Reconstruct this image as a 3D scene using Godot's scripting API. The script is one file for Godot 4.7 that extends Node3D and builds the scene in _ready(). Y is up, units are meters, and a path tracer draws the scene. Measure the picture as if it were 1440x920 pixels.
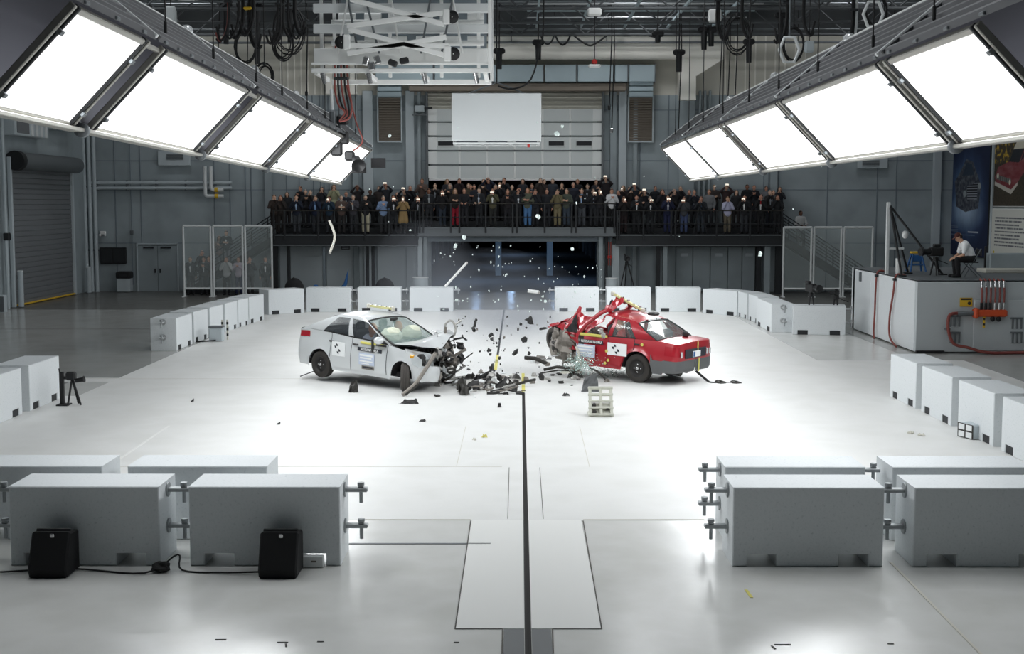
extends Node3D
# Crash hall: two wrecked cars between light banks, ringed by concrete blocks, spectators on a gallery.

const FOCAL := 1850.0
const EYE := Vector3(0, 4.25, 0)
var cam: Camera3D
var M := {}
var taken := {}
var rng := RandomNumberGenerator.new()

# ---------------------------------------------------------------- mesh builder
class MB:
	var v := PackedVector3Array()
	var n := PackedVector3Array()
	var t := PackedVector2Array()
	var ix := PackedInt32Array()
	func tri(a: Vector3, b: Vector3, c: Vector3) -> void:  # counter-clockwise seen from outside
		var q = (b - a).cross(c - a).normalized()
		var k = v.size()
		v.append(a); v.append(b); v.append(c)
		n.append(q); n.append(q); n.append(q)
		t.append(Vector2(0, 0)); t.append(Vector2(1, 0)); t.append(Vector2(1, 1))
		ix.append(k); ix.append(k + 2); ix.append(k + 1)
	func poly(p: Array, away: Vector3) -> void:
		var q = (p[1] - p[0]).cross(p[2] - p[0])
		if p.size() > 3: q += (p[2] - p[0]).cross(p[3] - p[0])
		var flip = q.dot(away) < 0
		for i in range(1, p.size() - 1):
			if flip: tri(p[0], p[i + 1], p[i])
			else: tri(p[0], p[i], p[i + 1])
	func quad_uv(a: Vector3, b: Vector3, c: Vector3, d: Vector3) -> void:  # a lower left, b lower right, c upper right, d upper left
		var q = (b - a).cross(d - a).normalized()
		var k = v.size()
		for p in [a, b, c, d]:
			v.append(p); n.append(q)
		t.append(Vector2(0, 1)); t.append(Vector2(1, 1)); t.append(Vector2(1, 0)); t.append(Vector2(0, 0))
		for i in [0, 2, 1, 0, 3, 2]: ix.append(k + i)
	func box(c: Vector3, s: Vector3, bevel := 0.0, bs := Basis.IDENTITY) -> void:
		var h = s * 0.5
		var e = minf(bevel, minf(h.x, minf(h.y, h.z)) * 0.9)
		var P = func(x, y, z): return c + bs * Vector3(x, y, z)
		if e <= 0.0:
			for ax in 3:
				for sg in [-1.0, 1.0]:
					var o = Vector3.ZERO; o[ax] = sg * h[ax]
					var u = Vector3.ZERO; u[(ax + 1) % 3] = h[(ax + 1) % 3]
					var w = Vector3.ZERO; w[(ax + 2) % 3] = h[(ax + 2) % 3]
					poly([c + bs * (o - u - w), c + bs * (o + u - w), c + bs * (o + u + w), c + bs * (o - u + w)], bs * o)
			return
		var cv = {}
		for sx in [-1, 1]:
			for sy in [-1, 1]:
				for sz in [-1, 1]:
					cv[[sx, sy, sz]] = [P.call(sx * h.x, sy * (h.y - e), sz * (h.z - e)), P.call(sx * (h.x - e), sy * h.y, sz * (h.z - e)), P.call(sx * (h.x - e), sy * (h.y - e), sz * h.z)]
		for ax in 3:
			var a1 = (ax + 1) % 3
			var a2 = (ax + 2) % 3
			for sg in [-1, 1]:
				var ring = []
				for pr in [[-1, -1], [1, -1], [1, 1], [-1, 1]]:
					var key = [0, 0, 0]; key[ax] = sg; key[a1] = pr[0]; key[a2] = pr[1]
					ring.append(cv[key][ax])
				var o = Vector3.ZERO; o[ax] = sg
				poly(ring, bs * o)
			for s1 in [-1, 1]:
				for s2 in [-1, 1]:
					var k0 = [0, 0, 0]; k0[ax] = -1; k0[a1] = s1; k0[a2] = s2
					var k1 = k0.duplicate(); k1[ax] = 1
					var o = Vector3.ZERO; o[a1] = s1; o[a2] = s2
					poly([cv[k0][a1], cv[k1][a1], cv[k1][a2], cv[k0][a2]], bs * o)
		for key in cv:
			poly(cv[key], bs * Vector3(key[0], key[1], key[2]))
	func grid(rows: Array, wrap := false, flip := false, two := false) -> void:  # smooth surface through rows of points
		var R = rows.size()
		var C = rows[0].size()
		var nn = []
		for i in R:
			var l = PackedVector3Array(); l.resize(C); nn.append(l)
		var tw = C if wrap else C - 1
		for i in R - 1:
			for j in tw:
				var k = (j + 1) % C
				var q = (rows[i][k] - rows[i][j]).cross(rows[i + 1][j] - rows[i][j]) + (rows[i + 1][j] - rows[i + 1][k]).cross(rows[i][k] - rows[i + 1][k])
				if flip: q = -q
				nn[i][j] += q; nn[i][k] += q; nn[i + 1][j] += q; nn[i + 1][k] += q
		var b = v.size()
		for i in R:
			for j in C:
				v.append(rows[i][j]); n.append(nn[i][j].normalized() if nn[i][j].length() > 1e-12 else Vector3.UP)
				t.append(Vector2(float(j) / maxf(1, C - 1), float(i) / maxf(1, R - 1)))
		for i in R - 1:
			for j in tw:
				var k = (j + 1) % C
				var a = b + i * C + j; var bb = b + i * C + k; var c = b + (i + 1) * C + k; var d = b + (i + 1) * C + j
				if flip:
					for x in [a, bb, c, a, c, d]: ix.append(x)
				else:
					for x in [a, c, bb, a, d, c]: ix.append(x)
	func flat_grid(rows: Array) -> void:
		for i in rows.size() - 1:
			for j in rows[0].size() - 1:
				tri(rows[i][j], rows[i][j + 1], rows[i + 1][j + 1]); tri(rows[i][j], rows[i + 1][j + 1], rows[i + 1][j])
	func tube(pts: Array, r, sides := 8, caps := true) -> void:  # r: number or one per point
		var rows = []
		var up = Vector3.UP
		var d0 = (pts[1] - pts[0]).normalized()
		if absf(d0.dot(up)) > 0.9: up = Vector3.RIGHT
		var u = d0.cross(up).normalized()
		for i in pts.size():
			var d = (pts[mini(i + 1, pts.size() - 1)] - pts[maxi(i - 1, 0)]).normalized()
			u = (u - d * u.dot(d)).normalized()
			var w = d.cross(u)
			var rad = r[i] if r is Array else r
			var ring = PackedVector3Array()
			for k in sides:
				var a = TAU * k / sides
				ring.append(pts[i] + (u * cos(a) + w * sin(a)) * rad)
			rows.append(ring)
		grid(rows, true, true)
		if caps:
			poly(Array(rows[0]), pts[0] - pts[1]); poly(Array(rows[-1]), pts[-1] - pts[-2])
	func bar(a: Vector3, b: Vector3, wide: float, high: float, bevel := 0.0, up := Vector3.UP) -> void:
		var z = (b - a).normalized()
		if absf(z.dot(up)) > 0.98: up = Vector3.RIGHT
		var x = up.cross(z).normalized()
		box((a + b) * 0.5, Vector3(wide, high, a.distance_to(b)), bevel, Basis(x, z.cross(x), z))
	func lathe(prof: Array, xf: Transform3D, sides := 20) -> void:  # prof: Vector2(radius, along y)
		var rows = []
		for p in prof:
			var ring = PackedVector3Array()
			for k in sides:
				var a = TAU * k / sides
				ring.append(xf * Vector3(cos(a) * p.x, p.y, sin(a) * p.x))
			rows.append(ring)
		grid(rows, true, false)
	func ball(c: Vector3, s: Vector3, sides := 12, rings := 8, bs := Basis.IDENTITY) -> void:
		var prof = []
		for i in rings + 1:
			var a = -PI / 2 + PI * i / rings
			prof.append(Vector2(maxf(cos(a), 0.001), sin(a)))
		lathe(prof, Transform3D(bs * Basis.from_scale(s), c), sides)
	func prism(p: PackedVector2Array, depth: float, xf := Transform3D.IDENTITY, bevel := 0.0) -> void:  # outline in x, y; depth along z, centred
		var area = 0.0
		for i in p.size():
			var q = p[(i + 1) % p.size()]
			area += p[i].x * q.y - q.x * p[i].y
		if area < 0: p.reverse()
		var N = p.size()
		var ins = PackedVector2Array()
		for i in N:
			var a = (p[i] - p[(i + N - 1) % N]).normalized()
			var b = (p[(i + 1) % N] - p[i]).normalized()
			var na = Vector2(-a.y, a.x); var nb = Vector2(-b.y, b.x)
			var m = (na + nb).normalized()
			ins.append(p[i] + m * (bevel / maxf(0.35, m.dot(na))))
		var h = depth / 2
		var lay = [[ins, h], [p, h - bevel], [p, -h + bevel], [ins, -h]] if bevel > 0 else [[p, h], [p, -h]]
		for l in lay.size() - 1:
			for i in N:
				var j = (i + 1) % N
				var A = lay[l]; var B = lay[l + 1]
				var a = xf * Vector3(A[0][i].x, A[0][i].y, A[1]); var b = xf * Vector3(A[0][j].x, A[0][j].y, A[1])
				var c = xf * Vector3(B[0][j].x, B[0][j].y, B[1]); var d = xf * Vector3(B[0][i].x, B[0][i].y, B[1])
				tri(a, d, c); tri(a, c, b)
		var id = Geometry2D.triangulate_polygon(ins)
		for sg in [1.0, -1.0]:
			var nrm = xf.basis * Vector3(0, 0, sg)
			for i in range(0, id.size(), 3):
				var T = []
				for k in 3: T.append(xf * Vector3(ins[id[i + k]].x, ins[id[i + k]].y, sg * h))
				poly(T, nrm)
	func done() -> ArrayMesh:
		var a = []
		a.resize(Mesh.ARRAY_MAX)
		a[Mesh.ARRAY_VERTEX] = v; a[Mesh.ARRAY_NORMAL] = n; a[Mesh.ARRAY_TEX_UV] = t; a[Mesh.ARRAY_INDEX] = ix
		var m = ArrayMesh.new()
		if v.size(): m.add_surface_from_arrays(Mesh.PRIMITIVE_TRIANGLES, a)
		return m

# ---------------------------------------------------------------- scene helpers
func numbered(called: String) -> String:
	var k = taken.get(called, 0)
	taken[called] = k + 1
	return called if k == 0 else "%s_%03d" % [called, k]

func obj(called: String, b, m: Material, parent: Node = null) -> MeshInstance3D:
	var o = MeshInstance3D.new()
	o.mesh = b.done() if b is MB else b
	o.material_override = m
	if parent == null:
		o.name = numbered(called)
		add_child(o)
	else:
		o.name = called
		parent.add_child(o, true)
	return o

func thing(called: String, label: String, category: String, at_ := Vector3.ZERO, turn := 0.0, group := "") -> Node3D:
	var o = Node3D.new()
	o.name = numbered(called)
	add_child(o)
	o.position = at_
	o.rotation.y = turn
	tag(o, label, category, group)
	return o

func tag(o: Node, label: String, category: String, group := "") -> Node:
	o.set_meta("label", label)
	o.set_meta("category", category)
	if group: o.set_meta("group", group)
	return o

func struct(called: String, b, m: Material, label := "", category := "") -> MeshInstance3D:
	var o = obj(called, b, m)
	o.set_meta("kind", "structure")
	if label: o.set_meta("label", label)
	if category: o.set_meta("category", category)
	return o

func dup(src: Node3D, pos: Vector3, turn: float, label: String, group := "") -> Node3D:
	var r = src.duplicate()
	var base = RegEx.create_from_string("_\\d+$").sub(str(src.name), "")
	r.name = numbered(base)
	add_child(r)
	r.position = pos
	r.rotation.y = turn
	r.set_meta("label", label)
	if group: r.set_meta("group", group)
	elif r.has_meta("group"): r.remove_meta("group")
	return r

func bx(c: Vector3, s: Vector3, bevel := 0.0) -> MB:
	var b = MB.new(); b.box(c, s, bevel); return b

func tb(pts: Array, r, sides := 8) -> MB:
	var b = MB.new(); b.tube(pts, r, sides); return b

func ray(px: float, py: float) -> Vector3:
	return cam.transform.basis * Vector3((px - 720.0) / FOCAL, (460.0 - py) / FOCAL, -1.0)

func fl(px: float, py: float, h := 0.0) -> Vector3:  # where a sight line meets the level h
	var d = ray(px, py)
	return EYE + d * ((h - EYE.y) / d.y)

func at(px: float, py: float, depth: float) -> Vector3:  # where a sight line meets the plane z = -depth
	var d = ray(px, py)
	return EYE + d * (-depth / d.z)

func atx(px: float, py: float, x: float) -> Vector3:
	var d = ray(px, py)
	return EYE + d * (x / d.x)

func mat(key: String, hex: String, rough := 0.6, metal := 0.0) -> StandardMaterial3D:
	var m = StandardMaterial3D.new()
	m.albedo_color = Color(hex)
	m.roughness = rough
	m.metallic = metal
	m.resource_name = key
	M[key] = m
	return m

func noise_tex(freq: float, ramp: Array, sz := 512, as_normal := false, oct := 4, sd := 1) -> NoiseTexture2D:
	var f = FastNoiseLite.new()
	f.seed = sd
	f.frequency = freq
	f.fractal_octaves = oct
	var tx = NoiseTexture2D.new()
	tx.width = sz; tx.height = sz
	tx.seamless = true
	tx.noise = f
	tx.as_normal_map = as_normal
	if ramp.size():
		var g = Gradient.new()
		var off = PackedFloat32Array(); var col = PackedColorArray()
		for i in ramp.size():
			off.append(ramp[i][0]); col.append(Color(ramp[i][1]))
		g.offsets = off; g.colors = col
		tx.color_ramp = g
	return tx

func world_tex(m: StandardMaterial3D, tx: Texture2D, scale: float) -> void:
	m.albedo_texture = tx
	m.uv1_triplanar = true
	m.uv1_world_triplanar = true
	m.uv1_scale = Vector3.ONE * scale

func emit(key: String, hex: String, power: float) -> StandardMaterial3D:
	var m = mat(key, hex, 0.7)
	m.emission_enabled = true
	m.emission = Color(hex)
	m.emission_energy_multiplier = power
	return m

func pane(key: String, hex: String, alpha: float) -> StandardMaterial3D:
	var m = mat(key, hex, 0.05)
	m.transparency = BaseMaterial3D.TRANSPARENCY_ALPHA
	m.albedo_color.a = alpha
	m.cull_mode = BaseMaterial3D.CULL_DISABLED
	return m

func materials() -> void:
	var fw = mat("floor_white", "e9e9e7", 0.2)
	world_tex(fw, noise_tex(0.004, [[0.1, "f9f9f8"], [0.5, "ffffff"], [0.9, "f8f8f7"]], 1024, false, 6), 0.11)
	fw.roughness = 0.4
	fw.metallic_specular = 0.28
	var fg = mat("floor_grey", "e2e2df", 0.2)
	world_tex(fg, noise_tex(0.004, [[0.1, "f4f4f3"], [0.5, "ffffff"], [0.9, "f4f4f2"]], 1024, false, 6, 3), 0.13)
	fg.roughness = 0.22
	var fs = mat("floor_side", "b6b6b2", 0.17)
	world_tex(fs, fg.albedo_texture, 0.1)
	mat("plate_white", "efefec", 0.42)
	mat("plate_dark", "6d7072", 0.5)
	mat("joint", "57534e", 0.8)
	mat("slot", "2a2827", 0.8)
	mat("tape_yellow", "d8cf6a", 0.6)
	mat("bar_pale", "d6d29a", 0.6)
	mat("box_grey", "d3d7d8", 0.6)
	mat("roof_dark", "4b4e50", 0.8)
	mat("tape_black", "26231f", 0.7)
	var cb = mat("block", "e6eaec", 0.6)
	world_tex(cb, noise_tex(0.035, [[0.0, "a9adae"], [0.12, "e4e6e6"], [0.25, "f8f9f9"], [0.6, "ffffff"], [1.0, "f6f7f7"]], 1024, false, 5, 7), 0.55)
	var w = mat("wall", "9fa9ad", 0.75)
	world_tex(w, noise_tex(0.01, [[0.2, "eeeeee"], [0.6, "ffffff"]], 512, false, 3, 9), 0.1)
	mat("wall_seam", "79838a", 0.8)
	mat("wall_light", "bcc5c9", 0.7)
	mat("cream", "f4f1e8", 0.8)
	mat("cream_dark", "cfccc1", 0.8)
	mat("steel_dark", "2c2e31", 0.6, 0.2)
	mat("black_paint", "17181a", 0.55)
	mat("black_soft", "1c1c1e", 0.85)
	mat("grey_steel", "6d7275", 0.5, 0.3)
	mat("alu", "c9cbcc", 0.35, 0.6)
	mat("white_paint", "e6e7e5", 0.5)
	mat("white_tube", "d9dcdc", 0.4)
	mat("duct", "b4c4ca", 0.45, 0.35)
	mat("louver", "857b70", 0.7)
	mat("visor", "57585b", 0.5, 0.3)
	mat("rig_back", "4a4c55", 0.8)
	mat("rig_frame", "a9a7a0", 0.4, 0.5)
	emit("glow", "ffffff", 1.5)
	mat("door_grey", "dadfde", 0.6)
	mat("door_rib", "f2f4f2", 0.5)
	mat("shutter", "74777a", 0.65, 0.1)
	pane("glass", "dfeae8", 0.12)
	pane("car_glass", "b9d2cb", 0.3)
	pane("car_glass_dark", "43484c", 0.5)
	mat("red_hose", "8a463f", 0.6)
	mat("red_paint_flat", "b3241d", 0.5)
	mat("orange", "d8552a", 0.5)
	mat("yellow_sign", "e0b52c", 0.6)
	mat("blue_paint", "2b5f98", 0.5)
	mat("cable", "19191a", 0.7)
	mat("rubber", "35322f", 0.85)
	mat("tread", "4c4845", 0.85)
	mat("wheel_steel", "2e2c2b", 0.5, 0.4)
	mat("chrome", "c7c7c7", 0.2, 0.9)
	mat("paper", "f0f2f2", 0.8)
	mat("paper_blue", "c6d0e2", 0.8)
	mat("print_dark", "2d3038", 0.8)
	mat("silver", "d6d9da", 0.34, 0.12)
	M.silver.clearcoat_enabled = true; M.silver.clearcoat = 0.8; M.silver.clearcoat_roughness = 0.08
	mat("red_car", "a80f22", 0.35, 0.1)
	M.red_car.clearcoat_enabled = true; M.red_car.clearcoat = 0.9; M.red_car.clearcoat_roughness = 0.14
	mat("bumper_grey", "5d5f60", 0.6)
	mat("scrap_dark", "3a3835", 0.55, 0.4)
	mat("scrap_mid", "857f78", 0.5, 0.4)
	mat("scrap_light", "b2b0ac", 0.4, 0.6)
	mat("plastic_black", "2b2a2a", 0.6)
	mat("lamp_red", "a3202c", 0.2)
	mat("lamp_amber", "e0a02a", 0.2)
	mat("lamp_clear", "d5dadb", 0.1, 0.3)
	mat("seat_cloth", "46484c", 0.9)
	mat("airbag", "d9dcc8", 0.9)
	mat("dummy_skin", "c98f6e", 0.6)
	mat("coupling", "a4a8aa", 0.45, 0.4)
	mat("platform", "c3c9cb", 0.6)
	mat("glass_bits", "d9e6e2", 0.15)
	mat("bracket", "c9c9bd", 0.5, 0.3)

func v3(x, y, z) -> Vector3:
	return Vector3(x, y, z)

# ---------------------------------------------------------------- camera, light, exposure
func look() -> void:
	cam = Camera3D.new()
	cam.name = "camera"
	cam.fov = rad_to_deg(2.0 * atan(460.0 / FOCAL))
	cam.near = 0.1; cam.far = 400.0
	cam.position = EYE
	cam.rotation = Vector3(-atan(175.0 / FOCAL), atan(11.0 / FOCAL), 0)
	cam.current = true
	add_child(cam)
	var e = Environment.new()
	e.background_mode = Environment.BG_COLOR
	e.background_color = Color(0.02, 0.022, 0.025)
	e.tonemap_mode = Environment.TONE_MAPPER_LINEAR
	e.tonemap_exposure = 1.0
	e.volumetric_fog_enabled = true
	e.volumetric_fog_density = 0.0
	e.sdfgi_enabled = true; e.ssao_enabled = true; e.ssil_enabled = true
	var we = WorldEnvironment.new()
	we.name = "world"
	we.environment = e
	add_child(we)

const PANEL_POWER := 2.6
const UNSEEN_LAMP_POWER := 17.0
func area(called: String, c: Vector3, face: Vector3, along: Vector3, size_: Vector2, power: float, col := Color.WHITE) -> void:
	var l = AreaLight3D.new()
	l.name = called
	l.area_size = size_
	l.area_normalize_energy = false
	l.light_energy = power
	l.light_color = col
	l.area_range = 120.0
	l.area_attenuation = 2.0
	l.shadow_enabled = true
	var z = -face.normalized()
	var x = along.normalized()
	l.transform = Transform3D(Basis(x, z.cross(x).normalized(), z), c)
	add_child(l, true)

# ---------------------------------------------------------------- light banks (their lights are set first, the fittings later)
const BANKS := [[-1, [[-16.45, -19.3], [-20.45, -26.55], [-27.9, -33.6], [-34.75, -40.7], [-41.0, -48.3]]], [1, [[-16.1, -19.7], [-20.35, -27.6], [-28.25, -35.2], [-36.25, -43.6], [-43.85, -50.9]]]]
func bank_y(side: int, z: float) -> float:
	return 5.45 + (z + 17.0) * 0.0145 if side < 0 else 5.17

func bank_point(side: int, z: float, across: float, out := 0.0) -> Vector3:  # across 0 lower outer edge, 1 upper inner edge; out: towards the lit side
	var y = bank_y(side, z)
	return Vector3(side * lerpf(6.6, 5.48, across), y + 1.17 * across, z) + Vector3(-side, -0.957, 0).normalized() * out

func bank_lights() -> void:
	for b in BANKS:
		for p in b[1]:
			var a = bank_point(b[0], p[0], 0.5, 0.05); var c = bank_point(b[0], p[1], 0.5, 0.05)
			var face = Vector3(-b[0], -0.957, 0).normalized()
			area("panel_light", (a + c) / 2, face, c - a, Vector2(absf(p[0] - p[1]) - 0.14, 1.5), PANEL_POWER, Color(0.975, 0.99, 1.0))
	for q in [[-2.4, -72], [2.0, -72], [-0.6, -88], [-0.6, -108]]:
		area("unseen_tunnel_light", Vector3(q[0], 2.6, q[1]), Vector3(0, -1, 0), Vector3(1, 0, 0), Vector2(0.3, 5.0), 3.2, Color(0.6, 0.78, 1.0))  # unseen lamps, out of view, placed to light the tunnel bluish

func bank_fittings() -> void:
	var names = {-1: "left", 1: "right"}
	for b in BANKS:
		var s = b[0]
		var h = thing("light_bank", "long %s bank of glowing white panels under a corrugated metal cover" % names[s], "light bank", Vector3(s * 6.6, 5.3, -33))
		for p in b[1]:
			var mid = bank_point(s, (p[0] + p[1]) / 2, 0.5) - h.position
			var L = absf(p[1] - p[0])
			var up = (bank_point(s, p[0], 1.0) - bank_point(s, p[0], 0.0)); var H = up.length(); up = up.normalized()
			var z = (bank_point(s, p[1], 0) - bank_point(s, p[0], 0)).normalized()
			var out = Vector3(-s, -0.957, 0).normalized()
			var bs = Basis(z, up, z.cross(up))
			var m = MB.new(); m.box(out * 0.02, Vector3(L - 0.06, H - 0.06, 0.03), 0, bs)
			var t = obj("light_panel", m, M.glow, h)
			t.position = mid
			for e in [-1, 1]:
				var r = MB.new(); r.box(up * (e * H / 2), Vector3(L + 0.1, 0.09, 0.12), 0.015, bs); obj("frame_rail", r, M.rig_frame, t)
				for q in [0.0, 0.16]:
					var r2 = MB.new(); r2.box(z * (e * (L / 2 + 0.02 + q)) + out * 0.02, Vector3(0.07, H + 0.12, 0.1), 0.012, bs); obj("frame_rail", r2, M.rig_frame if q > 0 else M.steel_dark, t)
				for u in [-0.35, 0.3]:
					var c = MB.new(); c.box(z * (e * (L / 2 + 0.06)) + up * (u * H) + out * 0.08, Vector3(0.12, 0.07, 0.08), 0.01, bs); obj("clamp", c, M.grey_steel, t)
		# housing: corrugated cover above, dark backing behind
		var zs = []
		for p in b[1]: zs.append(p)
		zs[0] = [-9.0, zs[0][1]]
		for i in zs.size():
			var za = zs[i][0] + 0.5; var zb = zs[i][1] - (0.5 if i < zs.size() - 1 else 0.12)
			var rows = []
			for z in [za, zb]:
				var row = PackedVector3Array()
				var N = 28
				for j in N + 1:
					var f = float(j) / N
					var w = [0.0, 0.075, 0.075, 0.0][j % 4] if j < N else 0.0
					row.append(Vector3(s * lerpf(5.42, 6.85, f), bank_y(s, z) + lerpf(1.22, 2.42 - 0.02 * i, f), z) + Vector3(-s * 0.64, 0.76, 0) * (w + 0.03) - h.position)
				rows.append(row)
			var m = MB.new(); m.flat_grid(rows)
			obj("cover_sheet", m, M.visor, h)
			var rail = MB.new()
			var a = rows[0][-1]; var c = rows[1][-1]
			rail.bar(a, c, 0.1, 0.12, 0.01); obj("edge_rail", rail, M.white_paint, h)
			for e in [0, 1]:
				var r2 = MB.new(); r2.bar(rows[e][0] + Vector3(-s * 0.02, 0.05, 0), rows[e][-1] + Vector3(-s * 0.02, 0.05, 0), 0.1, 0.06, 0.008); obj("cross_rail", r2, M.white_tube if e else M.steel_dark, h)
			var ribs = MB.new()
			for q in 9:
				ribs.box(rows[0][0].lerp(rows[1][0], (q + 0.5) / 9.0) + Vector3(0, 0.03, 0), Vector3(0.06, 0.05, 0.16), 0.01)
			obj("rivet_strip", ribs, M.grey_steel, h)
			if i > 0:
				var kn = MB.new(); kn.ball(rows[0][-1] + Vector3(0, 0.05, 0), Vector3(0.13, 0.13, 0.13)); obj("joint_knuckle", kn, M.alu, h)
		var bk = MB.new()
		var z0 = zs[0][0]; var z1 = b[1][-1][1]
		var A = Vector3(s * 6.72, bank_y(s, z0) - 0.03, z0) - h.position; var B = Vector3(s * 6.72, bank_y(s, z1) - 0.03, z1) - h.position
		var C = Vector3(s * 6.98, bank_y(s, z1) + 2.4, z1) - h.position; var D = Vector3(s * 6.98, bank_y(s, z0) + 2.4, z0) - h.position
		bk.poly([A, B, C, D], Vector3(s, 0, 0)); bk.poly([A - Vector3(s * 0.05, 0, 0), B - Vector3(s * 0.05, 0, 0), C - Vector3(s * 0.05, 0, 0), D - Vector3(s * 0.05, 0, 0)], Vector3(-s, 0, 0))
		for pr in [[A, B], [B, C], [C, D], [D, A]]:
			bk.poly([pr[0], pr[1], pr[1] - Vector3(s * 0.05, 0, 0), pr[0] - Vector3(s * 0.05, 0, 0)], (pr[0] + pr[1]) / 2 - (A + C) / 2)
		obj("backing_sheet", bk, M.rig_back, h)
		var lip = MB.new(); lip.bar(A - Vector3(s * 0.12, 0.05, 0), B - Vector3(s * 0.12, 0.05, 0), 0.2, 0.06, 0.01); obj("lower_rail", lip, M.rig_frame, h)
		for i in zs.size() - 1:
			var zm = (zs[i][1] + zs[i + 1][0]) / 2
			for f in [0.25, 0.75]:
				var st = MB.new()
				var lo = bank_point(s, zm, 0.0) - h.position
				st.tube([lo, lo + Vector3(s * 0.08, 2.0 * f, 0)], 0.03, 6)
				if f < 0.5: obj("brace_post", st, M.grey_steel, h)
			var cross = MB.new(); cross.bar(bank_point(s, zs[i][1], 0.98) - h.position, bank_point(s, zs[i + 1][0], 0.98) - h.position, 0.07, 0.07, 0.01); obj("tie_bar", cross, M.rig_frame, h)
			var pu = MB.new(); pu.lathe([Vector2(0.02, -0.06), Vector2(0.11, -0.06), Vector2(0.11, 0.06), Vector2(0.02, 0.06)], Transform3D(Basis(Vector3.RIGHT, PI / 2), bank_point(s, zm, -0.02, 0.08) - h.position), 14); obj("pulley", pu, M.grey_steel, h)
		# hanging chains
		for i in zs.size():
			for f in ([0.2, 0.75] if i > 0 else [0.9]):
				var z = lerpf(zs[i][0], zs[i][1], f)
				var p0 = Vector3(s * 5.75, bank_y(s, z) + 1.5, z)
				var ch = thing("hanging_chain", "black chain dropping to the %s light housing near its %s panel" % [names[s], ["nearest", "second", "third", "fourth", "farthest"][i]], "chain", p0, 0, "chains holding the %s light bank beside panel %s" % [names[s], ["one", "two", "three", "four", "five"][i]])
				obj("chain_fall", tb([Vector3.ZERO, Vector3(0, 13.1 - p0.y, 0)], 0.014, 5), M.cable, ch)
				var sh = MB.new(); sh.box(Vector3(0, 0.2, 0), Vector3(0.05, 0.2, 0.05), 0.012); obj("turnbuckle", sh, M.black_paint, ch)

# ---------------------------------------------------------------- the hall
const BACK := -63.0
func slab(m: MB, x0: float, x1: float, y0: float, y1: float, z0: float, z1: float) -> void:
	m.box(Vector3((x0 + x1) / 2, (y0 + y1) / 2, (z0 + z1) / 2), Vector3(absf(x1 - x0), absf(y1 - y0), absf(z1 - z0)))

func joint(floor_: Node, a: Vector3, b: Vector3, wide := 0.02, m := "joint", called := "floor_joint") -> void:
	var g = MB.new()
	g.bar(a + Vector3(0, 0.0045, 0), b + Vector3(0, 0.0045, 0), wide, 0.003)
	obj(called, g, M[m], floor_)

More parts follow.
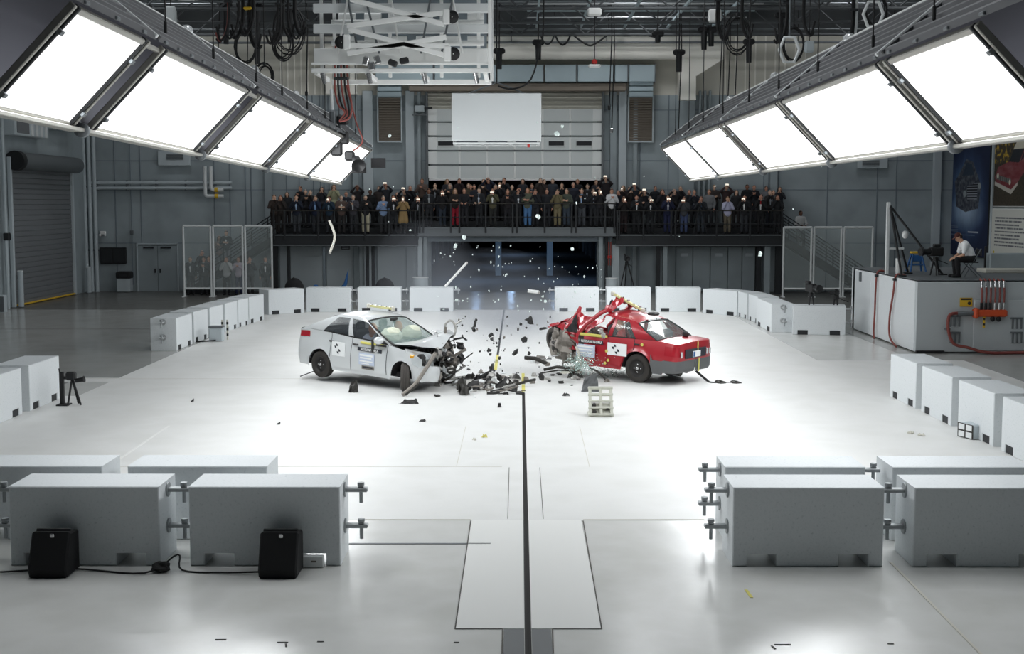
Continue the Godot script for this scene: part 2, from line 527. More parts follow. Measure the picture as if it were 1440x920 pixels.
func hall() -> void:
	# floor: slab with two offset tow slots, white coat in the middle
	var f = MB.new()
	var s0 = 0.05; var s1 = 0.115; var q0 = -0.652; var q1 = -0.587
	slab(f, -20.7, s0, -0.3, 0, 10, -29.4); slab(f, s1, 20.7, -0.3, 0, 10, -29.4)
	slab(f, -20.7, 20.7, -0.3, 0, -29.4, -33.3)
	slab(f, -20.7, q0, -0.3, 0, -33.3, -63); slab(f, q1, 20.7, -0.3, 0, -33.3, -63)
	slab(f, -20.7, 20.7, -0.35, -0.12, 10, -63)
	var fo = struct("floor", f, M.floor_grey, "grey painted concrete floor of the hall")
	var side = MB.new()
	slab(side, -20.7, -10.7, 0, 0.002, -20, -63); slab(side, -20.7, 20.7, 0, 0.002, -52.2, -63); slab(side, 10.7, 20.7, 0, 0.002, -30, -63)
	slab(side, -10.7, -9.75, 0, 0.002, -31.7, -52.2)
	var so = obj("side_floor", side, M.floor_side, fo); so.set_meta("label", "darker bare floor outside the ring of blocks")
	var wc = MB.new()
	slab(wc, -9.75, s0, 0, 0.003, -17.35, -29.4); slab(wc, s1, 8.05, 0, 0.003, -17.35, -29.4)
	slab(wc, -9.75, 8.05, 0, 0.003, -29.4, -33.3)
	slab(wc, -9.75, q0, 0, 0.003, -33.3, -52.2); slab(wc, q1, 8.05, 0, 0.003, -33.3, -52.2)
	slab(wc, -20.7, -9.75, 0, 0.003, -18, -28.7); slab(wc, 8.05, 12, 0, 0.003, -17.35, -35.4)
	slab(wc, -20.7, -9.75, 0, 0.003, -31.0, -31.7)
	obj("white_coat", wc, M.floor_white, fo).set_meta("label", "glossy white painted floor between the blocks")
	# sheet joints seen in the white floor
	for p in [[[0, 657], [706, 657]], [[716, 658], [714, 730]], [[759, 658], [764, 730]], [[655, 600], [642, 656]], [[815, 600], [829, 657]], [[820, 733], [846, 885]], [[662, 733], [640, 885]], [[0, 533], [436, 533]], [[707, 885], [706, 920]], [[777, 885], [778, 920]], [[640, 885], [706, 885]], [[778, 885], [846, 885]]]:
		joint(fo, fl(p[0][0], p[0][1]), fl(p[1][0], p[1][1]), 0.014 if p[0][1] > 730 else 0.009, "joint" if p[0][1] > 656 and p[0][0] > 1 else "cream_dark")
	joint(fo, Vector3(4.33, 0, -10.0), Vector3(4.4, 0, -15.3), 0.03, "cream_dark"); joint(fo, fl(510, 731), fl(662, 731), 0.02, "cream_dark"); joint(fo, fl(820, 731), fl(990, 731), 0.02, "cream_dark")
	joint(fo, Vector3(-6.7, 0, -24.8), Vector3(-6.66, 0, -21), 0.05, "plate_white"); joint(fo, fl(0, 463), fl(214, 463), 0.05, "joint"); joint(fo, fl(690, 765), fl(480, 765), 0.05, "grey_steel", "conduit_strip")
	var pl = MB.new(); pl.box(Vector3(-0.3, 0.003, -15.085), Vector3(0.69, 0.006, 4.52)); obj("floor_plate", pl, M.plate_white, fo)
	var pr = MB.new(); pr.box(Vector3(0.4725, 0.003, -15.085), Vector3(0.705, 0.006, 4.52)); obj("floor_plate", pr, M.plate_white, fo)
	for x in [[-0.159, 0.05], [0.115, 0.318]]:
		var d = MB.new(); d.box(Vector3((x[0] + x[1]) / 2, 0.003, -10.9), Vector3(x[1] - x[0] - 0.01, 0.006, 3.82)); obj("floor_plate", d, M.plate_dark, fo)
	var sl = MB.new(); slab(sl, s0, s1, -0.12, -0.035, 10, -29.4); slab(sl, q0, q1, -0.12, -0.035, -33.3, -63)
	obj("slot_bed", sl, M.slot, fo)
	# yellow and black tape at the slot ends
	for q in [[0.0825, -29.45, -30.6], [0.0825, -30.7, -32.6], [-0.62, -33.2, -35.2], [-0.62, -35.4, -36.6]]:
		joint(fo, Vector3(q[0], 0, q[1]), Vector3(q[0], 0, q[2]), 0.075, "tape_yellow", "yellow_tape")
	for z in [-34.9, -35.3, -30.65, -29.5]:
		joint(fo, Vector3(0.0825 if z > -33 else -0.62, 0.001, z), Vector3(0.0825 if z > -33 else -0.62, 0.001, z - 0.12), 0.1, "tape_black", "black_tape")
	for p in [[303, 900, 16, 0], [390, 904, 16, 0], [446, 903, 10, 0], [1089, 907, 24, 0], [1085, 909, 2, 1], [1248, 906, 9, 0], [638, 904, 8, 0], [402, 906, 2, 1]]:
		var a = fl(p[0], p[1]); joint(fo, a, a + (Vector3(p[2] * 0.0066, 0, 0) if p[3] == 0 else Vector3(0.02, 0, 0.09)), 0.018, "tape_black", "tape_mark")
	var yt = fl(1049, 830); joint(fo, yt, fl(1057, 841), 0.035, "tape_yellow", "tape_mark")
	# walls
	var W = 20.7; var TOP = 15.2
	var wl = MB.new(); slab(wl, -W - 0.4, -W, -0.3, TOP, 10.4, BACK - 0.4); var wlo = struct("wall_left", wl, M.wall, "grey side wall with the roller shutter")
	var wr = MB.new(); slab(wr, W, W + 0.4, -0.3, TOP, 10.4, BACK - 0.4); var wro = struct("wall_right", wr, M.wall, "grey side wall carrying the large posters")
	var wf = MB.new(); slab(wf, -W, W, -0.3, TOP, 10, 10.4); struct("wall_front", wf, M.wall, "wall behind the camera")
	var yc = at(720, 134, 63).y
	var g0 = 2.62  # top of the tunnel mouth
	var dl = at(601, 300, 63).x; var dr = at(847, 300, 63).x; var dt = at(720, 133, 63).y; var tl = at(606, 300, 63).x; var tr = at(840, 300, 63).x
	var wb = MB.new()
	slab(wb, -W, dl, -0.3, yc, BACK, BACK - 0.4); slab(wb, dr, W, -0.3, yc, BACK, BACK - 0.4)
	slab(wb, dl, tl, -0.3, g0, BACK, BACK - 0.4); slab(wb, tr, dr, -0.3, g0, BACK, BACK - 0.4)
	slab(wb, dl, dr, g0, 3.12, BACK, BACK - 0.4)
	var wbo = struct("wall_back", wb, M.wall, "grey lower back wall behind the gallery")
	var yd = at(720, 50, 63).y
	var wk = MB.new(); slab(wk, -W, W, yd, TOP, BACK, BACK - 0.4); struct("wall_back_top", wk, M.roof_dark, "dark top of the back wall under the roof")
	var wu = MB.new(); slab(wu, -W, W, yc, yd, BACK, BACK - 0.4); struct("wall_back_upper", wu, M.cream_dark, "cream upper band of the back wall")
	var ce = MB.new(); slab(ce, -W - 0.4, W + 0.4, TOP, TOP + 0.3, 10.4, BACK - 0.4); struct("ceiling", ce, M.wall, "ceiling deck of the hall")
	# siding ribs and seams on the back wall, pilasters
	for px in [300, 322, 344, 352, 402, 420, 440, 450, 462, 900, 940, 1075, 1082, 1089, 1096, 1165, 1235, 1262, 455, 196, 160]:
		var p = at(px, 200, 63)
		var r = MB.new(); r.box(Vector3(p.x, yc / 2, BACK + 0.015), Vector3(0.05, yc, 0.03), 0.008); obj("siding_rib", r, M.wall_seam, wbo)
	for px in [[377, 10], [500, 8], [518, 14], [577, 12], [590, 5], [862, 9], [875, 11], [893, 6], [965, 22], [983, 3], [990, 3], [997, 3], [1088, 10], [1318, 11]]:
		var p = at(px[0], 200, 63)
		var r = MB.new(); r.box(Vector3(p.x, yc / 2 + 0.1, BACK + 0.12), Vector3(px[1] * 0.034, yc + 0.2, 0.24), 0.02); obj("pilaster", r, M.wall_light if px[0] in [577, 875, 1318, 518] else M.wall, wbo)
	for y in [342.0, 267.0, 226.0, 155.0]:
		for side_ in [[-W, dl], [dr, W]]:
			var r = MB.new(); r.box(Vector3((side_[0] + side_[1]) / 2, at(720, y, 63).y, BACK + 0.008), Vector3(side_[1] - side_[0] - 0.1, 0.03, 0.016)); obj("wall_seam", r, M.wall_seam, wbo)
	# cream frame: portal beam, haunch and post on the right
	var pb = MB.new()
	var bl = at(455, 66, 62); var br = at(1018, 66, 62)
	pb.box(Vector3((bl.x + br.x) / 2, at(720, 68, 62).y, -62), Vector3(br.x - bl.x, (at(720, 52, 62).y - at(720, 83, 62).y), 0.5), 0.03)
	struct("trim_beam", pb, M.cream, "broad cream beam across the upper back wall")
	var po = MB.new()
	var A = at(955, 135, 62); var B = at(978, 135, 62); var c1 = at(978, 108, 62); var c2 = at(1018, 83, 62); var c3 = at(955, 83, 62)
	po.prism(PackedVector2Array([Vector2(A.x, A.y - 0.2), Vector2(B.x, B.y - 0.2), Vector2(c1.x, c1.y), Vector2(c2.x, c2.y), Vector2(c3.x, c3.y)]), 0.5, Transform3D(Basis.IDENTITY, Vector3(0, 0, -62)), 0.02)
	struct("trim_post", po, M.cream, "cream post with sloping haunch right of the loading door")
	for px in [463, 497]:
		var cp = MB.new(); cp.box(Vector3(at(px, 100, 62.6).x, (at(px, 60, 62.6).y + yc) / 2, -62.6), Vector3(0.32, at(px, 60, 62.6).y - yc, 0.4), 0.02); struct("trim_post", cp, M.cream, "narrow cream post left of the loading door")
	for k in 11:
		var r = MB.new(); var px = 395 + k * 9.5; r.box(Vector3(at(px, 100, 63).x, (yd + yc) / 2, BACK + 0.02), Vector3(0.06, yd - yc - 0.1, 0.04)); struct("trim_rib", r, M.cream, "vertical rib of the cream siding at upper left")
	for k in 9:
		var r = MB.new(); var px = 1020 + k * 14; r.box(Vector3(at(px, 100, 63).x, (yd + yc) / 2, BACK + 0.02), Vector3(0.06, yd - yc - 0.1, 0.04)); struct("trim_rib", r, M.cream, "vertical rib of the cream siding at upper right")
	# dark room behind the loading door, and the tunnel
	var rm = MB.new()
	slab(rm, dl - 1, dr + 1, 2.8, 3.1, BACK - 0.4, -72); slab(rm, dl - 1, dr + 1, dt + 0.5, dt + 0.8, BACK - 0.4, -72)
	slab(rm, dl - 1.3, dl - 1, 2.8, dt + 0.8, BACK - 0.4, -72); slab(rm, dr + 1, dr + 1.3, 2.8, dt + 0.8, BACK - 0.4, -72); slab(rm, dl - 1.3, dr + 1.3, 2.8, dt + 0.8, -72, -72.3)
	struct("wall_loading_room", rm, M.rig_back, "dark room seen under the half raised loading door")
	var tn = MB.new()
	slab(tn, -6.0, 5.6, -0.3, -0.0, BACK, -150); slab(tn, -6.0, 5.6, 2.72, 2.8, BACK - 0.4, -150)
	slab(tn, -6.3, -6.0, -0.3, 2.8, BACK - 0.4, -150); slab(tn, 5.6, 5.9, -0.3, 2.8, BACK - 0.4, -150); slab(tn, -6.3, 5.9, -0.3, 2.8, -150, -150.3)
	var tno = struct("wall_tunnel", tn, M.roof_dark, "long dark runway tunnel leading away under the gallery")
	for k in 12:
		for x in [-5.9, 5.5]:
			var r = MB.new(); r.box(Vector3(x, 1.36, -66 - k * 7), Vector3(0.2, 2.72, 0.3)); obj("tunnel_post_and_streak", r, M.wall_light if k % 2 else M.wall, tno)
	for q in [[-2.4, -72, "left of the tow slot"], [2.0, -72, "right of the tow slot"], [-0.6, -88, "farther in, on the centre line"], [-0.6, -108, "deepest, on the centre line"]]:  # cases for the tunnel lamps, hidden from the camera by the lintel
		var tl_ = thing("unseen_tunnel_lamp", "unseen strip lamp lighting the tunnel, " + q[2], "lamp", Vector3(q[0], 2.66, q[1]))
		obj("lamp_glow", bx(Vector3(0, -0.03, 0), Vector3(0.3, 0.02, 5)), M.glow, tl_); obj("lamp_case", bx(Vector3(0, 0.01, 0), Vector3(0.4, 0.06, 5.1), 0.01), M.white_paint, tl_)
	for x in [-1.25, 1.75]:  # pale bluish posts stand in for reflected light streaks deep in the tunnel
		var r = MB.new(); r.box(Vector3(x, 1.36, -77), Vector3(0.35, 2.72, 0.3)); obj("tunnel_post_and_streak", r, M.duct, tno)
	door_and_gear(dl, dr, dt, wbo)
	left_wall_things(wlo, wbo)
	right_wall_things()

func door_and_gear(dl: float, dr: float, dt: float, wbo: Node) -> void:
	# sectional loading door, half raised
	var D = thing("door_1", "light grey sectional loading door, half raised above the gallery crowd", "door", Vector3((dl + dr) / 2, at(720, 252, 62.7).y, -62.75))
	D.set_meta("kind", "structure")
	var w = dr - dl; var o = D.position
	var ys = [152.8, 171.7, 191.7, 212.0, 232.0, 252.0]
	for i in 5:
		var y1 = at(720, ys[i], 62.75).y - o.y; var y0 = at(720, ys[i + 1], 62.75).y - o.y
		for j in 6:
			var x0 = -w / 2 + 0.25 + j * (w - 0.5) / 6; var x1 = x0 + (w - 0.5) / 6
			var p = MB.new(); p.box(Vector3((x0 + x1) / 2, (y0 + y1) / 2, 0), Vector3(x1 - x0 - 0.05, y1 - y0 - 0.06, 0.06), 0.012)
			var po = obj("door_panel", p, M.door_grey, D)
			if i == 2 and (j == 0 or j >= 4):
				var wn = MB.new(); wn.box(Vector3((x0 + x1) / 2, (y0 + y1) / 2, 0.035), Vector3(0.72, 0.2, 0.03), 0.03); obj("window_pane", wn, M.steel_dark, po)
				var fr = MB.new()
				for e in [-1, 1]:
					fr.box(Vector3((x0 + x1) / 2, (y0 + y1) / 2 + e * 0.12, 0.04), Vector3(0.8, 0.035, 0.04)); fr.box(Vector3((x0 + x1) / 2 + e * 0.39, (y0 + y1) / 2, 0.04), Vector3(0.035, 0.25, 0.04))
				obj("window_frame", fr, M.door_grey if j else M.door_rib, po)
		var rl = MB.new(); rl.box(Vector3(0, y0, 0.02), Vector3(w - 0.3, 0.06, 0.07), 0.01); obj("door_rail", rl, M.grey_steel, D)
		for j in 7:
			var x = -w / 2 + 0.25 + j * (w - 0.5) / 6
			var rb = MB.new(); rb.box(Vector3(x, (y0 + y1) / 2, 0.03), Vector3(0.11 if j % 6 else 0.5, y1 - y0 - 0.08, 0.06), 0.01); obj("door_rib", rb, M.door_rib, D)
	var bot = MB.new(); bot.box(Vector3(0, -0.02, 0.02), Vector3(w - 0.2, 0.1, 0.12), 0.02); obj("door_seal", bot, M.door_rib, D)
	for i in 3:
		var hd = MB.new(); hd.box(Vector3(0, at(720, 137 + i * 6, 62.6).y - o.y, 0.1 - i * 0.05), Vector3(w - 0.1, 0.07, 0.1), 0.02); obj("door_track", hd, M.cream_dark, D)
	var hp = MB.new(); hp.box(Vector3(0, at(720, 144, 62.8).y - o.y, -0.06), Vector3(w - 0.1, 0.85, 0.04)); obj("door_header", hp, M.cream_dark, D)
	for e in [-1, 1]:
		var tr = MB.new(); tr.box(Vector3(e * (w / 2 - 0.02), 1.8, 0.1), Vector3(0.12, 4.6, 0.14), 0.02); obj("side_track", tr, M.grey_steel, D)
	# duct above the door with two drops ending in louvers
	var du = thing("air_duct", "galvanised air duct running above the loading door", "duct", at(805, 104, 62.3))
	var k = 0
	for px in [[529, 610], [612, 688], [690, 764], [766, 810], [812, 862], [864, 882], [884, 920]]:
		var a = at(px[0], 92, 62.3); var b = at(px[1], 116, 62.3)
		var p = MB.new(); p.box(Vector3((a.x + b.x) / 2, (a.y + b.y) / 2, -62.3) - du.position, Vector3(b.x - a.x, a.y - b.y, 0.7), 0.02); obj("duct_section", p, M.duct, du)
		var fl_ = MB.new(); fl_.box(Vector3(b.x, (a.y + b.y) / 2, -62.3) - du.position, Vector3(0.05, a.y - b.y + 0.06, 0.76), 0.01); obj("duct_flange", fl_, M.grey_steel, du)
	for px in [[531, 565, "left"], [884, 918, "right"]]:
		var dd = thing("duct_drop", "galvanised duct drop above the louver on the %s of the loading door" % px[2], "duct", at((px[0] + px[1]) / 2.0, 125, 62.4))
		for q in 3:
			var a = at(px[0], (108 if q == 0 else 114) + q * 8, 62.4); var b = at(px[1], 121 + q * 8, 62.4)
			var p = MB.new(); p.box(Vector3(0, (a.y + b.y) / 2 - dd.position.y, 0), Vector3(b.x - a.x, a.y - b.y, 0.5), 0.03); obj("duct_section", p, M.duct, dd)
		var lv = thing("louver_vent", "tall brown air louver in a pale frame %s of the loading door" % px[2], "vent", at((px[0] + px[1]) / 2.0, 168, 62.75))
		var a2 = at(px[0], 137, 62.75) - lv.position; var b2 = at(px[1], 200, 62.75) - lv.position
		var bkk = MB.new(); bkk.box(Vector3(0, 0, -0.1), Vector3(b2.x - a2.x, a2.y - b2.y, 0.08)); obj("vent_back", bkk, M.louver, lv)
		for q in 18:
			var s = MB.new(); s.box(Vector3(0, lerpf(a2.y, b2.y, (q + 0.5) / 18.0), 0.0), Vector3(b2.x - a2.x - 0.1, 0.09, 0.02), 0, Basis(Vector3.RIGHT, 0.6)); obj("vent_slat", s, M.louver, lv)
		for e in [-1, 1]:
			var f1 = MB.new(); f1.box(Vector3(e * (b2.x - a2.x) / 2, 0, 0), Vector3(0.07, a2.y - b2.y, 0.14), 0.01); obj("vent_frame", f1, M.wall_light, lv)
			var f2 = MB.new(); f2.box(Vector3(0, e * (a2.y - b2.y) / 2, 0), Vector3(b2.x - a2.x + 0.07, 0.07, 0.14), 0.01); obj("vent_frame", f2, M.wall_light, lv)
	var db = thing("door_motor", "small grey door motor box beside the left track", "motor", at(590, 153, 62.5))
	obj("motor_body", bx(Vector3.ZERO, Vector3(0.45, 0.3, 0.3), 0.03), M.wall_light, db); obj("motor_shaft", tb([Vector3(0.2, 0, 0), Vector3(0.6, 0.05, 0)], 0.05), M.steel_dark, db); obj("motor_bracket", bx(Vector3(0, -0.28, 0), Vector3(0.7, 0.06, 0.3), 0.01), M.grey_steel, db)
	var dh = MB.new(); var ha = at(575, 119, 62.2); var hb = at(880, 126, 62.2)
	dh.box(Vector3((ha.x + hb.x) / 2, (ha.y + hb.y) / 2, -62.4), Vector3(hb.x - ha.x, 0.35, 0.5), 0.02); struct("trim_lintel", dh, M.louver, "dark steel lintel over the loading door")
	for px in [611, 875]:
		pass

func wallbox(called: String, label: String, cat: String, px0: float, py0: float, px1: float, py1: float, D: float, deep: float, m: String) -> Node3D:
	var a = at(px0, py0, D); var b = at(px1, py1, D)
	var t = thing(called, label, cat, Vector3((a.x + b.x) / 2, b.y, -D))
	obj("body", bx(Vector3(0, (a.y - b.y) / 2, 0), Vector3(b.x - a.x, a.y - b.y, deep), 0.02), M[m], t)
	t.set_meta("w", b.x - a.x); t.set_meta("h", a.y - b.y)
	return t

func left_wall_things(wlo: Node, wbo: Node) -> void:
	# roller shutter door on the left wall
	var X = -20.7
	var z0 = atx(13, 300, X).z; var z1 = atx(98, 300, X).z
	var yt = atx(60, 238, X).y
	var d = thing("door_2", "closed dark grey roller shutter on the left wall", "door", Vector3(X + 0.02, 0, (z0 + z1) / 2))
	d.set_meta("kind", "structure")
	var L = absf(z1 - z0)
	var N = 26
	for i in N:
		var s = MB.new(); s.box(Vector3(0.03, (i + 0.5) * yt / N, 0), Vector3(0.05, yt / N - 0.015, L), 0.012); obj("shutter_slat", s, M.shutter, d)
	for e in [-1, 1]:
		obj("guide_rail", bx(Vector3(0.08, yt / 2 + 0.2, e * (L / 2 + 0.08)), Vector3(0.16, yt + 0.4, 0.16), 0.02), M.wall_light, d)
	obj("drum_cover", tb([Vector3(0.3, yt + 0.25, -L / 2 - 0.2), Vector3(0.3, yt + 0.25, L / 2 - 0.3)], 0.36, 16), M.grey_steel, d)
	obj("drum_end", tb([Vector3(0.3, yt + 0.25, L / 2 - 0.3), Vector3(0.3, yt + 0.25, L / 2 + 0.1)], 0.4, 16), M.black_paint, d)
	obj("sill_strip", bx(Vector3(0.1, 0.06, 0), Vector3(0.1, 0.06, L), 0.01), M.yellow_sign, d)
	for p in [[25, 432, 1.45, "near"], [112, 412, 1.2, "far"]]:
		var q = fl(p[0], p[1]); q.x = maxf(q.x, X + 0.35)
		var b = thing("bollard", "pale steel bollard at the %s side of the roller shutter" % p[3], "bollard", q)
		obj("bollard_post", tb([Vector3.ZERO, Vector3(0, p[2], 0)], 0.11, 12), M.wall_light, b); obj("bollard_cap", bx(Vector3(0, p[2] + 0.02, 0), Vector3(0.2, 0.05, 0.2), 0.02), M.white_tube, b); obj("bollard_foot", bx(Vector3(0, 0.01, 0), Vector3(0.3, 0.02, 0.3), 0.005), M.grey_steel, b)
	# upright pipes in the corner
	for p in [[119, 190], [126, 190], [133, 190], [108, 200]]:
		var q = at(p[0], 300, 62.6)
		var t = thing("wall_pipe", "grey vertical pipe in the left rear corner of the hall", "pipe", Vector3(q.x, 0, -62.7), 0, "vertical pipes in the left rear corner")
		obj("pipe_run", tb([Vector3.ZERO, Vector3(0, 10.6, 0)], 0.09, 10), M.wall_light, t)
		for y in [2.0, 5.0, 8.0]: obj("pipe_strap", bx(Vector3(0, y, -0.1), Vector3(0.3, 0.08, 0.2), 0.01), M.grey_steel, t)
	for y in [257.0, 264.5]:
		var a = at(125, y, 62.75); var b = at(326, y, 62.75)
		var t = thing("wall_pipe", "%s of two horizontal pipes along the left back wall" % ("upper" if y < 260 else "lower"), "pipe", a)
		obj("pipe_run", tb([Vector3.ZERO, Vector3(b.x - a.x, 0, 0)], 0.075, 10), M.wall_light, t)
		for k in 5: obj("pipe_strap", bx(Vector3(0.4 + k * 1.4, 0, -0.06), Vector3(0.08, 0.24, 0.2), 0.01), M.grey_steel, t)
	var wp = at(288, 234, 62.35)
	var t2 = thing("drain_pipe", "white elbowed pipe pair with brass fittings on the left back wall", "pipe", wp)
	for k in 2:
		var x = k * 0.28
		var yy = at(288, 276 - k * 9, 62.6).y - wp.y
		obj("pipe_run", tb([Vector3(x, 0, 0), Vector3(x, yy + 0.1, 0), Vector3(x + 0.03, yy + 0.03, 0), Vector3(x + 0.1, yy, 0), Vector3(0.85, yy, 0)], 0.085, 10), M.white_tube, t2)
		obj("pipe_fitting", tb([Vector3(0.45, yy, 0), Vector3(0.6, yy, 0)], 0.12, 10), M.yellow_sign, t2)
	var vt = wallbox("wall_vent", "pale grille vent high on the left back wall under the lights", "vent", 222, 212, 268, 233, 62.8, 0.12, "wall_light")
	for k in 6: obj("vent_slat", bx(Vector3(0.05, 0.3 + k * 0.045, 0.08), Vector3(0.8, 0.03, 0.03)), M.grey_steel, vt)
	for q in [[14, 165, 62, 196, "large"], [75, 172, 102, 186, "small"]]:
		var a = atx(q[0], q[1], X + 0.3); var b = atx(q[2], q[3], X + 0.3)
		var un = thing("wall_unit", "%s pale ventilation unit high on the left wall above the shutter" % q[4], "vent", Vector3(X + 0.25, b.y, (a.z + b.z) / 2))
		var Lz = absf(a.z - b.z); var Hy = absf(a.y - b.y)
		obj("unit_case", bx(Vector3(0, Hy / 2, 0), Vector3(0.5, Hy, Lz), 0.04), M.wall_light, un)
		for k in 4: obj("unit_fin", bx(Vector3(0.27, Hy / 2, -Lz * 0.4 + k * Lz * 0.14), Vector3(0.06, Hy * 0.9, Lz * 0.06), 0.02), M.white_tube, un)
		obj("unit_grille", bx(Vector3(0.26, Hy / 2, Lz * 0.28), Vector3(0.03, Hy * 0.7, Lz * 0.35), 0.01), M.shutter, un)
	var tv = wallbox("notice_board", "dark wall mounted screen pair left of the double door", "screen", 141, 348, 178, 371, 62.85, 0.12, "black_paint")
	for e in [-1, 1]: obj("screen_face", bx(Vector3(e * 0.31, 0.39, 0.065), Vector3(0.58, 0.68, 0.01)), M.steel_dark, tv)
	var bn = wallbox("waste_bin", "grey bin with black lid against the left back wall", "bin", 166, 390, 185, 410, 62.5, 0.5, "wall_light")
	obj("bin_lid", bx(Vector3(0, 0.78, 0), Vector3(0.7, 0.35, 0.58), 0.06), M.black_paint, bn); obj("bin_flap", bx(Vector3(0, 0.76, 0.29), Vector3(0.35, 0.14, 0.02), 0.01), M.steel_dark, bn)
	var em = wallbox("emergency_lamp", "small twin headed emergency lamp on the left back wall", "lamp", 141, 325, 149, 330, 62.85, 0.1, "white_paint")
	for e in [-1, 1]:
		var bl = MB.new(); bl.ball(Vector3(e * 0.12, -0.02, 0.1), Vector3(0.06, 0.06, 0.06), 8, 6); obj("lamp_head", bl, M.white_tube, em)
	var al = wallbox("alarm_horn", "little round alarm horn on a conduit above the double door", "alarm", 183, 324, 188, 330, 62.85, 0.1, "grey_steel"); obj("conduit", tb([Vector3(0, -2.4, 0), Vector3(0, 6, 0)], 0.02, 6), M.wall_seam, al)
	# double door in the back wall
	var a = at(194, 342, 63); var b = at(251, 410, 63)
	var dd = thing("door_3", "grey double door in the left part of the back wall", "door", Vector3((a.x + b.x) / 2, 0, BACK + 0.03))
	dd.set_meta("kind", "structure")
	var w = b.x - a.x
	for e in [-1, 1]:
		var lf = obj("door_leaf", bx(Vector3(e * w * 0.25, 1.1, 0.02), Vector3(w * 0.49, 2.2, 0.05), 0.01), M.wall, dd)
		obj("door_closer", bx(Vector3(e * w * 0.22, 2.1, 0.09), Vector3(0.5, 0.06, 0.08), 0.01), M.steel_dark, lf); obj("door_handle", bx(Vector3(e * 0.12, 1.0, 0.09), Vector3(0.05, 0.2, 0.08), 0.01), M.steel_dark, lf)
		obj("door_frame", bx(Vector3(e * w * 0.515, 1.15, 0.04), Vector3(0.07, 2.35, 0.1), 0.01), M.wall_light, dd)
	obj("door_frame", bx(Vector3(0, 2.29, 0.04), Vector3(w * 1.05, 0.07, 0.1), 0.01), M.wall_light, dd)
	var cb = wallbox("electric_cabinet", "grey wall cabinet cut by the left edge of the frame", "cabinet", -9, 415, 8, 440, 51, 0.4, "wall_light"); obj("cabinet_door", bx(Vector3(0, 0.35, 0.21), Vector3(0.5, 0.6, 0.02), 0.01), M.grey_steel, cb)
	var pp = atx(16, 300, -20.4)
	var t3 = thing("wall_pipe", "tall pale conduit at the left edge beside the roller shutter", "pipe", Vector3(-20.5, 0, pp.z + 0.4))
	obj("pipe_run", tb([Vector3.ZERO, Vector3(0, 11, 0)], 0.07, 8), M.wall_light, t3); obj("junction_box", bx(Vector3(0.05, 2.9, 0), Vector3(0.24, 0.3, 0.24), 0.03), M.black_paint, t3)

func print_tex(w: int, h: int, f: Callable) -> ImageTexture:
	var im = Image.create(w, h, false, Image.FORMAT_RGB8)
	for y in h:
		for x in w:
			im.set_pixel(x, y, f.call(float(x) / w, float(y) / h))
	return ImageTexture.create_from_image(im)

func inside(p: Vector2, poly: Array) -> bool:
	return Geometry2D.is_point_in_polygon(p, PackedVector2Array(poly))

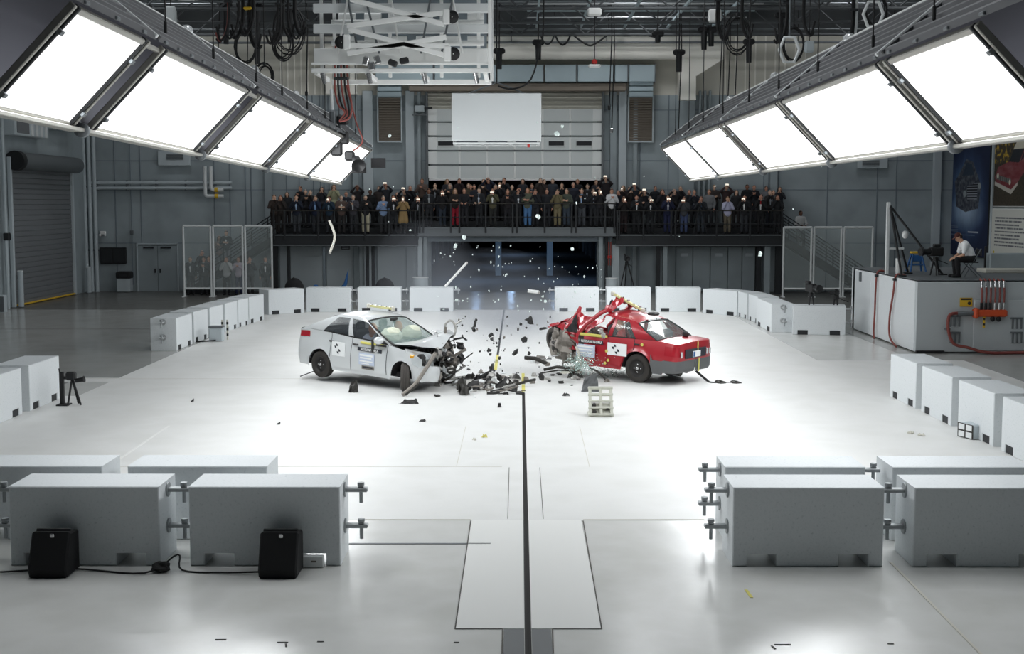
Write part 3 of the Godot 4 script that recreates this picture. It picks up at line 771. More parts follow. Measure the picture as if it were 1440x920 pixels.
func right_wall_things() -> void:
	var X = 20.7
	var nz = FastNoiseLite.new(); nz.seed = 5; nz.frequency = 0.02
	var n2 = FastNoiseLite.new(); n2.seed = 8; n2.frequency = 0.05
	# blue poster: a truck seen from the front in a pool of light
	var blue = func(u, v):
		var d = Vector2((u - 0.47) * 1.0, (v - 0.62) * 1.5).length()
		var c = Color(0.1, 0.15, 0.28).lerp(Color(0.55, 0.72, 0.9), clampf(1.1 - d * 2.0, 0, 1) * (0.75 + 0.4 * nz.get_noise_2d(u * 300, v * 300)))
		c = c.lerp(Color(0.85, 0.92, 0.98), clampf(1.0 - Vector2((u - 0.5) * 2.2, (v - 0.71) * 7.0).length(), 0, 1) * 0.8)
		var p = Vector2(0.5 + (u - 0.5) / 1.25, 0.57 + (v - 0.57) / 1.2)
		if inside(p, [Vector2(0.3, 0.66), Vector2(0.26, 0.52), Vector2(0.36, 0.47), Vector2(0.47, 0.4), Vector2(0.6, 0.42), Vector2(0.7, 0.5), Vector2(0.76, 0.55), Vector2(0.72, 0.67), Vector2(0.48, 0.69)]):
			c = Color(0.2, 0.22, 0.27).lightened(0.3 * (0.5 + n2.get_noise_2d(u * 300, v * 500)))
			if inside(p, [Vector2(0.5, 0.55), Vector2(0.7, 0.53), Vector2(0.69, 0.62), Vector2(0.51, 0.63)]): c = Color(0.7, 0.72, 0.76) if int(v * 120) % 2 else Color(0.12, 0.13, 0.16)
			if inside(p, [Vector2(0.4, 0.49), Vector2(0.48, 0.42), Vector2(0.58, 0.43), Vector2(0.62, 0.49)]): c = Color(0.2, 0.26, 0.33)
			if Vector2((p.x - 0.46) * 1.6, (p.y - 0.59) * 2.6).length() < 0.05 or Vector2((p.x - 0.73) * 1.6, (p.y - 0.55) * 2.6).length() < 0.045: c = Color(0.65, 0.68, 0.7)
		if v > 0.8 and v < 0.855 and u > 0.1 and u < 0.32 and int(v * 260) % 3 == 0: c = Color(0.5, 0.55, 0.62)
		if v > 0.838 and v < 0.85 and u > 0.55 and u < 0.8: c = Color(0.75, 0.78, 0.82)
		if v > 0.86 and v < 0.868 and u > 0.1 and u < 0.72: c = Color(0.35, 0.42, 0.52)
		return c
	poster("wall_poster", "tall blue poster of a truck in a pool of light on the right wall", 1331, 1391, 150, 357, print_tex(150, 300, blue), X, 0)
	var car = func(u, v):
		var p = Vector2(u, v)
		var c = Color(0.2, 0.18, 0.14).lerp(Color(0.34, 0.3, 0.24), 0.5 + 0.5 * n2.get_noise_2d(u * 400, v * 400))
		if v < 0.45: c = c.lerp(Color(0.8, 0.66, 0.22), clampf(nz.get_noise_2d(u * 500 + 90, v * 500) * 2.5 + 0.15 - u * 0.3, 0, 1))
		if inside(p, [Vector2(0.02, 0.62), Vector2(0.1, 0.5), Vector2(0.45, 0.42), Vector2(0.95, 0.14), Vector2(0.98, 0.42), Vector2(0.6, 0.72), Vector2(0.45, 0.82), Vector2(0.05, 0.72)]): c = Color(0.5, 0.2, 0.22).lightened(0.2 * (0.5 + nz.get_noise_2d(u * 200, v * 400)))
		if inside(p, [Vector2(0.06, 0.59), Vector2(0.45, 0.66), Vector2(0.45, 0.72), Vector2(0.06, 0.65)]): c = Color(0.2, 0.2, 0.21) if int(u * 70) % 2 else Color(0.6, 0.6, 0.58)
		if inside(p, [Vector2(0.38, 0.44), Vector2(0.5, 0.28), Vector2(0.77, 0.28), Vector2(0.64, 0.46)]) or inside(p, [Vector2(0.67, 0.45), Vector2(0.79, 0.28), Vector2(0.98, 0.17), Vector2(0.98, 0.27)]): c = Color(0.16, 0.18, 0.2)
		if inside(p, [Vector2(0.49, 0.29), Vector2(0.62, 0.14), Vector2(0.98, 0.05), Vector2(0.98, 0.16), Vector2(0.78, 0.29)]): c = Color(0.85, 0.83, 0.76)
		if inside(p, [Vector2(0.02, 0.68), Vector2(0.46, 0.79), Vector2(0.62, 0.7), Vector2(0.62, 0.74), Vector2(0.46, 0.85), Vector2(0.02, 0.73)]): c = Color(0.82, 0.8, 0.76)
		if Vector2((u - 0.1) * 1.3, v - 0.61).length() < 0.035 or Vector2((u - 0.42) * 1.3, v - 0.7).length() < 0.035: c = Color(0.9, 0.88, 0.8)
		return c
	poster("wall_poster", "large photo poster of an old dark red saloon under yellow leaves", 1397, 1453, 180, 291, print_tex(240, 200, car), X, 1)
	var txt = func(u, v):
		var c = Color(0.86, 0.86, 0.83)
		if v > 0.16 and v < 0.8 and u > 0.08 and u < 0.95:
			var r = (v - 0.16) / 0.64 * 9.0
			var lim = 0.95 - 0.25 * absf(sin(int(r) * 2.3))
			if fposmod(r, 1.0) < 0.42 and u < lim and n2.get_noise_2d(u * 900, int(r) * 50) > -0.28: c = Color(0.42, 0.43, 0.45)
		if Vector2((u - 0.07) * 1.6, v - 0.9).length() < 0.035: c = Color(0.8, 0.72, 0.2)
		return c
	poster("text_board", "white board of printed lines below the old saloon poster", 1396, 1453, 293, 362, print_tex(260, 160, txt), X, 2)
	var vb = atx(1232, 233, X)
	var v2 = wallbox("wall_vent", "pale grille vent below the right light bank", "vent", 1206, 222, 1248, 237, 62.8, 0.12, "wall_light")
	for k in 5: obj("vent_slat", bx(Vector3(-0.1, 0.12 + k * 0.06, 0.08), Vector3(0.8, 0.03, 0.03)), M.grey_steel, v2)
	var pp = atx(1393.5, 280, X - 0.2)
	var t3 = thing("wall_pipe", "pale vertical conduit between the two posters on the right wall", "pipe", Vector3(X - 0.12, 0, pp.z - 0.1))
	obj("pipe_run", tb([Vector3.ZERO, Vector3(0, 11, 0)], 0.07, 8), M.wall_light, t3); obj("pipe_strap", bx(Vector3(0.05, 3, 0), Vector3(0.14, 0.08, 0.16), 0.01), M.grey_steel, t3)

func poster(called: String, label: String, px0: float, px1: float, py0: float, py1: float, tx: Texture2D, X: float, kind: int) -> void:
	var pm = (px0 + minf(px1, 1440.0)) / 2
	var z0 = atx(px0, 300, X - 0.1).z; var z1 = atx(px1, 300, X - 0.1).z
	var yt = atx(px0, py0, X - 0.1).y; var yb = atx(px0, py1, X - 0.1).y
	var t = thing(called, label, "board" if kind == 2 else "poster", Vector3(X - 0.08, yb, (z0 + z1) / 2))
	var L = absf(z1 - z0); var H = yt - yb
	obj("backing_panel", bx(Vector3(0, H / 2, 0), Vector3(0.1, H, L), 0.01), M.steel_dark if kind == 0 else M.white_paint, t)
	var m = mat(called + str(kind), "ffffff", 0.7)
	m.albedo_texture = tx
	var q = MB.new(); q.quad_uv(Vector3(-0.056, 0.04, -L / 2 + 0.04), Vector3(-0.056, 0.04, L / 2 - 0.04), Vector3(-0.056, H - 0.04, L / 2 - 0.04), Vector3(-0.056, H - 0.04, -L / 2 + 0.04))
	obj("printed_sheet", q, m, t)
	if kind == 2: obj("stand_post", bx(Vector3(0.0, -0.6, -L * 0.3), Vector3(0.08, 1.2, 0.08), 0.01), M.grey_steel, t)

# ---------------------------------------------------------------- concrete blocks
const BL := Vector3(1.76, 0.94, 0.755)
var block_mesh: Mesh
var bar_mesh: Mesh
var pocket_fill_mesh: Mesh
var pin_mesh: Mesh
func block_parts(t: Node3D, ends: Array) -> void:
	if block_mesh == null:
		var m = MB.new()
		var w = BL.x / 2; var h = BL.y
		m.prism(PackedVector2Array([Vector2(-w, 0), Vector2(-w + 0.17, 0), Vector2(-w + 0.17, 0.145), Vector2(-w + 0.515, 0.145), Vector2(-w + 0.515, 0), Vector2(w - 0.515, 0), Vector2(w - 0.515, 0.145), Vector2(w - 0.17, 0.145), Vector2(w - 0.17, 0), Vector2(w, 0), Vector2(w, h), Vector2(-w, h)]), BL.z, Transform3D.IDENTITY, 0.012)
		block_mesh = m.done()
		var b = MB.new()
		b.box(Vector3(0.14, 0, 0), Vector3(0.28, 0.045, 0.12), 0.008); b.box(Vector3(0.2, 0.035, 0), Vector3(0.07, 0.03, 0.07), 0.01)
		b.tube([Vector3(0.0, 0, 0), Vector3(0.02, 0, 0)], 0.09, 10)
		bar_mesh = b.done()
		var p = MB.new(); p.tube([Vector3(0.2, 0.06, 0), Vector3(0.2, -0.16, 0)], 0.022, 8); p.tube([Vector3(0.2, 0.05, 0), Vector3(0.2, 0.085, 0)], 0.045, 6)
		pin_mesh = p.done()
	obj("block_body", block_mesh, M.block, t)
	if not t.get_meta("near", false):
		if pocket_fill_mesh == null: pocket_fill_mesh = bx(Vector3.ZERO, Vector3(0.343, 0.14, BL.z - 0.04)).done()
		for e in [-1, 1]: obj("dark_pocket_fill", pocket_fill_mesh, M.steel_dark, t).position = Vector3(e * (BL.x / 2 - 0.3425), 0.072, 0)  # solid dark box fills each fork pocket of the farther blocks
	for e in ends:
		for y in [0.39, 0.83]:
			var c = obj("coupling_bar", bar_mesh, M.coupling if t.get_meta("near", false) else M.alu, t)
			c.position = Vector3(e * BL.x / 2, y, 0)
			if e < 0: c.rotation.y = PI
			obj("coupling_pin", pin_mesh, M.coupling, c)

func block(a: Vector3, b: Vector3, label: String, ends: Array, group := "", near := false) -> Node3D:  # a to b: foot of the lit face, seen left to right
	var d = (b - a); d.y = 0
	var t = thing("concrete_block", label, "block", Vector3.ZERO, 0, group)
	if near: t.set_meta("near", true)
	var dir = d.normalized()
	var back = Vector3(dir.z, 0, -dir.x)
	var mid = (a + b) / 2 + back * BL.z / 2; mid.y = 0.003
	t.transform = Transform3D(Basis(dir, Vector3.UP, -back), mid)
	t.scale = Vector3(d.length() / BL.x, 1, 1)
	block_parts(t, ends)
	return t

func blocks() -> void:
	var z = -15.1
	block(v3(-5.98, 0, z), v3(-4.22, 0, z), "grey front left row block with a black wedge speaker at its left end", [1, -1], "", true)
	block(v3(-3.87, 0, z), v3(-2.1, 0, z), "grey front left row block nearest the track, free couplings on its right", [1], "", true)
	block(v3(2.49, 0, z), v3(4.25, 0, z), "grey concrete block in the front right row, nearest to the track, whole in view", [-1], "", true)
	block(v3(4.6, 0, z), v3(6.36, 0, z), "grey concrete block at the right edge of the front right row", [-1], "", true)
	z = -16.3
	block(v3(-7.0, 0, z), v3(-5.26, 0, z), "concrete block at the left edge, in the second row behind the front blocks", [], "", true)
	block(v3(-4.94, 0, z), v3(-3.18, 0, z), "concrete block in the second row left of the track with a chipped top edge", [], "", true)
	block(v3(2.58, 0, z), v3(4.34, 0, z), "concrete block in the second row right of the track, just behind the front one", [-1, 1], "", true)
	block(v3(4.68, 0, z), v3(6.44, 0, z), "concrete block in the second row at the right edge of the frame", [], "", true)
	# left edge pair and right row, running along the track
	block(v3(-10.03, 0, -24.45), v3(-10.03, 0, -26.2), "white lit block of the left edge pair, cut by the frame", [])
	block(v3(-10.0, 0, -26.55), v3(-10.0, 0, -28.3), "white lit block of the left edge pair with a camera stand at its far end", [])
	var rn = ["block farthest along the right hand lit row, below the platform", "second block of the right hand lit row counted from the platform", "block of the right hand lit row with a battery box at its foot", "lit block at the right edge, nearest of the right hand row"]
	for i in 4:
		var zz = -28.75 + i * 2.13
		block(v3(8.15 + 0.04 * i, 0, zz), v3(8.18 + 0.04 * i, 0, zz + 1.76), "white " + rn[i], [])
	# left arc, right arc, back row
	var la = [[-9.86, -37.55, -9.86, -39.35], [-9.9, -39.75, -9.8, -41.1], [-9.8, -41.4, -9.68, -42.7], [-9.7, -43.1, -9.58, -44.4], [-9.6, -44.65, -9.47, -45.7], [-9.5, -46.0, -9.3, -47.6]]
	var ln = ["nearest block of the left curved row, its end face showing two couplings", "second block of the left curved row counted from its near end", "third block of the left curved row, behind the small grey case", "fourth block of the left curved row counted from its near end", "fifth block of the left curved row, narrow to the eye", "sixth block of the left curved row, last before it turns along the back"]
	for i in la.size():
		var q = la[i]
		block(v3(q[0], 0, q[1]), v3(q[2], 0, q[3]), ln[i], [-1] if i == 0 else [])
	var br = [[378, 443, 428, 440, "slanted corner block where the left curve meets the back row"], [431, 439, 493, 439, "back row block above the boot of the silver car, left of it"], [503, 438.5, 564, 438.5, "back row block directly behind the silver car's roof"], [576, 438.5, 637, 438.5, "back row block left of the tunnel gap with free couplings on its right end"], [780.5, 438.5, 842, 438.5, "back row block right of the tunnel gap with free couplings on its left end"], [853, 438.5, 915, 438.5, "back row block behind the red car's raised roof bar"], [923, 438.7, 985, 438.9, "back row block behind the red car's boot, right of the bar"], [988, 440.5, 1036, 445, "slanted corner block where the back row meets the right curve"]]
	for i in br.size():
		var q = br[i]
		block(fl(q[0], q[1]), fl(q[2], q[3]), q[4], [1] if i in [1, 2, 3] else ([-1] if i in [4, 5] else []))
	var ra = [[8.17, -49.2, 8.3, -48.0, "farthest block of the right curved row"], [8.31, -47.7, 8.38, -46.2, "middle block of the right curved row"], [8.25, -45.8, 8.25, -43.05, "nearest block of the right curved row, its end face turned to the camera"]]
	for q in ra: block(v3(q[0], 0, q[1]), v3(q[2], 0, q[3]), q[4], [1] if q[1] > -46 else [])
	block(v3(8.82, 0, -42.4), v3(10.45, 0, -42.1), "single block turned across, with cameras on top, beside the tall platform", [1])

# ---------------------------------------------------------------- gallery
const GS := 2.81   # side decks
const GC := 3.13   # centre deck
const GZ := -60.9  # front edge
func gx(px: float, D := 60.9) -> float:
	return at(px, 300, D).x

func railing(x0: float, x1: float, y: float, z: float, pxs: Array, label: String) -> void:
	var t = thing("gallery_railing", label, "railing", Vector3((x0 + x1) / 2, y, z))
	var c = t.position.x
	obj("top_rail", tb([Vector3(x0 - c, 1.07, 0), Vector3(x1 - c, 1.07, 0)], 0.025, 8), M.scrap_dark, t)
	obj("middle_rail", tb([Vector3(x0 - c, 0.46, 0), Vector3(x1 - c, 0.46, 0)], 0.022, 6), M.steel_dark, t)
	for px in pxs:
		var x = gx(px, -z) - c
		obj("rail_post", bx(Vector3(x, 0.4, 0), Vector3(0.08, 1.36, 0.08), 0.01), M.steel_dark, t)

func gallery() -> void:
	var xl = gx(384); var xc0 = gx(588); var xc1 = gx(866); var xr = gx(1102)
	var decks = [[xl, xc0, GS, 0.55, "steel_dark", "left"], [xc0, xc1, GC, 0.42, "grey_steel", "centre"], [xc1, xr, GS, 0.55, "steel_dark", "right"]]
	for d in decks:
		var m = MB.new()
		slab(m, d[0], d[1], d[2] - 0.25, d[2], GZ, BACK + 0.01)
		var o = struct("trim_gallery_deck", m, M.steel_dark, d[5] + " deck of the spectators' gallery")
		var f = MB.new(); f.box(Vector3((d[0] + d[1]) / 2, d[2] - d[3] / 2 - 0.02, GZ + 0.05), Vector3(d[1] - d[0], d[3], 0.1), 0.02); obj("deck_fascia", f, M[d[4]], o)
		for k in 2:
			var g = MB.new(); g.box(Vector3((d[0] + d[1]) / 2, d[2] - 0.06 - k * (d[3] - 0.08), GZ + 0.11), Vector3(d[1] - d[0], 0.05, 0.06), 0.01); obj("fascia_flange", g, M.grey_steel, o)
		var r1 = MB.new(); slab(r1, d[0] + 0.1, d[1] - 0.1, d[2], d[2] + 0.26, -61.75, BACK + 0.05); obj("deck_step", r1, M.steel_dark, o)
		var r2 = MB.new(); slab(r2, d[0] + 0.1, d[1] - 0.1, d[2] + 0.26, d[2] + 0.5, -62.35, BACK + 0.05); obj("deck_step", r2, M.steel_dark, o)
	railing(xl, xc0, GS, GZ + 0.12, [385, 400, 447, 513, 547, 584], "dark steel railing of the left gallery section")
	railing(xc0, xc1, GC, GZ + 0.12, [590, 595, 634, 646, 683, 721, 727, 766, 804, 810, 851, 864], "dark steel railing of the raised centre gallery section")
	railing(xc1, xr, GS, GZ + 0.12, [868, 871, 905, 944, 950, 1008, 1055, 1100], "dark steel railing of the right gallery section")
	# columns under the gallery
	for q in [[386, 7, "steel_dark"], [405, 4, "steel_dark"], [455, 4, "wall_seam"], [516, 4, "steel_dark"], [524, 4, "steel_dark"], [590, 6, "wall_light"], [598, 5, "wall"], [845, 6, "wall"], [853, 4, "steel_dark"], [866, 10, "wall_light"], [926, 6, "steel_dark"], [936, 6, "wall"], [1068, 6, "steel_dark"], [1080, 8, "wall"], [1096, 9, "steel_dark"]]:
		var m = MB.new(); var x = gx(q[0], 61.3)
		var top = GC - 0.4 if q[0] > 588 and q[0] < 866 else GS - 0.5
		m.box(Vector3(x, top / 2, -61.3), Vector3(q[1] / 30.0, top, 0.22), 0.015); struct("trim_gallery_column", m, M[q[2]], "steel column under the spectators' gallery")
	var tb_ = MB.new(); tb_.box(Vector3(0, 2.56, -61.7), Vector3(8.6, 0.24, 0.6), 0.01); struct("trim_tunnel_lintel", tb_, M.wall_seam, "lintel over the tunnel mouth")
	# lockers or folding wall under the right section
	var lw = thing("folding_wall", "grey folding panel wall under the right gallery section", "partition", Vector3((gx(934, 62.5) + gx(1064, 62.5)) / 2, 0, -62.5))
	var a = gx(934, 62.5) - lw.position.x; var b = gx(1064, 62.5) - lw.position.x
	var cuts = [0.0, 0.13, 0.315, 0.505, 0.695, 0.85, 1.0]
	for i in 6:
		var x0 = lerpf(a, b, cuts[i]); var x1 = lerpf(a, b, cuts[i + 1])
		var p = obj("panel", bx(Vector3((x0 + x1) / 2, 1.1, 0), Vector3(x1 - x0 - 0.03, 2.1, 0.08), 0.01), M.wall, lw)
		if i in [1, 3, 5]: obj("panel_sign", bx(Vector3((x0 + x1) / 2, 1.78, 0.045), Vector3(0.36, 0.14, 0.01), 0.003), M.wall_light, p)
	obj("head_track", bx(Vector3((a + b) / 2, 2.2, 0), Vector3(b - a + 0.3, 0.12, 0.16), 0.01), M.black_paint, lw)
	for e in [a, b]: obj("end_post", bx(Vector3(e, 1.1, 0), Vector3(0.1, 2.2, 0.14), 0.01), M.black_paint, lw)
	# doors and signs under the left section
	for q in [[392, 452, "left"], [458, 512, "right"], [530, 586, "far right"]]:
		var p = MB.new(); var x0 = gx(q[0], 62.9); var x1 = gx(q[1], 62.9)
		p.box(Vector3((x0 + x1) / 2, 1.15, -62.94), Vector3(x1 - x0, 2.3, 0.06), 0.01)
		struct("trim_wall_panel", p, M.wall_light, "pale wall bay under the left gallery section")
	var ls = wallbox("louver_box", "small dark louvered box under the left gallery section", "vent", 480, 343, 492, 351, 61.2, 0.2, "steel_dark")
	for k in 3: obj("vent_slat", bx(Vector3(0, 0.06 + k * 0.07, 0.11), Vector3(0.3, 0.03, 0.03)), M.grey_steel, ls)
	for q in [[580, 602, 390, 404, "left"], [852, 868, 391, 404, "right"]]:
		var p = at((q[0] + q[1]) / 2.0, 404, 58.5)
		var t = thing("drum", "white drum standing %s of the tunnel mouth behind the blocks" % q[4], "drum", Vector3(p.x, 0, -58.5))
		var r = (q[1] - q[0]) / 2.0 / 31.0
		var top = at(720, q[2], 58.5).y
		var m = MB.new(); m.lathe([Vector2(0.01, 0), Vector2(r, 0), Vector2(r, top * 0.33), Vector2(r + 0.012, top * 0.34), Vector2(r, top * 0.35), Vector2(r, top * 0.66), Vector2(r + 0.012, top * 0.67), Vector2(r, top * 0.68), Vector2(r, top)], Transform3D.IDENTITY, 20); obj("drum_body", m, M.wall_light, t)
		var l = MB.new(); l.lathe([Vector2(r + 0.015, top - 0.03), Vector2(r + 0.015, top + 0.01), Vector2(0.01, top + 0.01)], Transform3D.IDENTITY, 20); obj("drum_lid", l, M.white_tube, t)
	# red extinguisher pipes
	for px in [[856, 392], [859, 392]]:
		var t = thing("red_pipe", "thin dark red pipe above the white drum right of the tunnel", "pipe", Vector3(gx(px[0], 61), 1.35, -60.9), 0, "pair of red pipes right of the tunnel")
		obj("pipe_run", tb([Vector3.ZERO, Vector3(0, 1.1, 0)], 0.03, 6), M.red_hose, t); obj("pipe_valve", bx(Vector3(0, 0.4, 0), Vector3(0.09, 0.14, 0.09), 0.02), M.red_paint_flat, t)
	stairs(-1); stairs(1)
	fence(256, 310, 418, [255, 297, 342, 383], [318, 406], 59.2, "left")
	fence(1102, 0, 418, [1101, 1144, 1186, 1230], [320, 406], 59.2, "right")
	# blue paddle shaped tail behind the back row
	var bp = at(470, 404, 57)
	var t = thing("blue_cart", "blue slanted cart arm with white letters behind the back row of blocks", "cart", Vector3(bp.x, 0, -57))
	var m = MB.new()
	m.prism(PackedVector2Array([Vector2(-0.75, 0.36), Vector2(0.1, 0.42), Vector2(0.42, 0.75), Vector2(0.62, 1.35), Vector2(0.56, 0.72), Vector2(0.35, 0.3), Vector2(-0.75, 0.2)]), 0.25, Transform3D.IDENTITY, 0.03); obj("arm", m, M.blue_paint, t)
	obj("seat_block", bx(Vector3(-0.8, 0.5, 0), Vector3(0.22, 0.4, 0.3), 0.06), M.blue_paint, t)
	obj("white_stripe", bx(Vector3(-0.25, 0.33, 0.13), Vector3(0.6, 0.07, 0.01), 0.003), M.white_paint, t)
	obj("base", bx(Vector3(-0.1, 0.1, 0), Vector3(1.5, 0.2, 0.4), 0.04), M.black_paint, t)
	for q in [[552, 402, 0.5, "rounded black bag"], [432, 404, 0.45, "low dark case"]]:
		var p = fl(q[0], 420); var bg = thing("equipment_bag", q[3] + " on the floor behind the left part of the back row", "bag", Vector3(p.x, 0, -55))
		var mb = MB.new(); mb.ball(Vector3(0, 0.62, 0), Vector3(0.42, 0.5, 0.35)); mb.box(Vector3(0, 0.25, 0), Vector3(0.8, 0.5, 0.5), 0.08); obj("bag_body", mb, M.black_soft, bg); obj("bag_strap", tb([Vector3(-0.3, 0.7, 0.2), Vector3(0, 1.16, 0.15), Vector3(0.3, 0.7, 0.2)], 0.02, 6), M.cable, bg)
	tripod_camera(at(881, 404, 59), 0.0, 1.5, 0.7, "large tripod camera under the right gallery section beside the white drum", M.black_paint)

func stairs(s: int) -> void:
	var names = {-1: "left", 1: "right"}
	var x0 = gx(384 if s < 0 else 1102); var z = -61.9
	var N = 13
	var run = 0.32; var rise = GS / N
	var t = thing("stairs", "dark steel stairs leading down from the %s end of the gallery" % names[s], "stairs", Vector3(x0, 0, z))
	for k in N:
		obj("step", bx(Vector3(s * (k + 0.5) * run, GS - (k + 1) * rise + 0.02, 0), Vector3(run + 0.02, 0.04, 1.3), 0.008), M.steel_dark, t)
	for e in [-1, 1]:
		var st = MB.new(); st.bar(Vector3(0, GS - 0.2, e * 0.68), Vector3(s * N * run, -0.12 + 0.16, e * 0.68), 0.06, 0.3, 0.01); obj("stringer", st, M.black_paint, t)
		for h in [0.35, 0.65, 0.95]:
			obj("hand_rail", tb([Vector3(0, GS + h, e * 0.68), Vector3(s * N * run, h + 0.1, e * 0.68)], 0.025, 6), M.steel_dark, t)
		for k in 4:
			var f = (k + 0.3) / 4.0; obj("rail_post", bx(Vector3(s * N * run * f, GS * (1 - f) + 0.45, e * 0.68), Vector3(0.05, 1.0, 0.05), 0.005), M.steel_dark, t)

func fence(x0, x1, yb, pxs: Array, ys: Array, D: float, side: String) -> void:
	var p0 = at(pxs[0], ys[0], D); var p1 = at(pxs[-1], ys[0], D)
	var t = thing("clear_screen", "white framed clear screen of three panes under the %s end of the gallery" % side, "screen", Vector3((p0.x + p1.x) / 2, 0, -D))
	var c = t.position.x
	var top = p0.y; var low = at(720, ys[1], D).y
	for i in 3:
		var a = at(pxs[i], 300, D).x - c + 0.06; var b = at(pxs[i + 1], 300, D).x - c - 0.06
		obj("pane", bx(Vector3((a + b) / 2, (top + low) / 2, 0), Vector3(b - a, top - low - 0.1, 0.012)), M.glass, t)
		obj("frame_tube", tb([Vector3(a, top, 0), Vector3(b, top, 0)], 0.055, 8), M.white_tube, t); obj("frame_tube", tb([Vector3(a, low, 0), Vector3(b, low, 0)], 0.045, 8), M.white_tube, t)
		for x in [a, b]:
			obj("frame_tube", tb([Vector3(x, 0.05, 0), Vector3(x, top, 0)], 0.05, 8), M.white_tube, t)
			obj("foot", bx(Vector3(x, 0.03, 0), Vector3(0.1, 0.05, 0.6), 0.01), M.white_tube, t)

func tripod_camera(p: Vector3, turn: float, h: float, big: float, label: String, m: Material, foot := 0.0) -> Node3D:
	var t = thing("tripod_camera", label, "camera", Vector3(p.x, foot, p.z), turn)
	for k in 3:
		var a = TAU * k / 3 + 0.4
		obj("tripod_leg", tb([Vector3(cos(a) * 0.06, h, sin(a) * 0.06), Vector3(cos(a) * h * 0.33, 0.02, sin(a) * h * 0.33)], [0.035, 0.02], 6), m, t)
	obj("tripod_head", bx(Vector3(0, h + 0.05, 0), Vector3(0.14, 0.14, 0.14), 0.02), m, t)
	obj("pan_handle", tb([Vector3(0, h + 0.05, 0), Vector3(0.25, h - 0.1, -0.3)], 0.015, 6), m, t)
	var c = Vector3(0, h + 0.12 + 0.2 * big, 0)
	obj("camera_body", bx(c, Vector3(0.26, 0.36, 0.6) * big, 0.03), m, t)
	var l = MB.new(); l.lathe([Vector2(0.01, 0), Vector2(0.12, 0), Vector2(0.13, 0.3), Vector2(0.17, 0.34), Vector2(0.17, 0.44), Vector2(0.12, 0.44), Vector2(0.1, 0.4), Vector2(0.01, 0.4)], Transform3D(Basis(Vector3.RIGHT, PI / 2).scaled(Vector3.ONE * big), c + Vector3(0, 0, 0.28 * big)), 14); obj("lens", l, M.black_paint, t)
	obj("viewfinder", bx(c + Vector3(-0.1, 0.24, -0.1) * big, Vector3(0.16, 0.12, 0.3) * big, 0.02), m, t)
	return t

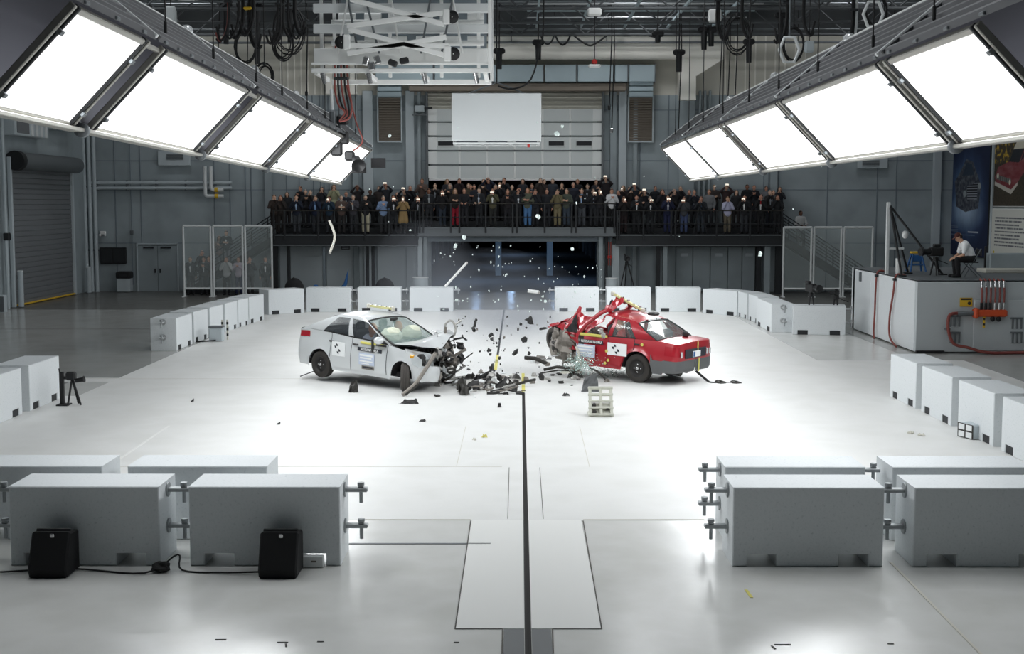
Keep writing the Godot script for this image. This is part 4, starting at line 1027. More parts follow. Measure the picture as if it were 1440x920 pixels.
# ---------------------------------------------------------------- platform at the right
func platform() -> void:
	var c = fl(1287, 497)
	var x0 = 11.2; var z0 = c.z; var z1 = -44.2
	var top = at(1287, 394, -c.z).y
	var t = thing("platform", "tall pale concrete equipment platform at the right with hoses and a man seated on top", "platform", Vector3(x0, 0, z0))
	var W = 7.0; var L = z0 - z1
	obj("platform_front", bx(Vector3(W / 2, top / 2 + 0.02, -0.1), Vector3(W, top - 0.04, 0.2), 0.012), M.platform, t)
	for k in 3:
		obj("side_panel", bx(Vector3(0.1, top / 2 + 0.02, -0.2 - L * (k + 0.5) / 3), Vector3(0.2, top - 0.04, L / 3 - 0.02), 0.012), M.block, t)
	obj("platform_top", bx(Vector3(W / 2, top - 0.02, -L / 2), Vector3(W, 0.06, L), 0.01), M.grey_steel, t)
	obj("back_wall", bx(Vector3(W / 2, top / 2, -L + 0.1), Vector3(W, top - 0.1, 0.2)), M.block, t)
	obj("rubber_foot", bx(Vector3(0.4, 0.04, 0.03), Vector3(0.8, 0.08, 0.12), 0.01), M.black_paint, t)
	obj("recess_panel", bx(Vector3(3.3, 0.8, 0.02), Vector3(3.4, 1.45, 0.05), 0.02), M.platform, t)
	for q in [[1341, 452], [1341, 475], [1428, 455], [1428, 475]]:
		var p = at(q[0], q[1], -c.z) - t.position
		var g = MB.new()
		for k in 3: g.box(p + Vector3(-0.1 + k * 0.12, 0, 0.06), Vector3(0.05, 0.3, 0.04), 0.01)
		g.box(p + Vector3(0, 0.15, 0.06), Vector3(0.34, 0.05, 0.05), 0.01)
		obj("steel_bracket", g, M.grey_steel, t)
	var ys = at(1358, 425, -c.z) - t.position
	var sg = obj("warning_plate", bx(ys + Vector3(0, 0, 0.03), Vector3(0.35, 0.25, 0.02), 0.004), M.yellow_sign, t)
	obj("plate_heading", bx(ys + Vector3(0, 0.085, 0.042), Vector3(0.3, 0.05, 0.004)), M.tape_black, sg)
	obj("plate_symbol", tb([ys + Vector3(0.09, -0.03, 0.04), ys + Vector3(0.09, -0.03, 0.046)], 0.05, 12), M.tape_black, sg)
	# orange manifold and its hoses
	var mp = at(1392, 440, -c.z)
	var mf = thing("hose_manifold", "orange hose manifold with red hoses on the front of the platform", "manifold", Vector3(mp.x, mp.y, z0 + 0.12))
	obj("manifold_body", bx(Vector3(0, 0, 0), Vector3(0.85, 0.2, 0.22), 0.04), M.orange, mf)
	obj("manifold_end", bx(Vector3(-0.45, 0, 0.02), Vector3(0.14, 0.3, 0.26), 0.05), M.orange, mf)
	obj("feed_pipe", tb([Vector3(-0.5, 0, 0), Vector3(-0.95, -0.02, 0)], 0.07, 10), M.grey_steel, mf)
	var up = top - mp.y
	for k in 6:
		var x = -0.3 + k * 0.125
		var h = obj("hose", tb([Vector3(x, 0.1, 0.03), Vector3(x, up * 0.6, 0.06), Vector3(x, up - 0.02, 0.0), Vector3(x, up + 0.03, -0.14)], 0.028, 7), M.red_hose, mf)
		obj("hose_fitting", tb([Vector3(x, 0.08, 0.03), Vector3(x, 0.3, 0.045)], 0.04, 8), M.black_paint if k < 3 else M.chrome, h)
		obj("hose_fitting", tb([Vector3(x, up - 0.2, 0.03), Vector3(x, up - 0.02, 0.005)], 0.036, 8), M.chrome, h)
	for k in 2: 
		var wv = MB.new(); wv.ball(Vector3(0.02 + 0.17 * k, -0.16, 0.05), Vector3(0.07, 0.08, 0.07), 8, 6); obj("valve_knob", wv, M.black_paint, mf)
	var tg = obj("warning_tag", bx(Vector3(-0.22, -0.24, 0.06), Vector3(0.07, 0.34, 0.02), 0.005), M.yellow_sign, mf)
	for k in 2: obj("tag_stripe", bx(Vector3(-0.22, -0.16 - k * 0.15, 0.071), Vector3(0.06, 0.06, 0.004)), M.tape_black, tg)
	var hs = thing("air_hose", "thick dark red hose curving from the manifold down along the floor", "hose", Vector3(mp.x - 0.95, 0.0, z0 + 0.2))
	var y0 = mp.y
	var pts = []
	var P = [Vector3(0, y0, -0.08), Vector3(-0.25, y0 - 0.06, 0.0), Vector3(-0.28, y0 - 0.45, 0.02), Vector3(-0.12, y0 - 0.85, 0.05), Vector3(0.25, 0.2, 0.1), Vector3(0.8, 0.06, 0.15), Vector3(1.8, 0.06, 0.15), Vector3(4, 0.06, 0.2)]
	obj("hose_run", tb(smooth(P, 5), 0.045, 8), M.red_hose, hs); obj("hose_clip", bx(Vector3(-0.28, y0 - 0.45, -0.06), Vector3(0.14, 0.06, 0.14), 0.01), M.grey_steel, hs)
	for q in [[1235, 1228, 0.0], [1261, 1250, 0.35]]:
		var a = atx(q[0], 388, x0); var b = atx(q[1], 476, x0)
		var ho = thing("air_hose", "red hose hanging down the %s of the platform's left side" % ("far part" if q[2] == 0.0 else "middle"), "hose", Vector3(x0 - 0.04, 0, a.z))
		var dz = q[2]
		obj("hose_run", tb(smooth([Vector3(0.3, top + 0.02, 0), Vector3(0.02, top + 0.02, 0), Vector3(-0.03, top * 0.75, -dz * 0.2), Vector3(-0.04, top * 0.4, -dz), Vector3(-0.06, 0.25, -dz * 0.6), Vector3(-0.12, 0.04, dz * 1.2 + 0.3)], 5), 0.03, 7), M.red_hose, ho); obj("hose_clip", bx(Vector3(-0.02, top - 0.1, 0), Vector3(0.08, 0.08, 0.14), 0.01), M.steel_dark, ho)
	var lat = atx(1211, 388, x0); obj("door_latch", bx(Vector3(-0.03, top - 0.25, lat.z - z0), Vector3(0.06, 0.3, 0.14), 0.01), M.grey_steel, t)
	# things on top
	var D = 40.0
	var ms = at(1247, 378, D); ms.y = top + 0.01
	var mst = thing("mast", "white upright mast with black braces on the platform", "mast", ms)
	var mh = at(1247, 285, D).y - top
	obj("mast_post", bx(Vector3(0, mh / 2, 0), Vector3(0.1, mh, 0.1), 0.012), M.white_tube, mst)
	for q in [[1281, 386, -0.3], [1318, 389, 0.5], [1252, 378, 1.2]]:
		var f = at(q[0], q[1], D) - ms; f.y = 0.02; f.z = q[2]
		obj("brace", tb([Vector3(0.05, mh - 0.1, 0), f], 0.035, 7), M.black_paint, mst)
		obj("brace_foot", bx(f, Vector3(0.24, 0.04, 0.2), 0.01), M.black_paint, mst)
	obj("cross_arm", bx(Vector3(0.25, 0.78, 0), Vector3(0.5, 0.06, 0.08), 0.01), M.white_tube, mst)
	var br = MB.new(); br.ball(Vector3(0.5, 1.2, 0.1), Vector3(0.1, 0.12, 0.1)); obj("lamp_head", br, M.white_paint, mst)
	var cy = at(1263, 383, D); cy.y = top + 0.01
	var ct = thing("white_canister", "white upright canister between the mast and its brace", "canister", cy)
	obj("canister_body", tb([Vector3.ZERO, Vector3(0, 0.46, 0)], 0.085, 14), M.white_paint, ct); obj("canister_lid", tb([Vector3(0, 0.44, 0), Vector3(0, 0.48, 0)], 0.09, 14), M.white_tube, ct)
	var sp = at(1288, 381, 41.5); sp.y = top + 0.01
	var st = thing("step_stool", "blue step stool with a yellow top on the platform", "stool", sp)
	for e in [-1, 1]:
		for g in [-1, 1]: obj("stool_leg", tb([Vector3(e * 0.13, 0.56, g * 0.08), Vector3(e * 0.24, 0.01, g * 0.24)], 0.03, 6), M.blue_paint, st)
		obj("stool_rung", tb([Vector3(-0.2, 0.22, e * 0.17), Vector3(0.2, 0.22, e * 0.17)], 0.025, 6), M.blue_paint, st)
	obj("stool_side", bx(Vector3(0, 0.42, 0.1), Vector3(0.3, 0.2, 0.03), 0.01), M.blue_paint, st)
	obj("stool_top", bx(Vector3(0, 0.6, 0), Vector3(0.36, 0.06, 0.26), 0.02), M.yellow_sign, st)
	tripod_camera(at(1315, 390, 39.0), -1.25, 0.45, 0.75, "video camera on a low tripod in front of the seated man on the platform", M.black_paint, top + 0.01)
	# folding chair
	var fp = at(1366, 391, 38.3); fp.y = top + 0.01
	var ch = thing("folding_chair", "dark folding chair under the seated man on the platform", "chair", fp)
	obj("seat", bx(Vector3(-0.08, 0.44, 0), Vector3(0.42, 0.03, 0.4), 0.01), M.black_paint, ch); obj("backrest", bx(Vector3(0.2, 0.72, 0), Vector3(0.04, 0.2, 0.4), 0.015, ), M.steel_dark, ch)
	for e in [-1, 1]:
		obj("leg", tb([Vector3(-0.28, 0.0, e * 0.18), Vector3(0.2, 0.84, e * 0.18)], 0.014, 6), M.grey_steel, ch); obj("leg", tb([Vector3(0.24, 0.0, e * 0.18), Vector3(-0.2, 0.44, e * 0.18)], 0.014, 6), M.grey_steel, ch)
	var rk = at(1420, 382, 41); rk.y = top
	var rl = thing("equipment_rack", "low grey equipment rack on the platform at the right edge", "rack", Vector3(rk.x, top + 0.01, -41))
	obj("rack_body", bx(Vector3(0.3, 0.06, 0), Vector3(2.4, 0.12, 0.8), 0.02), M.cream_dark, rl); obj("rack_box", bx(Vector3(0.1, 0.3, -0.6), Vector3(1.2, 0.55, 0.5), 0.03), M.wall, rl); obj("rack_post", bx(Vector3(-0.6, 0.4, -0.5), Vector3(0.06, 0.8, 0.06), 0.01), M.black_paint, rl)
	# cameras on the single block
	tripod_camera(at(1140, 424, 42.4), 0.3, 0.3, 0.75, "black high speed camera on a short tripod on the single block, left one", M.black_paint, BL.y + 0.004)
	tripod_camera(at(1176, 424, 42.3), -0.9, 0.22, 0.4, "small black camera on the single block beside the platform", M.black_paint, BL.y + 0.004)

func smooth(P: Array, n: int) -> Array:
	var out = []
	for i in P.size() - 1:
		var a = P[maxi(i - 1, 0)]; var b = P[i]; var c = P[i + 1]; var d = P[mini(i + 2, P.size() - 1)]
		for k in n: out.append(b.cubic_interpolate(c, a, d, float(k) / n))
	out.append(P[-1])
	return out

# ---------------------------------------------------------------- overhead: unseen ceiling lamps, trusses, pipes, cables, frames
const UNSEEN_LAMP_X := [-15.0, -5.0, 5.0, 15.0]  # unseen ceiling lamps, out of view, placed to light walls and foreground
const UNSEEN_LAMP_Z := [-15.5, -27.0, -39.0, -50.0, -58.0]
func unseen_lamp_lights() -> void:
	for z in UNSEEN_LAMP_Z:
		for x in UNSEEN_LAMP_X:
			area("unseen_ceiling_light", Vector3(x, 14.3, z), Vector3.DOWN, Vector3.RIGHT, Vector2(1.5, 0.6), UNSEEN_LAMP_POWER, Color(0.98, 0.99, 1.0))

func unseen_lamp_fittings() -> void:
	var proto: Node3D
	for i in UNSEEN_LAMP_Z.size():
		for j in 4:
			var lab = "unseen lamp lighting the hall, %s from the left in the %s row from the camera" % [["first", "second", "third", "fourth"][j], ["first", "second", "third", "fourth", "last"][i]]
			if proto == null:
				proto = thing("unseen_ceiling_lamp", lab, "lamp", Vector3(UNSEEN_LAMP_X[j], 14.32, UNSEEN_LAMP_Z[i]), 0, "unseen ceiling lamps lighting the hall")
				obj("lamp_glow", bx(Vector3(0, 0, 0), Vector3(1.5, 0.02, 0.6)), M.glow, proto)
				obj("lamp_case", bx(Vector3(0, 0.11, 0), Vector3(1.6, 0.2, 0.7), 0.03), M.white_paint, proto)
				for e in [-1, 1]: obj("hanger", tb([Vector3(e * 0.6, 0.2, 0), Vector3(e * 0.6, 0.9, 0)], 0.015, 6), M.cable, proto)
			else: dup(proto, Vector3(UNSEEN_LAMP_X[j], 14.32, UNSEEN_LAMP_Z[i]), 0, lab, "unseen ceiling lamps lighting the hall")

func truss(a: Vector3, b: Vector3, h: float, m: Material, label: String, group: String) -> void:
	var t = thing("roof_truss", label, "truss", a, 0, group)
	var d = b - a
	obj("chord", tb([Vector3.ZERO, d], 0.07, 6), m, t); obj("chord", tb([Vector3(0, h, 0), d + Vector3(0, h, 0)], 0.08, 6), m, t)
	var n = int(d.length() / h / 1.1)
	for i in n:
		var p = d * (float(i) / n); var q = d * (float(i + 1) / n)
		obj("web", tb([p + Vector3(0, h if i % 2 else 0.0, 0), q + Vector3(0, 0.0 if i % 2 else h, 0)], 0.04, 5), m, t)

func coil(called: String, c: Vector3, r: float, label: String, m: Material, n := 5) -> Node3D:
	var t = thing(called, label, "cable", c)
	for k in n:
		var pts = []
		var rr = r * rng.randf_range(0.75, 1.05); var tilt = rng.randf_range(-0.4, 0.4)
		for i in 17:
			var a = TAU * i / 16
			pts.append(Vector3(cos(a) * rr * 0.8, sin(a) * rr * 1.25, sin(a * 2 + k) * 0.06 + tilt * cos(a) * rr + (k - n / 2.0) * 0.04))
		obj("cable_loop", tb(pts, 0.022, 5), m, t)
	obj("cable_tie", bx(Vector3(0, r * 1.2, 0), Vector3(0.1, 0.12, 0.2), 0.02), M.steel_dark, t)
	obj("hanging_cord", tb([Vector3(0, r * 1.2, 0), Vector3(0, 14.9 - c.y, 0)], 0.02, 5), M.cable, t)
	return t

func overhead() -> void:
	unseen_lamp_fittings()
	# roof beams and purlins across the hall
	for k in 5:
		var z = -44.0 - k * 4.0
		truss(Vector3(-20.5, 11.75, z), Vector3(20.5, 11.75, z), 1.3, M.roof_dark, "grey lattice roof truss crossing the hall, %s" % ["third from the camera above the white lifting frame", "fourth from the camera", "over the far end of the light banks", "next to the back wall one", "nearest to the back wall"][k], "")
	for q in [[12.55, -55.5], [12.9, -58.5], [12.05, -60.5], [12.3, -52.0], [11.6, -61.6]]:
		var t = thing("ceiling_pipe", "dark pipe running across under the roof at depth %s" % ["over the gallery front", "above the gallery rail", "just ahead of the cream beam", "before the cable grid", "touching the back wall beam"][[12.55, 12.9, 12.05, 12.3, 11.6].find(q[0])], "pipe", Vector3(-19, q[0], q[1]))
		obj("pipe_run", tb([Vector3.ZERO, Vector3(38, 0, 0)], 0.055, 8), M.grey_steel, t)
		for k in 9: obj("pipe_hanger", tb([Vector3(1 + k * 4.4, 0, 0), Vector3(1 + k * 4.4, 15.1 - q[0], 0)], 0.02, 5), M.cable, t)
	# dark roof bracing on both sides
	for s in [-1, 1]:
		for k in 6:
			var x = s * (8.5 + k * 2.2)
			var t = thing("roof_purlin", "dark roof beam running lengthwise above the %s light bank" % ["left", "", "right"][s + 1], "beam", Vector3(x, 13.6, -30), 0, "lengthwise roof beams above the %s bank" % ["left", "", "right"][s + 1])
			obj("beam_web", bx(Vector3(0, 0.2, 0), Vector3(0.05, 0.5, 62)), M.steel_dark, t); obj("beam_flange", bx(Vector3(0, -0.06, 0), Vector3(0.26, 0.04, 62)), M.steel_dark, t); obj("beam_flange", bx(Vector3(0, 0.46, 0), Vector3(0.26, 0.04, 62)), M.steel_dark, t)
			for j in 5:
				if k < 5: obj("cross_brace", tb([Vector3(0, 0.1, -24 + j * 11), Vector3(s * 2.2, 0.1, -18 + j * 11)], 0.05, 5), M.grey_steel, t)
	# bluish power rail grid at the top right
	var g = thing("rail_grid", "bluish grid of overhead rails right of the white lifting frame", "grid", Vector3(3.5, 12.2, -54))
	for px in [692, 755, 818, 880, 942, 1004]:
		var a = at(px, 46, 60.0); var x = a.x - 3.5
		obj("long_rail", bx(Vector3(x, 0, 0.5), Vector3(0.09, 0.12, 15), 0.01), M.duct, g)
	for k in 8:
		obj("cross_rail", bx(Vector3(1.6, 0.1, -6.5 + k * 2.0), Vector3(9.6, 0.06, 0.09), 0.01), M.alu if k % 2 else M.duct, g)
	for k in 4: obj("grid_hanger", tb([Vector3(-2 + k * 2.4, 0.1, -4), Vector3(-2 + k * 2.4, 2.9, -4)], 0.02, 5), M.cable, g)
	# swags of black cable under the grid
	var sw = thing("cable_swag", "black cable looped in swags below the overhead rail grid", "cable", Vector3(at(800, 50, 60).x, at(800, 48, 60).y, -60))
	for q in [[760, 780, 62], [780, 803, 63], [803, 857, 64], [857, 905, 50], [905, 940, 52]]:
		var a = at(q[0], 47, 60) - sw.position; var b = at(q[1], 47, 60) - sw.position; var lo = at((q[0] + q[1]) / 2.0, q[2], 60) - sw.position
		obj("cable_loop", tb(smooth([a, a.lerp(lo, 0.7) + Vector3(-0.1, 0, 0), lo, b.lerp(lo, 0.7) + Vector3(0.1, 0, 0), b], 4), 0.045, 6), M.cable, sw)
	# hanging connectors and stage cameras
	for q in [[702, 70, 97, "left of the white ceiling box"], [757, 58, 84, "above the white ceiling box"], [955, 72, 101, "in front of the cream haunch"], [990, 40, 70, "right of the cream post"], [1000, 40, 65, "beside the cable coil"], [1053, 57, 88, "at the far end of the right bank"], [925, 46, 60, "under the rail grid"], [1098, 20, 55, "above the right bank"], [408, 12, 60, "left of the white lifting frame"], [318, 5, 62, "above the left bank"], [362, 8, 90, "beside the left bank"]]:
		var a = at(q[0], q[1], 56); var b = at(q[0], q[2], 56)
		var t = thing("hanging_connector", "black cable connector hanging " + q[3], "connector", a)
		obj("connector_plug", tb([Vector3(0, -0.1, 0), b - a], [0.13, 0.11], 8), M.black_paint, t)
		obj("connector_head", bx(Vector3(0, -0.05, 0), Vector3(0.5, 0.24, 0.26), 0.07), M.black_soft, t)
		obj("drop_cable", tb([Vector3(0, 0, 0), Vector3(0.03, 14.9 - a.y, 0)], 0.03, 5), M.cable, t)
	# loose drop cables and ropes
	for q in [[861, 60, 182, "with a small hook left of the right bank"], [857, 90, 150, "beside the loading door"], [1012, 60, 175, "at the cream wall"], [1024, 50, 180, "right of the cream post"], [1034, 60, 170, "near the right bank's far end"], [955, 95, 190, "at the far end of the right bank"], [430, 60, 130, "left of the lifting frame's corner"], [345, 0, 120, "behind the left bank"], [330, 0, 105, "over the left bank"], [305, 0, 80, "near the left bank's middle"]]:
		var a = at(q[0], q[1], 58); var b = at(q[0] + 2, q[2], 58)
		var t = thing("drop_cable", "thin dark cable hanging " + q[3], "cable", Vector3(a.x, b.y, a.z))
		obj("cable_run", tb([Vector3.ZERO, Vector3(0.1, (14.8 - b.y) * 0.5, 0), Vector3(0, 14.9 - b.y, 0)], 0.025, 5), M.cable, t)
		obj("cable_end", bx(Vector3(0, -0.05, 0), Vector3(0.12, 0.2, 0.1), 0.02), M.chrome if q[0] == 861 else M.black_paint, t)
	for q in [[406, 42, 0.75, "left of the white lifting frame"], [398, 62, 0.5, "under the first coil at left"], [1037, 48, 0.6, "right of the cream post"], [1116, 62, 0.55, "above the right bank, nearer"], [345, 66, 0.55, "over the left bank"], [372, 108, 0.4, "at the left bank's knuckle"], [1232, 14, 0.5, "at the top right above the right bank"]]:
		coil("cable_coil", at(q[0], q[1], 50), q[2], "tangled coil of black cable hanging " + q[3], M.cable)
	for q in [[321, 10, 0], [337, 6, 0], [349, 20, 1], [400, 6, 1], [393, 14, 0], [355, 2, 0], [412, 2, 1], [1010, 8, 1], [1105, 12, 0], [1128, 2, 1], [1200, 22, 0], [1046, 6, 1]]:
		var p = at(q[0], q[1], 48)
		var t = thing("cable_bundle", "thick black cable bundle dropping from the roof " + ["over the left bank, by its third panel", "over the left bank, second drop", "over the left bank, with a yellow tie", "left of the lifting frame, outer drop", "left of the lifting frame, inner drop", "over the left bank, highest drop", "next to the lifting frame's left post", "right of the rail grid", "above the right bank, first drop", "above the right bank, second drop", "above the right bank, pale cable", "near the cream post"][[321, 337, 349, 400, 393, 355, 412, 1010, 1105, 1128, 1200, 1046].find(q[0])], "cable", p)
		for k in 3:
			var o = Vector3(rng.randf_range(-0.12, 0.12), 0, rng.randf_range(-0.1, 0.1))
			obj("cable_run", tb(smooth([o + Vector3(0, 14.9 - p.y, 0), o + Vector3(0.05, 1.0, 0), o + Vector3(0.02, -0.6, 0), o + Vector3(0.25 * (1 if q[2] else -1), -1.2, 0), o + Vector3(0.4 * (1 if q[2] else -1), -0.7 - 0.2 * k, 0)], 4), 0.045, 6), M.white_tube if q[0] == 1200 and k == 0 else (M.red_hose if q[0] == 321 and k == 1 else M.cable), t)
		obj("cable_tie", bx(Vector3(0, 0.2, 0), Vector3(0.3, 0.1, 0.25), 0.03), M.yellow_sign if q[0] == 349 else M.steel_dark, t)
	# small white and clear items clipped under the roof
	for q in [[836, 17, 0.55, 0.3, "white junction box hung among the rail grid", "white_paint", "junction_box"], [1005, 22, 0.5, 0.5, "white crumpled lamp head above the cream post", "white_paint", "lamp_head"], [240, 22, 0.45, 0.7, "clear plastic bag caught over the left bank housing", "lamp_clear", "plastic_bag"], [836, 93, 0.5, 0.12, "small white beacon with a red top over the duct", "white_paint", "beacon"], [1138, 66, 0.35, 0.45, "grey box clamp above the right bank", "wall_light", "clamp_box"]]:
		var p = at(q[0], q[1], 52)
		var t = thing(q[6], q[4], "box", p)
		var m = MB.new(); m.box(Vector3.ZERO, Vector3(q[2], q[3], 0.3), 0.06); obj("case", m, M[q[5]], t)
		obj("hanger", tb([Vector3(0, q[3] / 2, 0), Vector3(0, 14.9 - p.y, 0)], 0.02, 5), M.cable, t)
		if q[6] == "beacon": obj("red_dome", bx(Vector3(0, 0.16, 0), Vector3(0.22, 0.2, 0.2), 0.06), M.red_paint_flat, t)
	for q in [[218, 1120], [1110, 70], [1228, 20]]:
		if q[0] < 1000: continue
		var p = at(q[0], q[1], 40)
		var t = thing("clamp_ring", "white hexagonal clamp ring above the right bank, %s" % ("far one" if q[0] < 1200 else "near one"), "clamp", p)
		var pts = []
		for i in 7: pts.append(Vector3(cos(TAU * i / 6) * 0.3, sin(TAU * i / 6) * 0.42, 0))
		obj("ring", tb(pts, 0.05, 6), M.white_tube, t); obj("ring_stem", tb([Vector3(0, 0.4, 0), Vector3(0, 14.9 - p.y, 0)], 0.03, 5), M.grey_steel, t)
	ceiling_frame()
	ceiling_box()
	camera_clamp()

func ceiling_frame() -> void:  # white scissor lift frame hung above the left of the track
	var D0 = 35.0
	var a = at(438, 98, D0); var b = at(690, 98, D0)
	var lo = at(560, 106, D0).y
	var L = b.x - a.x
	var t = thing("lifting_frame", "big white scissor lift frame hanging above the left of the track", "lifting frame", Vector3((a.x + b.x) / 2, lo, -D0))
	var hw = L / 2; var dz = 2.2
	var w = M.white_paint
	# bottom tray: front and back beams, cross members
	obj("tray_beam", bx(Vector3(0, 0.12, 0), Vector3(L, 0.12, 0.12), 0.015), w, t); obj("tray_beam", bx(Vector3(0.1, 0.02, -dz), Vector3(L - 0.25, 0.14, 0.12), 0.015), w, t)
	obj("tray_beam", bx(Vector3(0, 0.3, 0), Vector3(L, 0.06, 0.1), 0.01), w, t)
	for x in [-hw + 0.12, -0.9, 0.55, hw - 0.15]: obj("tray_cross", bx(Vector3(x, 0.08, -dz / 2), Vector3(0.1, 0.12, dz), 0.015), w, t)
	for x in [-hw + 0.3, -0.85, 0.6, hw - 0.4]:
		var k = MB.new(); k.tube([Vector3(x, 0.05, 0.05), Vector3(x + 0.05, -0.22, 0.05)], [0.07, 0.05], 8); obj("hook", k, M.chrome, t)
	# horizontal beams stacked
	for q in [[0.55, 0.42], [1.28, 0.24], [1.82, 0.24], [2.45, 0.3]]:
		obj("cross_beam", bx(Vector3(-0.05, q[0], -0.6), Vector3(L - 0.05, q[1], 0.14), 0.02), M.white_tube if q[1] < 0.4 else w, t)
	for y in [0.95, 1.5]: obj("white_tube", tb([Vector3(-hw + 0.4, y, -1.0), Vector3(hw - 0.2, y, -1.0)], 0.075, 10), w, t)
	for y in [1.06, 1.68]:
		for k in 6: obj("roller", tb([Vector3(-hw + 0.55 + k * 0.7, y, -1.4), Vector3(-hw + 1.0 + k * 0.7, y, -1.4)], 0.13, 12), w, t)
	for x in [-hw + 0.1, -hw + 0.45, hw - 0.35, 1.0, -0.4]: obj("upright", bx(Vector3(x, 1.5, -1.2), Vector3(0.09, 2.9, 0.09), 0.012), w, t)
	obj("upright", bx(Vector3(hw - 0.02, 1.7, 0.12), Vector3(0.09, 3.3, 0.1), 0.012), w, t); obj("upright", bx(Vector3(hw - 0.02, 1.7, -dz), Vector3(0.09, 3.3, 0.1), 0.012), w, t)
	# scissor arms
	for q in [[-1.4, 0.55, 1.2, 0.98], [-1.35, 1.18, 1.2, 0.5], [-1.4, 1.25, 1.25, 1.62], [-1.3, 1.95, 1.15, 1.3], [-1.45, 2.05, 1.2, 2.5], [-1.3, 2.75, 1.3, 2.1], [-1.35, 0.75, 1.25, 0.75]]:
		var s = MB.new(); s.bar(Vector3(q[0], q[1], 0.1), Vector3(q[2], q[3], 0.1), 0.1, 0.13, 0.012); obj("scissor_arm", s, w, t)
	for q in [[-1.45, 0.85, 1], [1.28, 0.55, -1], [-1.5, 2.2, 1], [1.25, 1.5, -1]]:
		var wv = MB.new(); wv.lathe([Vector2(0.02, -0.05), Vector2(0.17, -0.05), Vector2(0.17, 0.05), Vector2(0.02, 0.05)], Transform3D(Basis(Vector3.RIGHT, PI / 2), Vector3(q[0] - q[2] * 0.1, q[1], 0.05)), 16); obj("arm_wheel", wv, M.black_paint, t)
		obj("wheel_bracket", bx(Vector3(q[0] + q[2] * 0.05, q[1], 0.12), Vector3(0.18, 0.4, 0.12), 0.03), w, t)
	for k in 7:
		var x = -1.7 + k * 0.55; var s = MB.new(); s.bar(Vector3(x, 0.6, -0.3), Vector3(x + rng.randf_range(-0.5, 0.5), 2.6, -0.5), 0.05, 0.05, 0.008); obj("brace_strut", s, M.grey_steel if k % 3 else w, t)
	obj("grey_depth_sheet", bx(Vector3(0.2, 1.6, -1.9), Vector3(L - 0.7, 2.0, 0.04)), M.wall_seam, t)  # sheet coloured grey to give the dark depth between the frame members
	for q in [[-0.9, 0.25], [-0.6, 0.28], [-0.2, 0.2], [0.1, 0.26], [-0.75, 0.12]]:
		var k = MB.new(); k.box(Vector3(q[0], q[1] + 0.1, 0.18), Vector3(0.24, 0.16, 0.16), 0.03, Basis(Vector3(0, 0, 1), q[0] * 2)); obj("motor_fitting", k, M.black_paint if q[0] > -0.5 else M.chrome, t)
	for e in [-1, 1]: obj("hanging_post", bx(Vector3(e * (hw - 0.3), 5.0, -1.1), Vector3(0.14, 4.6, 0.14), 0.02), M.grey_steel, t)
	# orange hose bundle below the frame's left end
	var p = at(480, 108, 36)
	var h = thing("hose_bundle", "bundle of orange and black hoses hanging under the lifting frame's left end", "hose", p)
	for k in 5:
		var x = (k - 2) * 0.07
		obj("hose_run", tb(smooth([Vector3(x, 0.9, 0), Vector3(x * 1.3, -0.2, 0), Vector3(x + 0.05 + k * 0.02, -0.75, 0), Vector3(x * 0.4 + 0.16, -0.95 - k * 0.04, 0.1), Vector3(-0.05, -1.2, 0.1)], 4), 0.028, 6), M.red_hose if k % 2 == 0 else M.cable, h)
	obj("hose_collar", bx(Vector3(0, -0.05, 0), Vector3(0.4, 0.08, 0.12), 0.02), M.steel_dark, h)

func ceiling_box() -> void:
	var D = 48.0
	var a = at(635, 131, D); var b = at(761, 203, D)
	var t = thing("ceiling_box", "white fabric light box hanging in front of the loading door", "light box", Vector3((a.x + b.x) / 2, b.y, -D))
	var w = b.x - a.x; var h = a.y - b.y
	obj("box_front", bx(Vector3(0, h / 2 + 0.06, 0), Vector3(w, h - 0.12, 0.06), 0.02), M.box_grey, t)
	for e in [-1, 1]: obj("box_side", bx(Vector3(e * (w / 2 - 0.03), h / 2 + 0.06, -0.75), Vector3(0.06, h - 0.12, 1.44), 0.02), M.white_paint, t)
	obj("box_top", bx(Vector3(0, h - 0.03, -0.75), Vector3(w, 0.05, 1.5), 0.02), M.white_paint, t)
	obj("bottom_rail", bx(Vector3(0, 0.04, -0.05), Vector3(w - 0.08, 0.07, 0.1), 0.015), M.white_tube, t); obj("bottom_rail", bx(Vector3(0, 0.02, -1.4), Vector3(w - 0.08, 0.07, 0.1), 0.015), M.white_tube, t)
	for i in 4: obj("bottom_cross", bx(Vector3(lerpf(-w / 2 + 0.1, w / 2 - 0.1, i / 3.0), 0.03, -0.72), Vector3(0.12, 0.06, 1.4), 0.015), M.white_tube, t)
	obj("red_switch", bx(Vector3(w * 0.36, -0.05, 0.02), Vector3(0.1, 0.12, 0.08), 0.02), M.red_paint_flat, t)
	for i in 3: obj("dark_slot", bx(Vector3(-w / 3 + i * w / 3, 0.1, -0.7), Vector3(w / 3 - 0.3, 0.03, 1.1)), M.rig_back, t)
	for e in [-1, 1]:
		obj("hanger", tb([Vector3(e * w * 0.35, h, -0.7), Vector3(0, h + 0.45, -0.7)], 0.03, 6), M.grey_steel, t)
	obj("hanger_chain", tb([Vector3(0, h + 0.4, -0.7), Vector3(0, 14.9 - b.y, -0.7)], 0.03, 6), M.cable, t)
	var c = at(720, 118, D)
	obj("power_cable", tb(smooth([Vector3(0.05, h + 0.3, -0.6), Vector3(0.6, h + 0.2, -0.6), Vector3(1.25, h + 0.55, -0.6), Vector3(1.6, h + 1.8, -0.6), Vector3(1.7, h + 2.6, -0.6), Vector3(1.7, 14.9 - b.y, -0.6)], 4), 0.035, 6), M.cable, t)

